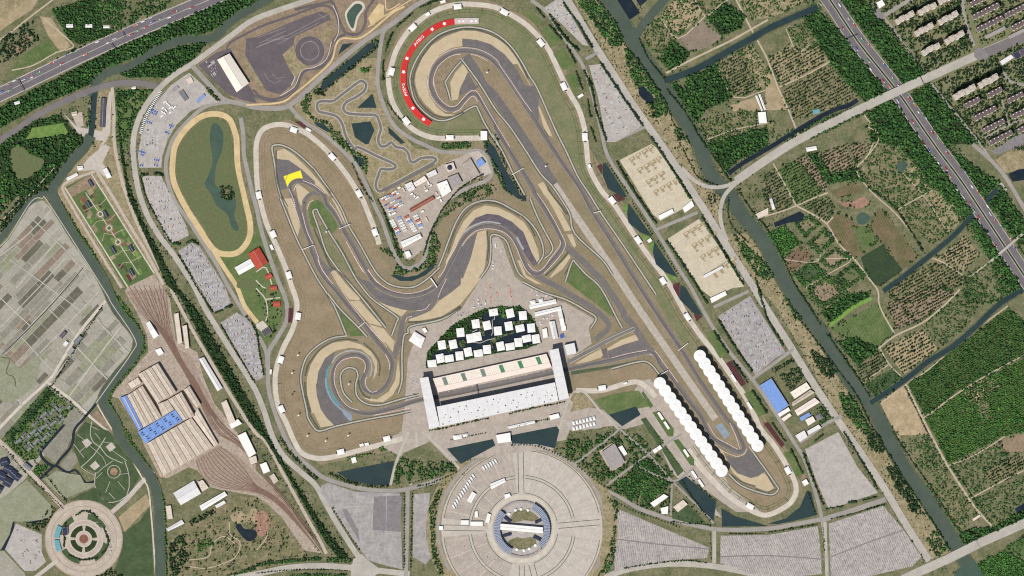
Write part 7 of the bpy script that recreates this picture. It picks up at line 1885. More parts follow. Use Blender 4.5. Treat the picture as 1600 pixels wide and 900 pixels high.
for s, lb in (("192,51 195,57", 'dark sign gantry over the left lanes of the west highway'), ("174,69 179,76", 'dark sign gantry over the right lanes of the west highway'), ("28,124 38,142", 'sign gantry at the left of the west highway'), ("1325,60 1340,54", 'sign gantry over the right highway')):
  a, b_ = [w2(p) for p in pp(s)]
  e = empty('sign_gantry', (*lerp2(a, b_, .5), .4), lb, 'gantry', 'sign gantries over the highways')
  C = tuple(e.location)
  L = math.hypot(b_[0] - a[0], b_[1] - a[1]); an = math.atan2(b_[1] - a[1], b_[0] - a[0])
  b = MB(); b.box(lerp2(a, b_, .5), L, 1.4, 6.5, 9.0, an); b.build('beam', 'dark_metal', e, C)
  for t in (.02, .98):
    b = MB(); b.box(lerp2(a, b_, t), 1, 1, 0.2, 6.5, an); b.build('post', 'dark_metal', e, C)
# road bridges
for s, w_, lb, zz in (("1362,161.5 1440,125.5", 13.4, 'diagonal road bridge over the right highway', 6.5), ("1476,876 1528,850", 14.4, 'road bridge over the canal at the lower right', 2.5), ("1598,365 1548,408", 4, 'narrow grey bridge over the lower right highway', 7.0), ("772,690 798,705", 20, 'wide stone axis bridge between the basins', 2.0), ("1562,285 1572,298", 5, 'small bridge at the right edge pond', 2.0)):
  a, b_ = [w2(p) for p in pp(s)]
  if 'axis' in lb:
    a, b_ = w2((788, 686)), w2((793, 703))
  e = empty('bridge', (*lerp2(a, b_, .5), .5), lb, 'bridge')
  C = tuple(e.location)
  L = math.hypot(b_[0] - a[0], b_[1] - a[1]); an = math.atan2(b_[1] - a[1], b_[0] - a[0])
  b = MB(); b.box(lerp2(a, b_, .5), L, w_ * UNIT, zz - 1.6, zz, an); b.build('deck', 'pale_road' if 'axis' not in lb else 'apron', e, C)
  for sd_ in (-1, 1):
    o_ = (w_ * UNIT / 2 - .3) * sd_
    b = MB(); b.box((lerp2(a, b_, .5)[0] - math.sin(an) * o_, lerp2(a, b_, .5)[1] + math.cos(an) * o_), L, .5, zz, zz + 1.1, an); b.build('parapet', 'concrete', e, C)
  for t in (.2, .5, .8):
    b = MB(); b.box(lerp2(a, b_, t), 2, w_ * UNIT * .7, -.2, zz - 1.6, an); b.build('pier', 'wall', e, C)
# light masts on the banks
for i, p in enumerate(pp("465.5,555 456.5,583 457.5,615.5 457.5,615.5 466.5,649 480.5,681 509,689 544,680.5 510,362.5 761,113.5 545,600 852.5,260")):
  q = w2(p)
  e = empty('light_mast', (*q, .5), f'pale light mast on the banks, {nth(i)} counted from the snail bend', 'light mast', 'light masts of the circuit')
  C = tuple(e.location)
  b = MB(); b.cone(q, .8, 0.3, 14, 6, r2=.4); b.build('mast', 'steel', e, C)
  b = MB(); b.box(q, 5.0, 4.0, 14, 15.4, .4); b.build('lamp_head', 'white_roof', e, C)

# ------------------------------------------------------------------ vehicles
def car_mesh(name, L, Wd, h, cm):
  b = MB()
  b.box((0, 0), L, Wd, 0.25, 0.85, 0, 0)
  V = [(-L * .36, -Wd * .46, .85), (L * .22, -Wd * .46, .85), (L * .22, Wd * .46, .85), (-L * .36, Wd * .46, .85), (-L * .26, -Wd * .38, h), (L * .06, -Wd * .38, h), (L * .06, Wd * .38, h), (-L * .26, Wd * .38, h)]
  b.add(V, [(0, 1, 5, 4), (1, 2, 6, 5), (2, 3, 7, 6), (3, 0, 4, 7)], 1)
  b.add(V[4:], [(0, 1, 2, 3)], 0)
  for x in (-L * .3, L * .3):
    b.box((x, 0), .65, Wd * 1.02, 0, .6, 0, 2)
  return mesh(name, b.V, b.F, [cm, 'glass', 'dark_metal'], b.M)

CARS = {c: car_mesh('parked_car', 4.8, 2.0, 1.5, c) for c in ('car_white', 'car_silver', 'car_black', 'car_red', 'car_blue')}
VANS = {c: car_mesh('delivery_van', 9.5, 2.8, 3.2, c) for c in ('car_white', 'car_blue', 'car_red', 'car_green', 'car_orange', 'car_silver')}

def truck(kind, c, p, ang, label, group, cat='truck', L=10.0, Wd=3.4, H=3.8):
  """box truck: cab, box body, wheels"""
  q = (*w2(p), zat(p))
  e = empty(kind, q, label, cat, group, ang)
  for nm, me in truck_parts(c, L, Wd, H):
    link(nm, me, e)
  return e

_tp = {}

def truck_parts(c, L, Wd, H):
  k = (c, L, Wd, H)
  if k not in _tp:
    b = MB(); b.box((-L * .12, 0), L * .74, Wd, 1.0, H)
    b2 = MB(); b2.box((L * .38, 0), L * .2, Wd * .94, .6, H * .8)
    b3 = MB()
    for x in (-L * .35, -L * .2, L * .36):
      b3.box((x, 0), 1.1, Wd * .98, 0, 1.05)
    _tp[k] = [('box_body', mesh('box_body', b.V, b.F, c)), ('cab', mesh('cab', b2.V, b2.F, 'car_white' if c != 'car_white' else 'car_silver')), ('wheel_set', mesh('wheel_set', b3.V, b3.F, 'dark_metal'))]
  return _tp[k]

lots = [  # outline, row heading (degrees), row pitch, bay pitch, share of bays filled, label, individuals
("222,276 252,276 291,355 292,366 270,378 262,372 231,310", 17, 5.2, 1.6, .45, 'car parked below the depot yard', 60),
("280,395 300,381 311,388 350,446 358,475 335,485 312,450", 17, 4.4, 1.5, .75, 'car parked in the full lot beside the horse track', 110),
("348,505 370,490 381,499 400,525 405,552 410,588 400,592 392,580", 17, 4.4, 1.5, .72, 'car parked in the full lot south of the horse track', 70),
("1126,494 1172,466 1223,549 1210,556 1182,580", 27, 5.0, 1.7, .45, 'car parked beside the factory', 50),
("925,108 940,105 960,125 1000,192 985,200 962,215 950,215 940,155", -60, 7.0, 1.6, .4, 'car parked in the lot north of the tan lots', 20),
("229,200 251,204.5 249,235.5 224.5,226.5", 0, 3.4, 2.0, .8, 'car parked between the blue trucks', 30),
("15,855 28,822 60,832 62,862 68,875 38,888", 45, 8, 2.2, .28, 'car parked in the south west lot', 0),
("320,95 335,92 342,118 332,120", 35, 4, 1.5, .6, 'car parked beside the test hall', 14),
("710,850 785,865 775,895 720,888", -20, 6, 2, .06, 'car on the great plaza', 0),
("643.5,588.5 652.5,588.5 652.5,619 642,619", -80, 3.5, 2.2, .7, 'car parked at the snail bend wing', 0),
("709,489.5 754,467 763,473 722.5,495.5", 27, 3.6, 2.2, .45, 'car parked above the lake pavilions', 0),
("140,815 155,815 175,835 180,855 172,875 162,870 165,845", 70, 6, 1.6, .5, 'car parked on the small round plaza', 0),
("852,12 875,0 882,10 918,70 908,65 882,40", -58, 4, 1.7, .5, 'car parked in the narrow top lot', 0),
]
stuffV, stuffF, stuffM = [], [], []
ckeys = ['car_white'] * 22 + ['car_silver'] * 6 + ['car_black'] * 3 + ['car_red', 'car_blue']
base = car_mesh('x', 4.8, 2.0, 1.5, 'car_white')
bv = [tuple(v.co) for v in base.vertices]
bf = [tuple(p.vertices) for p in base.polygons]
bm_ = [p.material_index for p in base.polygons]
bpy.data.meshes.remove(base)
cn = 0
for s, ang, pr, pb, share, lb, ind in lots:
  P = pp(s)
  c0 = centroid(P)
  co, si = math.cos(R(ang)), math.sin(R(ang))
  spots = []
  for i in range(-40, 41):
    for j in range(-90, 91):
      d = (i // 2) * pr * 2 + (i % 2) * 2.7
      p = (c0[0] + j * pb * co + d * si, c0[1] - j * pb * si + d * co)
      if inside(p, P) and rng.random() < share * (1.25 if (j // 6 + i) % 3 else .35):
        spots.append(p)
  rng.shuffle(spots)
  spots = sorted(spots[:ind], key=lambda q: q[1]) + spots[ind:]
  cnt = {}
  for k_, p in enumerate(spots):
    h_ = R(ang + 90) + rng.normal(0, .05)
    q = (*w2(p), zat(p))
    c_ = ckeys[rng.integers(len(ckeys))]
    if lb.endswith('south west lot'):
      c_ = 'car_black' if rng.random() < .6 else c_
    if k_ < ind and cn < 300:
      o = link('parked_car', CARS[c_])
      o.location = q
      o.rotation_euler = (0, 0, h_)
      cnt[c_] = cnt.get(c_, -1) + 1
      tag(o, f'{nth(cnt[c_])} {c_[4:]} ' + lb.replace('car parked', 'car from the top parked'), 'car', lb.replace('car parked', 'cars'))
      cn += 1
    else:
      ch, sh = math.cos(h_), math.sin(h_)
      b0 = len(stuffV)
      stuffV += [(q[0] + v[0] * ch - v[1] * sh, q[1] + v[0] * sh + v[1] * ch, q[2] + v[2]) for v in bv]
      stuffF += [tuple(b0 + i for i in f) for f in bf]
      mi = {'car_white': 0, 'car_silver': 1, 'car_black': 2, 'car_red': 3, 'car_blue': 4}[c_]
      stuffM += [mi if m == 0 else 5 + (m - 1) for m in bm_]
tag(link('parked_cars', mesh('parked_cars', stuffV, stuffF, ['car_white', 'car_silver', 'car_black', 'car_red', 'car_blue', 'glass', 'dark_metal'], stuffM)), 'many more small parked cars filling the car parks', 'cars', kind='stuff')

# blue trucks of the depot yard, white trucks of the great plaza, coaches on the ring road
for i, p in enumerate(pp("236.5,171 239.5,171.5 242.5,173 245.5,174.5 238,175.5 241,177 244,178 231,189.5 234,190.5 236.5,192 265.5,194.5 268,195.5 270.5,197 266.5,199 259,205.5 261.5,206.5 264,208 219,235.5 221.5,236.5 224,237.5 227,238 220.5,240.5 223.5,242 220,257.5 223,258 242,248.5 245,249.5 248,250 242,256.5 245.5,258")):
  truck('box_truck', 'blue_tarp', p, R(60 + (i % 5) * 3), f'blue box truck in the depot yard, {nth(i)} from the upper end', 'blue trucks of the depot yard', L=9.5, Wd=3.2)
for i in range(12):
  t = i / 11
  for k_, (a, b_) in enumerate((("740,744 709,792", 0), ("775,721 756,732", 0))):
    if k_ and i > 5:
      continue
    q0, q1 = pp(a)
    p = lerp2(q0, q1, t if not k_ else i / 5)
    truck('box_truck', 'car_white', p, R(-55 - 8 * t), f'{nth(i)} white lorry in the {"short" if k_ else "long"} arc row on the great plaza', 'lorries in the long arc row' if not k_ else 'lorries in the short arc row', L=17, Wd=4.6, H=4)
for i, p in enumerate(pp("258,159 262,162.5 255,168.5 260,173 266.5,168 271,169 266.5,175.5 254.5,175.5 253.5,181 264.5,164.5 273.5,167 258,178")):
  truck('box_truck', 'car_white', p, R(-50 if i % 2 else 40), f'white trailer in the middle of the depot yard, {nth(i)} of the cluster', 'white trailers of the depot yard', L=13, Wd=4, H=3.6)
for i in range(26):
  t = i / 25
  P_ = smooth("250,142 232,172 222,195 215,225 212,240", False, 8)
  q = resample(P_, 2.9)
  if i < len(q):
    x, y, h_ = q[i]
    truck('coach', 'car_white', (x + 1.6, y + .8), h_ + R(90), f'{nth(i)} white coach from the top along the west ring road', 'coaches along the ring road', 'coach', 11, 2.8, 3.2)
hv = [("-20,157 60,119 140,81 210,49 280,18 330,-4", 'highway_west', -1), ("0,139 70,106 150,68 220,37 290,8", 'highway_west', 1)]
vc = ['car_red', 'car_blue', 'car_green', 'car_white', 'car_red', 'car_orange', 'car_white', 'car_silver', 'car_red', 'car_green']
k_ = 0
lc = {}
for s, nm, d in hv + [("1282,5 1330,66 1388,139 1446,224 1490,285 1560,392", 'e', 1), ("1306,-4 1354,66 1411,139 1472,224 1514,280 1586,388", 'e', -1)]:
  for x, y, h_ in resample(smooth(s, False, 6), 13.0):
    if rng.random() < .62:
      off = rng.uniform(-3.2, 3.2)
      c_ = vc[k_ % len(vc)]
      p = (x + math.sin(h_) * off, y + math.cos(h_) * off)
      w_ = 'west' if nm == 'highway_west' else 'right'
      cn_ = {'car_red': 'red', 'car_blue': 'blue', 'car_green': 'green', 'car_white': 'white', 'car_orange': 'orange', 'car_silver': 'silver'}[c_]
      truck('lorry', c_, p, h_ + (0 if d > 0 else math.pi), f'{nth(lc.setdefault((cn_, w_, d), 0))} {cn_} lorry on the {w_} highway, {"left" if d > 0 else "right"} lanes', f'{cn_} lorries on the {w_} highway', 'lorry', 14 if k_ % 3 else 9, 3.2, 3.8)
      lc[(cn_, w_, d)] += 1
      k_ += 1
for i in range(34):
  p = [(887, 0), (907, 33), (932, 75), (987, 160), (1040, 235), (1085, 304), (1130, 375), (1175, 445), (1232, 536), (1292, 631), (1355, 722), (1416, 820)]
  q = resample(p, 28)
  if i < len(q):
    x, y, h_ = q[i]
    s_ = 1 if i % 2 else -1
    o = link('road_car', CARS['car_white' if i % 3 else 'car_silver'])
    pz = (x + math.sin(h_) * 2.6 * s_, y + math.cos(h_) * 2.6 * s_)
    o.location = (*w2(pz), zat(pz)); o.rotation_euler = (0, 0, h_)
    tag(o, f'{nth(i)} pale car from the top on the long straight east road', 'car', 'cars on the east road')
# orange equipment and carts in the paddock
for i, p in enumerate(pp("764,444.5 766,449 764.5,458 767,464 767.5,470 776.5,456.5 778,461 795,446 797,451 797.5,456 796,459.5 799,462.5 801,468.5 748,470 760,443")):
  truck('service_cart', ('car_orange', 'car_red')[i % 2], p, R(80), f'service cart in the upper paddock, {nth(i)} counted from the left', 'carts of the upper paddock', 'cart', 7, 3, 2)
for i, p in enumerate(pp("774.5,378 774,382 774.5,385 771,409.5 770.5,415 769.5,420 783.5,392 747,468.5 748,474 751,478 740.5,480.5 758.5,474.5 859,491 863,492.5 854.5,497 844,503 845,507.5 850,498.5 838,455 839.5,461 854,462")):
  truck('service_van', 'car_white' if i % 3 else 'car_silver', p, R(20 + 37 * i), f'white service van in the paddock, {nth(i)} counted from the upper tip', 'vans of the paddock', 'van', 8, 3.2, 3)

# ------------------------------------------------------------------ trees
_t = (1 + 5 ** .5) / 2
IV = np.array([(-1, _t, 0), (1, _t, 0), (-1, -_t, 0), (1, -_t, 0), (0, -1, _t), (0, 1, _t), (0, -1, -_t), (0, 1, -_t), (_t, 0, -1), (_t, 0, 1), (-_t, 0, -1), (-_t, 0, 1)], float)
IV /= np.linalg.norm(IV[0])
IF = np.array([(0, 11, 5), (0, 5, 1), (0, 1, 7), (0, 7, 10), (0, 10, 11), (1, 5, 9), (5, 11, 4), (11, 10, 2), (10, 7, 6), (7, 1, 8), (3, 9, 4), (3, 4, 2), (3, 2, 6), (3, 6, 8), (3, 8, 9), (4, 9, 5), (2, 4, 11), (6, 2, 10), (8, 6, 7), (9, 8, 1)])
VAR = [IV * (1 + rng.uniform(-.32, .28, (12, 1))) for _ in range(14)]
RGRID = rng.random((64, 64))

def fast_mesh(name, V, Fc, m):
  me = bpy.data.meshes.new(name)
  n, k = len(V), len(Fc)
  me.vertices.add(n)
  me.vertices.foreach_set('co', V.astype(np.float32).ravel())
  me.loops.add(k * 3)
  me.loops.foreach_set('vertex_index', Fc.astype(np.int32).ravel())
  me.polygons.add(k)
  me.polygons.foreach_set('loop_start', np.arange(0, k * 3, 3, dtype=np.int32))
  me.update(calc_edges=True)
  me.materials.append(MATS[m])
  return me

TRI = [0]

def crowns(name, label, pts_, size, m, hmul=0.85, cat='trees', top=True):
  """many small crowns as one body of planting; pts_ in plan units, size = (min, max) radius in m"""
  n = len(pts_)
  if n == 0:
    return None
  pts_ = np.asarray(pts_, float)
  r = rng.uniform(size[0], size[1], n) * np.where(rng.random(n) < .12, 1.45, 1.0)
  ix = np.clip((pts_[:, 0] - GX0).astype(int), 0, GW - 1)
  iy = np.clip((pts_[:, 1] - GY0).astype(int), 0, GH - 1)
  z = zmap[iy, ix] + r * hmul * 1.0
  var = rng.integers(0, len(VAR), n)
  th = rng.uniform(0, 6.283, n)
  B = np.stack(VAR)[var]                                  # n,12,3
  c, s = np.cos(th)[:, None], np.sin(th)[:, None]
  X = B[:, :, 0] * c - B[:, :, 1] * s
  Y = B[:, :, 0] * s + B[:, :, 1] * c
  st = rng.uniform(.8, 1.25, (n, 1))
  V = np.stack([X * r[:, None] * st + ((pts_[:, 0] - 800) * UNIT)[:, None], Y * r[:, None] / st + ((450 - pts_[:, 1]) * UNIT)[:, None], B[:, :, 2] * r[:, None] * hmul + z[:, None]], -1).reshape(-1, 3)
  Fc = (IF[None] + (np.arange(n) * 12)[:, None, None]).reshape(-1, 3)
  TRI[0] += len(Fc)
  o = link(name, fast_mesh(name, V, Fc, m))
  return tag(o, label, cat, kind='stuff')

def scatter_pts(P, spacing, jitter=.5, ang=0.0, sp2=None, gaps=0.0, thin=0.0):
  P = pp(P)
  xs = [p[0] for p in P]; ys = [p[1] for p in P]
  c0 = ((min(xs) + max(xs)) / 2, (min(ys) + max(ys)) / 2)
  rad = math.hypot(max(xs) - min(xs), max(ys) - min(ys)) / 2
  sp2 = sp2 or spacing
  i = np.arange(-int(rad / spacing) - 1, int(rad / spacing) + 2) * spacing
  j = np.arange(-int(rad / sp2) - 1, int(rad / sp2) + 2) * sp2
  U, V = np.meshgrid(i, j)
  U = U.ravel() + rng.normal(0, jitter * spacing * .5, U.size)
  V = V.ravel() + rng.normal(0, jitter * sp2 * .5, V.size)
  co, si = math.cos(R(ang)), math.sin(R(ang))
  X = c0[0] + U * co + V * si
  Y = c0[1] - U * si + V * co
  ins = np.zeros(len(X), bool)
  n = len(P)
  for k in range(n):
    x1, y1 = P[k]; x2, y2 = P[(k + 1) % n]
    if y1 == y2:
      continue
    cr = (y1 > Y) != (y2 > Y)
    ins ^= cr & (X < (x2 - x1) * (Y - y1) / (y2 - y1) + x1)
  ix = np.clip((X - GX0).astype(int), 0, GW - 1); iy = np.clip((Y - GY0).astype(int), 0, GH - 1)
  ok = ins & ~block[iy, ix] & (X > -40) & (X < 1640) & (Y > -40) & (Y < 940)
  if gaps:
    g = RGRID[(iy // 7) % 64, (ix // 7) % 64] * .6 + RGRID[(iy // 3) % 64, (ix // 3 + 9) % 64] * .4
    ok &= g > gaps
  if thin:
    ok &= rng.random(len(X)) > thin
  return np.stack([X[ok], Y[ok]], -1)

# woods and orchards east of the canal
for o, m, lb, P, tr in east_fields:
  ang = 28.0
  nm, lab = 'tree_cover', lb
  if tr == 'w':
    crowns('tree_cover', f'tree crowns of the {lb}', scatter_pts(P, 2.5, .9, gaps=.27), (1.8, 4.4), 'leaf_wood', 1.2)
  elif tr == 'W':
    crowns('tree_cover', f'tree crowns of the {lb}', scatter_pts(P, 1.9, .9), (1.8, 3.0), 'leaf_bright')
  elif tr == 'n':
    crowns('tree_cover', f'tree rows of the {lb}', scatter_pts(P, 2.2, .3, 28, 3.2, thin=.1), (1.7, 3.0), 'leaf_bright' if 'lower' in lb else 'leaf_wood', 1.2)
  elif tr == 'o':
    crowns('orchard_rows', f'orchard trees of the {lb}', scatter_pts(P, 3.3, .2, 28, 4.6, thin=.12), (2.1, 3.3), 'leaf_orchard', 1.2)
  elif tr == 'O':
    crowns('orchard_rows', f'orchard trees of the {lb}', scatter_pts(P, 3.8, .15, 28, 5.2, thin=.1), (2.4, 3.3), 'leaf_orchard', 1.2)
  elif tr == 's':
    crowns('shrub_cover', f'shrubs of the {lb}', scatter_pts(P, 2.3, .9, 28, gaps=.36, thin=.2), (1.3, 3.0), 'leaf_wood')
  elif tr == 'b':
    A = scatter_pts(P, 2.2, .6, 28)
    c = np.array(centroid(P))
    if len(A):
      inn = np.array([inside(tuple(q), shrink(P, .6)) for q in A])
      keep = ~inn | (rng.random(len(A)) < .06)
      crowns('hedge_rows', f'hedge trees of the {lb}', A[keep], (2.0, 3.4), 'leaf_wood')

# ragged hedgerows along the field edges
hp = []
for o, m, lb, P, tr in east_fields:
  for x, y, h_ in resample(P, 2.6, True):
    k_ = RGRID[int(y) // 9 % 64, int(x) // 9 % 64]
    if k_ > .45 and -30 < x < 1630 and -30 < y < 930 and rng.random() < .75:
      p = (x + rng.normal(0, 1.1), y + rng.normal(0, 1.1))
      if not block[int(p[1] - GY0), int(p[0] - GX0)]:
        hp.append(p)
  if tr == 'w':
    hp += [tuple(q) for q in scatter_pts(shrink(P, 1.12), 4.5, .9, gaps=.4)]
crowns('hedgerow_trees', 'ragged hedgerow trees along the field edges east of the canal', hp, (1.6, 3.5), 'leaf_wood', 1.1)
hp = []
for s in ("860,0 1000,0 1170,240 1290,430 1500,900 1440,880 1180,470 1000,190", "560,730 640,690 1000,640 1140,800 1100,830 900,720 640,770", "0,230 130,150 250,140 210,200 200,260 150,230 60,300", "170,140 250,140 215,260 330,500 430,680 560,880 500,870 250,440", "600,390 760,240 780,300 700,330 640,420"):
  hp += [tuple(q) for q in scatter_pts(s, 4.2, .9, gaps=.5)]
crowns('verge_shrubs', 'scattered shrubs on the road and canal verges', hp, (1.0, 2.3), 'leaf_dark', 1.0)
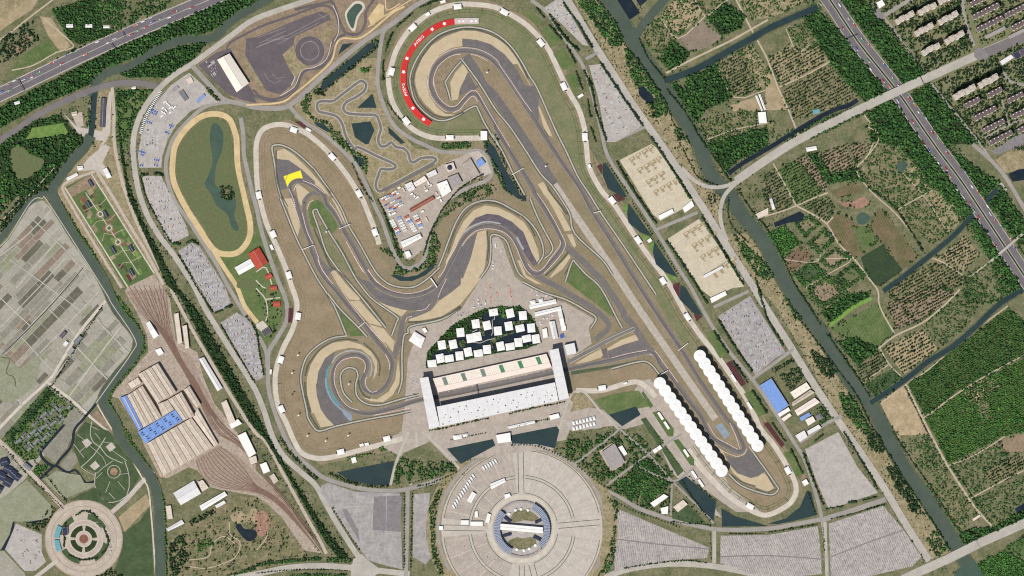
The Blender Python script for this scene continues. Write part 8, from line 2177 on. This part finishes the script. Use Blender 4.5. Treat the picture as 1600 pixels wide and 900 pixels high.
WOODS = [
(OUTLINE_3, 'long wood between the west highway and canal', 'leaf_wood', 2.3, .22, (2.2, 4.0)),
(OUTLINE_4, 'small wood inside the canal bend', 'leaf_wood', 2.3, .15, (2.2, 4.0)),
(OUTLINE_5, 'wood below the curved west road', 'leaf_wood', 2.4, .36, (2.0, 3.8)),
(OUTLINE_2, 'nursery rows above the west highway', 'leaf_wood', 2.1, .1, (1.8, 3.0)),
("155,0 275,-10 250,25 190,52 160,40", 'rough plots north of the west highway', 'leaf_wood', 2.4, .4, (1.8, 3.4)),
("0,100 32,85 62,62 50,30 15,50 0,65", 'trees round the bare brown field', 'leaf_dark', 2.4, .4, (2, 3.4)),
("0,140 125,72 155,62 140,80 0,150", 'verge trees north of the west highway', 'leaf_dark', 2.2, .3, (1.8, 3.2)),
("140,140 150,140 150,200 135,200", 'trees on the canal stub', 'leaf_wood', 2, .2, (2, 3.2)),
("181,140 238,140 215,175 198,222 181,222", 'trees between rail corridor and ring road', 'leaf_wood', 2.4, .35, (2, 3.4)),
("182,140 190,225 200,285 225,350 252,400 278,450 310,488 350,558 395,635 430,700 460,750 500,815 545,872 532,875 510,850 462,765 415,688 390,660 362,610 325,550 282,465 260,445 225,365 200,308 188,240", 'hedge between railway and ring road', 'leaf_dark', 2.1, .25, (2, 3.4)),
("88,320 95,315 140,385 175,450 200,480 225,525 228,548 200,585 175,615 172,630 215,700 245,748 258,785 262,900 255,900 251,785 232,738 205,695 180,645 164,622 170,605 212,558 220,535 208,510 185,478 160,430", 'green east bank of the west canal', 'leaf_bright', 1.7, .1, (1.4, 2.4)),
("0,345 32,308 82,262 105,232 75,300 38,322 0,365", 'riverside wood at the canal fork', 'leaf_dark', 2.2, .1, (2, 3.6)),
(OUTLINE_1, 'garden trees of the courtyard village', 'leaf_wood', 2.2, .35, (1.4, 2.6)),
("73.5,611.5 83.5,615 18.5,693.5 10,688.5", 'hedges along the west lane', 'leaf_dark', 1.6, .3, (1, 1.8)),
("55,726.5 78.5,726.5 58.5,748.5 50,743.5", 'green grove below the village', 'leaf_bright', 2, .1, (1.8, 3)),
("38,822 60,815 80,790 88,795 75,820 62,830", 'trees round the south west moat', 'leaf_dark', 2, .2, (1.8, 3)),
("172,885 190,900 150,902 150,898", 'shrubs below the small round plaza', 'leaf_dark', 2, .1, (1.6, 2.8)),
("295,815 332,795 338,800 300,822", 'trees above the heath park', 'leaf_dark', 2, .2, (1.8, 3)),
("265,848 285,835 295,875 275,900 265,900", 'trees on the west side of the heath park', 'leaf_dark', 2.2, .3, (1.8, 3.4)),
("308,850 330,835 332,850 310,865", 'green thicket in the heath park', 'leaf_bright', 2, .2, (1.8, 3)),
("265,848 400,775 472,855 482,868 400,892 265,908", 'scattered shrubs of the heath park', 'leaf_orchard', 3.0, .6, (1.2, 2.4)),
("350,900 400,882 400,879 500,870 500,875 400,884 400,890 362,902", 'hedge below the heath park', 'leaf_wood', 1.8, 0, (1.6, 2.8)),
("510,870 550,874 550,880 510,878", 'hedge at the foot of the railway', 'leaf_wood', 1.8, 0, (1.6, 2.8)),
("450,898 500,895 540,898 540,901 450,901", 'hedge of the bottom road', 'leaf_wood', 1.8, 0, (1.6, 2.8)),
("898,0 935,0 960,32 975,52 972,72 952,72 935,45", 'riverside wood at the top of the east canal', 'leaf_wood', 2.1, .12, (2, 3.8)),
("975,75 990,85 1025,125 1040,160 1045,180 1020,185 1015,170 995,140 982,112", 'riverside wood beside the dark pond', 'leaf_wood', 2.1, .12, (2, 3.8)),
("1045,190 1065,205 1080,225 1060,225", 'riverside shrubs above the ramp', 'leaf_wood', 2.3, .35, (1.8, 3.2)),
("1102,300 1115,302 1122,312 1110,322", 'shrubs inside the ramp loop', 'leaf_dark', 2.3, .3, (1.6, 2.8)),
("1145,365 1175,390 1200,415 1210,432 1200,440 1180,430 1158,395", 'riverside wood below the ramp', 'leaf_wood', 2.1, .2, (2, 3.6)),
("1222,462 1245,470 1255,502 1242,500", 'riverside thicket beside the factory road', 'leaf_wood', 2.1, .25, (2, 3.6)),
("1265,545 1292,560 1308,580 1295,592 1282,582 1270,562", 'riverside grove near the factory', 'leaf_dark', 2.0, .1, (2, 3.6)),
("1308,615 1325,612 1340,635 1355,662 1365,675 1345,675 1318,645", 'riverside wood below the canal junction', 'leaf_wood', 2.0, .12, (2, 3.6)),
("1350,675 1370,675 1385,702 1375,710 1360,700", 'riverside grove at the sandy bend', 'leaf_dark', 2.0, .1, (2, 3.6)),
("1385,730 1405,728 1425,770 1445,805 1425,800 1400,762", 'riverside grove beside the lower canal', 'leaf_dark', 2.0, .2, (2, 3.6)),
("1445,840 1465,825 1482,855 1465,872", 'riverside gardens above the bridge', 'leaf_wood', 2.0, .25, (1.8, 3.2)),
("1345,-5 1505,-5 1522,72 1515,80 1450,115 1380,35", 'garden trees of the north estate', 'leaf_dark', 2.3, .36, (1.8, 3.2)),
("1460,128 1532,95 1610,58 1610,235 1562,235 1538,225 1495,175", 'garden trees of the south estate', 'leaf_dark', 2.2, .36, (1.6, 3.0)),
("1508,-5 1610,-5 1610,40 1532,72", 'garden trees of the north east estate', 'leaf_dark', 2.3, .42, (1.6, 2.8)),
("495,142 505,125 585,62 592,65 590,75 560,100 505,145", 'trees round the long narrow pond', 'leaf_dark', 1.9, .15, (1.8, 3)),
("488.5,143.5 496,137.5 508,149.5 494.5,149.5", 'bright bush at the tip of the long pond', 'leaf_dark', 1.9, .1, (1.8, 3)),
("562,106 578.5,104.5 577,113.5 565,113.5", 'bright round grove above the kart track', 'leaf_bright', 1.8, 0, (1.8, 3)),
("469,163 479.5,145 490,149.5 481,172 490,184 517,193 523,220 541,229 556,235 544,239.5 520,220 512.5,199 490,188.5 473.5,175", 'trees along the left of the kart track', 'leaf_wood', 2, .22, (1.8, 3)),
("520,205 529,206.5 550,233.5 575.5,248.5 572.5,274 563.5,262 544,241 523,217", 'trees beside the small dark pond', 'leaf_wood', 2, .15, (1.8, 3)),
("687.5,223.5 734,222 737,231 690.5,234", 'trees below the end of the north concourse', 'leaf_wood', 1.9, .1, (1.8, 3)),
("753.5,219 762.5,219 800,282 800,306 785,294 759.5,240", 'trees left of the infield pond', 'leaf_wood', 1.9, .2, (1.8, 3)),
("760,209 775,210.5 782.5,228.5 823,308 820,315.5 811,314 772,222.5", 'trees round the infield pond', 'leaf_dark', 1.7, .25, (1.4, 2.4)),
("590,388 608,388 620,410 612,435 680,415 682,410 688,385 682,365 672,365 668,400 645,420 625,418 615,405", 'trees round the crescent pond', 'leaf_wood', 2, .15, (1.8, 3)),
("605,345 612,345 632,400 625,405 618,398", 'trees left of the service yard', 'leaf_wood', 2, .15, (1.6, 2.8)),
("728,294 767,285 770,306 725,318 695,339 689,339", 'trees right of the service yard', 'leaf_wood', 2, .35, (1.6, 2.8)),
(OUTLINE_9, 'trees between the lake pavilions', 'leaf_wood', 2.0, .22, (1.4, 2.8)),
("776,479 792.5,480 791,495 785,495", 'bright grove at the top of the pavilion lake', 'leaf_bright', 1.8, 0, (1.8, 3)),
(OUTLINE_7, 'garden trees round the square grey building', 'leaf_wood', 2.2, .4, (1.8, 3.2)),
("960,760 990,735 1012,715 1050,750 1015,785 980,778", 'dense grove in the south garden', 'leaf_wood', 1.9, .1, (1.8, 3.2)),
(OUTLINE_8, 'garden trees between west basin and avenue', 'leaf_wood', 2.1, .35, (1.8, 3.2)),
("518,738 550,752 580,759 608,759 605,762 580,762 540,755 510,740", 'hedge below the long triangular basin', 'leaf_dark', 1.7, 0, (1.4, 2.4)),
("592,700 628,690 625,698 595,706", 'bright hedge below the west bank', 'leaf_bright', 1.7, 0, (1.4, 2.4)),
("540,715 585,705 585,710 542,720", 'second bright hedge below the west bank', 'leaf_bright', 1.7, .2, (1.4, 2.4)),
("435,682 441,685 472,722 468,725 450,708", 'hedge between the two ring roads', 'leaf_dark', 1.7, 0, (1.6, 2.6)),
("472,725 498,748 492,750 475,735", 'lower hedge between the two ring roads', 'leaf_dark', 1.7, 0, (1.6, 2.6)),
("670,795 682,768 692,762 682,795 678,830 682,865 695,898 685,898 674,865 670,825", 'tree belt left of the great plaza', 'leaf_wood', 2, .1, (1.8, 3)),
("950,780 965,785 965,835 960,870 950,895 935,900 950,865 958,825 960,800", 'tree belt right of the great plaza', 'leaf_wood', 2, .25, (1.8, 3)),
("696,809 720,810 719,823 696,821", 'bright bushes on the great plaza', 'leaf_bright', 1.8, 0, (1.6, 2.6)),
("902,832 936,832 935,848 905,840", 'bright bushes east on the great plaza', 'leaf_bright', 1.8, .1, (1.6, 2.6)),
("786,715 800,712 800,725 800,740 792,741", 'dark grove at the top of the great plaza', 'leaf_dark', 1.8, .1, (1.6, 2.8)),
("800,748 806,748 806,772 800,775", 'dark grove on the upper spoke of the great plaza', 'leaf_dark', 1.8, .1, (1.6, 2.8)),
("825,878 831,878 838,900 828,900", 'dark grove on the lower spoke of the great plaza', 'leaf_dark', 1.8, .1, (1.6, 2.8)),
("1001,655 1009,652 1037,691 1030,698", 'clipped trees of the upper tree grid', 'leaf_bright', 1.6, 0, (1.2, 2.0)),
("1033,701 1041,697 1068,736 1059,744", 'clipped trees of the lower tree grid', 'leaf_bright', 1.6, 0, (1.2, 2.0)),
("1217.5,586.5 1238.5,576 1251,570.5 1254.5,588.5 1238.5,611.5 1233.5,609.5", 'garden trees round the factory ponds', 'leaf_dark', 2, .25, (1.6, 2.8)),
("1276,638 1290,631 1302.5,649 1302.5,659.5 1286.5,666.5 1279.5,659.5", 'trees round the factory car court', 'leaf_wood', 2, .15, (1.8, 3)),
("1205,578 1238.5,560 1242,563.5 1208.5,583", 'hedge above the blue factory', 'leaf_dark', 1.8, .05, (1.6, 2.8)),
("322,136.5 329,135.5 344.5,155.5 342,160 333.5,155.5", 'grove at the depot yard corner', 'leaf_dark', 1.8, 0, (1.8, 3)),
("342,292 360,290 368,308 358,315 342,308", 'trees on the horse track island', 'leaf_dark', 2, .2, (1.6, 2.8)),
("400,445 415,450 438,450 440,495 425,532 415,538 415,500 400,455", 'trees of the riding centre', 'leaf_dark', 3, .55, (1.4, 2.6)),
("1205,215 1242,200 1340,165 1360,175 1275,215 1230,225", 'verge trees of the diagonal road', 'leaf_wood', 2.1, .2, (1.8, 3)),
]
for s, lb, m, sp, gp_, sz in WOODS:
  crowns('tree_cover', f'tree crowns of the {lb}', scatter_pts(s, sp * 1.08, .9, rng.uniform(0, 60), gaps=gp_), (sz[0] * .85, sz[1] * 1.08), m, 1.2)

# single trees in rows: each one a tree with trunk and crown
TREES = []
for k in range(6):
  Vs, Fs = [], []
  for c_ in range(7):
    a = rng.uniform(0, 6.28)
    d = rng.uniform(.15, .62) if c_ else 0
    s_ = rng.uniform(.42, .66)
    Bv = VAR[rng.integers(14)] * s_ + np.array([d * math.cos(a), d * math.sin(a), 1.25 + rng.uniform(-.35, .35) - .25 * d])
    Fs.append(IF + 12 * len(Vs)); Vs.append(Bv)
  TREES.append((np.concatenate(Vs), np.concatenate(Fs)))
TRUNK = MB()
TRUNK.cone((0, 0), .12, 0, 1.0, 6, r2=.07)
for a in (0.4, 2.5, 4.6):
  TRUNK.add([(0, 0, .75), (.06 * math.cos(a + 1.5), .06 * math.sin(a + 1.5), .75), (.4 * math.cos(a), .4 * math.sin(a), 1.25)], [(0, 1, 2), (2, 1, 0)])
trunk_me = mesh('trunk', TRUNK.V, TRUNK.F, 'bark')
crown_me = {}
for m in ('leaf_dark', 'leaf_wood', 'leaf_red'):
  crown_me[m] = [fast_mesh('crown', V, Fc, m) for V, Fc in TREES]
ROWS = [  # path, spacing, radius, leaf, label
("963.5,253 986.5,293.5 1025.5,349.5", 5.2, 3.6, 'leaf_dark', 'on the service road side of the first tan lot'),
("1018,215.5 1049,262.5 1078.5,310.5", 5.2, 3.6, 'leaf_dark', 'on the east road side of the first tan lot'),
("1042.5,377.5 1074,424 1105,474", 5.2, 3.6, 'leaf_dark', 'on the service road side of the second tan lot'),
("1097,340 1130,393 1161.5,444.5", 5.2, 3.6, 'leaf_dark', 'on the east road side of the second tan lot'),
("949.5,256 980.5,302.5", 4.6, 2.6, 'leaf_dark', 'between the first curved pond and the service road'),
("986.5,315 1019.5,366.5", 4.6, 2.6, 'leaf_dark', 'between the second curved pond and the service road'),
("1027,377.5 1060,430.5", 4.6, 2.6, 'leaf_dark', 'between the third curved pond and the service road'),
("632,772 631,890", 4.4, 2.6, 'leaf_dark', 'on the west side of the avenue'),
("644,772 641,890", 4.4, 2.6, 'leaf_dark', 'on the east side of the avenue'),
("520,795 540,828 562,860", 5.0, 2.6, 'leaf_dark', 'along the slanting edge of the weathered car park'),
("652,760 682,752 715,738", 4.6, 2.6, 'leaf_dark', 'along the south ring road left of the axis'),
("800,696 832,696 862,706 895,722", 4.6, 2.6, 'leaf_dark', 'along the south ring road right of the axis'),
("902,728 940,758 975,775 1012,792 1040,805", 4.8, 2.4, 'leaf_dark', 'along the south ring road by the garden'),
("950,778 990,798 1038,815 1075,828 1108,832", 4.8, 2.4, 'leaf_dark', 'above the wide striped car park'),
("1318,675 1340,710 1372,765", 5.0, 3.4, 'leaf_dark', 'on the east side of the blank concrete lot'),
("1255,708 1270,748 1286,788", 5.0, 3.4, 'leaf_dark', 'on the west side of the blank concrete lot'),
("1390,790 1412,830 1432,860", 5.4, 2.6, 'leaf_dark', 'along the lower right striped car park'),
("1180,435 1200,500 1224,540", 5.0, 3.2, 'leaf_dark', 'on the east road side of the factory car park'),
("1122,500 1150,545 1175,580", 5.0, 3.2, 'leaf_dark', 'on the service road side of the factory car park'),
("284.5,116.5 266.5,132 252,149 241,164.5", 6.0, 2.2, 'leaf_dark', 'on the ring road side of the depot yard'),
("331,160 311,168 293.5,178 278,194.5 266.5,208 260,222 254.5,242", 5.0, 2.4, 'leaf_dark', 'on the horse track side of the depot yard'),
("258,285 278,330 295,360", 4.6, 2.6, 'leaf_dark', 'on the horse track side of the pale car park'),
("315,388 335,420 352,450 362,472", 4.8, 2.6, 'leaf_dark', 'beside the full car park at the horse track'),
]
tn = 0
for s, sp, r_, m, lb in ROWS:
  Q_ = resample(smooth(s, False, 6), sp)
  dx, dy = Q_[-1][0] - Q_[0][0], Q_[-1][1] - Q_[0][1]
  way = ('top' if dy > 0 else 'bottom') if abs(dy) > abs(dx) else ('left' if dx > 0 else 'right')
  for ti, (x, y, h_) in enumerate(Q_):
    if tn >= 300 or not (-5 < x < 1605 and -5 < y < 905):
      continue
    p = (x + rng.normal(0, .35), y + rng.normal(0, .35))
    rr = r_ * rng.uniform(.9, 1.35)
    e = empty('tree', (*w2(p), zat(p)), f'{nth(ti)} tree from the {way}, row {lb}', 'tree', f'trees {lb}', rng.uniform(0, 6.28))
    e.scale = (rr, rr, rr * 1.15)
    link('trunk', trunk_me, e)
    link('crown', crown_me[m][rng.integers(6)], e)
    tn += 1
# hedges and further tree rows too many to single out
LINES = [
("912,110 925,140 932,175 948,220", 1.8, (2.0, 3.2), 'row beside the north car park'), ("938,98 962,135 1005,198", 1.8, (2.0, 3.2), 'row on the road side of the north car park'), ("858,22 882,58 905,80", 1.8, (2.2, 3.6), 'row beside the narrow top lot'), ("880,5 905,40 925,75", 1.8, (2.0, 3.2), 'row on the road side of the narrow top lot'),
("838,12 850,28", 1.6, (1.8, 2.8), 'hedge by the first concourse gate'), ("858,40 878,62", 1.6, (1.8, 2.8), 'hedge by the second concourse gate'), ("885,72 900,100", 1.6, (1.8, 2.8), 'hedge by the third concourse gate'), ("900,112 910,140", 1.6, (1.8, 2.8), 'hedge by the fourth concourse gate'), ("918,155 922,182", 1.6, (1.6, 2.6), 'hedge by the fifth concourse gate'), ("922,198 932,222", 1.6, (1.6, 2.6), 'hedge by the sixth concourse gate'),
("1115,518 1138,552", 1.6, (1.8, 2.8), 'hedge at the top of the east stand'), ("1145,565 1168,598", 1.6, (1.8, 2.8), 'hedge beside the long maroon bed'), ("1175,610 1198,645", 1.6, (1.8, 2.8), 'hedge beside the east stand booth'), ("1206,661.5 1227,690", 1.6, (1.8, 2.8), 'hedge beside the lower maroon bed'), ("1236,703.5 1254,739.5", 1.6, (1.8, 2.8), 'hedge past the end of the east stand'),
("655,12 685,0", 1.6, (1.8, 2.6), 'hedge at the top of the loop road'), ("620,42 645,20", 1.6, (1.8, 2.6), 'second hedge of the loop road'), ("602,80 612,52", 1.6, (1.8, 2.6), 'third hedge of the loop road'), ("598,125 599,95", 1.6, (1.8, 2.6), 'fourth hedge of the loop road'), ("605,160 615,175 630,192", 2, (1.4, 2.4), 'fifth hedge of the loop road'),
("935,2 955,38 980,75 1005,105 1040,162 1052,192 1072,222", 2.6, (1.6, 2.4), 'west bank row of the east canal'), ("998,60 1015,95 1038,122", 2, (1.6, 2.6), 'east bank row of the east canal'), ("1042,140 1070,175 1098,222 1112,240 1140,282", 2.2, (1.6, 2.8), 'middle bank row of the east canal'),
("1152,295 1175,330 1200,360 1220,398 1242,445 1262,475 1282,508", 2.2, (1.6, 2.6), 'bank row past the ramp'), ("1292,522 1312,550 1340,590 1360,622", 2.2, (1.6, 2.8), 'bank row below the algae channel'), ("1248,498 1275,532 1292,555 1318,590 1340,620 1360,662 1395,720 1415,752 1450,805 1485,860", 2.4, (1.4, 2.4), 'west bank row of the lower canal'), ("1395,675 1425,720 1460,770 1498,830", 2.4, (1.4, 2.4), 'east bank row of the lower canal'),
("1062,225 1078,255 1092,278 1122,290", 2.2, (1.4, 2.2), 'row inside the ramp curve'), ("1138,308 1138,335 1145,355 1170,380", 2.0, (1.4, 2.2), 'row on the canal side of the south ramp'),
("218,275 230,312 250,350 268,380 278,378", 1.8, (1.4, 2.2), 'row on the ring road side of the pale car park'), ("278,398 298,432 308,450 332,488", 1.8, (1.4, 2.2), 'row on the ring road side of the full car park'), ("345,508 375,560 398,598", 1.8, (1.4, 2.2), 'row beside the south horse track car park'), ("385,495 400,518 405,548 412,585", 1.8, (1.4, 2.4), 'row on the inner side of the south horse track car park'),
("220,272 225,274 232,272", 1.2, (2.2, 3.2), 'bushes between the depot yard and the car park'), ("240,272 248,271 255,275", 1.2, (2.2, 3.2), 'second bushes between depot yard and car park'), ("272,380 282,382", 1.2, (2, 3), 'bushes between the two car parks'), ("292,380 300,376 310,382", 1.2, (2, 3), 'second bushes between the two car parks'), ("336,489 348,485", 1.2, (2, 3), 'bushes above the south horse track car park'), ("352,480 362,478", 1.2, (2, 3), 'second bushes above the south horse track car park'),
("590,312 600,332 612,365 625,400", 2.2, (1.6, 2.6), 'row left of the service yard'), ("662,398 670,370 682,345 695,322 722,292 755,272", 2.2, (1.6, 2.6), 'row on the loop road right of the service yard'), ("550,255 565,290 582,315", 2.2, (1.4, 2.2), 'row on the loop road by the west concourse'),
("672,673 698.5,668 725.5,661.5 762.5,653.5", 2.4, (1.4, 2.2), 'row below the main grandstand, left half'), ("796,646.5 833.5,637.5 885,627.5", 2.4, (1.4, 2.2), 'row below the main grandstand, right half'), ("704,688 736,681 761,676", 3, (1.2, 2), 'row above the left axis basin'), ("794,669.5 837,659 872.5,652.5", 3, (1.2, 2), 'row above the right axis basin'),
("1298,811 1320,806 1342,800 1382,788", 2.2, (1.2, 2.0), 'row above the lower right car park'), ("1292,795 1318,791", 1.8, (1.6, 2.4), 'hedge below the blank lot, left'), ("1348,782 1370,776", 1.8, (1.6, 2.4), 'hedge below the blank lot, right'), ("1325,785 1340,784", 1.4, (2, 3), 'grove below the blank lot'), ("1272,690 1285,680", 1.6, (2, 3), 'grove above the blank lot'),
("1200,832 1238,826 1278,819", 2.2, (1.2, 2.0), 'row above the middle striped car park'), ("1140,834 1195,834", 2.2, (1.2, 2.0), 'row above the middle striped car park, left'), ("1110,835 1111,875", 2.4, (1.0, 1.6), 'row beside the lot road'), ("1286,825 1288,865", 2.6, (1.0, 1.6), 'row beside the lower lot road'),
("1065,750 1080,775 1110,815", 2.4, (1.2, 2.0), 'row on the left of the slanting basin'), ("1078,745 1100,768 1120,785", 2.6, (1.2, 2.0), 'row on the right of the slanting basin'), ("1050,815 1075,818 1108,820", 2.2, (1.2, 1.8), 'row below the dark lawn'), ("1262,768 1275,805", 2.0, (1.4, 2.2), 'row right of the curved basin'),
("1379.5,34.5 1405,63 1432,96 1447,115.5", 2.6, (1.4, 2.2), 'row along the estate road'), ("1458.5,131 1486.5,165.5 1510,193.5 1539.5,232", 2.6, (1.4, 2.2), 'row along the south estate road'),
("50,655 82,602 105,565 160,478", 3.4, (1.4, 2.2), 'row along the farm road'), ("78,605 105,625 135,652", 3.0, (1.4, 2.2), 'row along the cross road'), ("5,698 50,748 100,795", 3.0, (1.4, 2.2), 'row along the diagonal avenue'), ("18,682 58,725 105,785", 3.4, (1.4, 2.2), 'second row along the diagonal avenue'),
("400,885 450,876 500,875", 2.4, (1.2, 1.8), 'row above the bottom road'), ("400,896 450,891 505,890 545,892", 2.6, (1.2, 1.8), 'median row of the bottom road'), ("975,888 1025,880 1075,876 1105,880", 2.4, (1.2, 2.0), 'row below the wide striped car park'),
("1415,605 1440,658 1452,682", 3, (1.4, 2.2), 'row along the sandy road'), ("1462,675 1488,728 1522,780 1535,800", 3, (1.4, 2.2), 'lower row along the sandy road'), ("1508,848 1550,830 1600,808", 2.4, (1.4, 2.4), 'row along the lower right road'),
("1355,292 1398,325 1425,365 1445,398", 2.2, (1.6, 2.8), 'row along the middle dirt lane'), ("1340,265 1300,285", 2, (1.8, 2.8), 'hedge above the rubble heap'), ("118,805 135,798 152,808", 1.6, (1.6, 2.6), 'upper ring trees of the small round plaza'), ("162,825 170,848 160,865", 1.6, (1.6, 2.6), 'right ring trees of the small round plaza'), ("108,868 130,875 150,872", 1.6, (1.6, 2.6), 'lower ring trees of the small round plaza'), ("102,818 100,855", 1.8, (1.8, 2.8), 'left ring trees of the small round plaza'),
]
for s, sp, r_, m, lb in ROWS:
  if r_ > 2.8:
    LINES.append((s, 1.7, (1.7, 3.0), 'undergrowth ' + lb))
for s, sp, sz, lb in LINES:
  P_ = np.array([q[:2] for q in resample(smooth(s, False, 6), sp)])
  P_ = P_ + rng.normal(0, .4, P_.shape)
  crowns('tree_row', f'small trees of the {lb}', P_, (sz[0] * 1.15, sz[1] * 1.3), 'leaf_dark', 1.2)
# verge of grass tufts and bushes along the highways and loose scrub on open ground
for s, lb in (("1255,0 1275,0 1330,80 1390,155 1450,240 1560,400 1540,400 1420,235 1350,150 1290,60", 'western verge of the right highway'), ("1315,0 1330,0 1420,110 1480,200 1590,370 1600,400 1470,215 1410,135", 'eastern verge of the right highway')):
  crowns('shrub_cover', f'bushes on the {lb}', scatter_pts(s, 2.4, .9, gaps=.25), (1.6, 3.0), 'leaf_wood')
print('tree triangles', TRI[0], 'cars', cn, 'trees', tn)
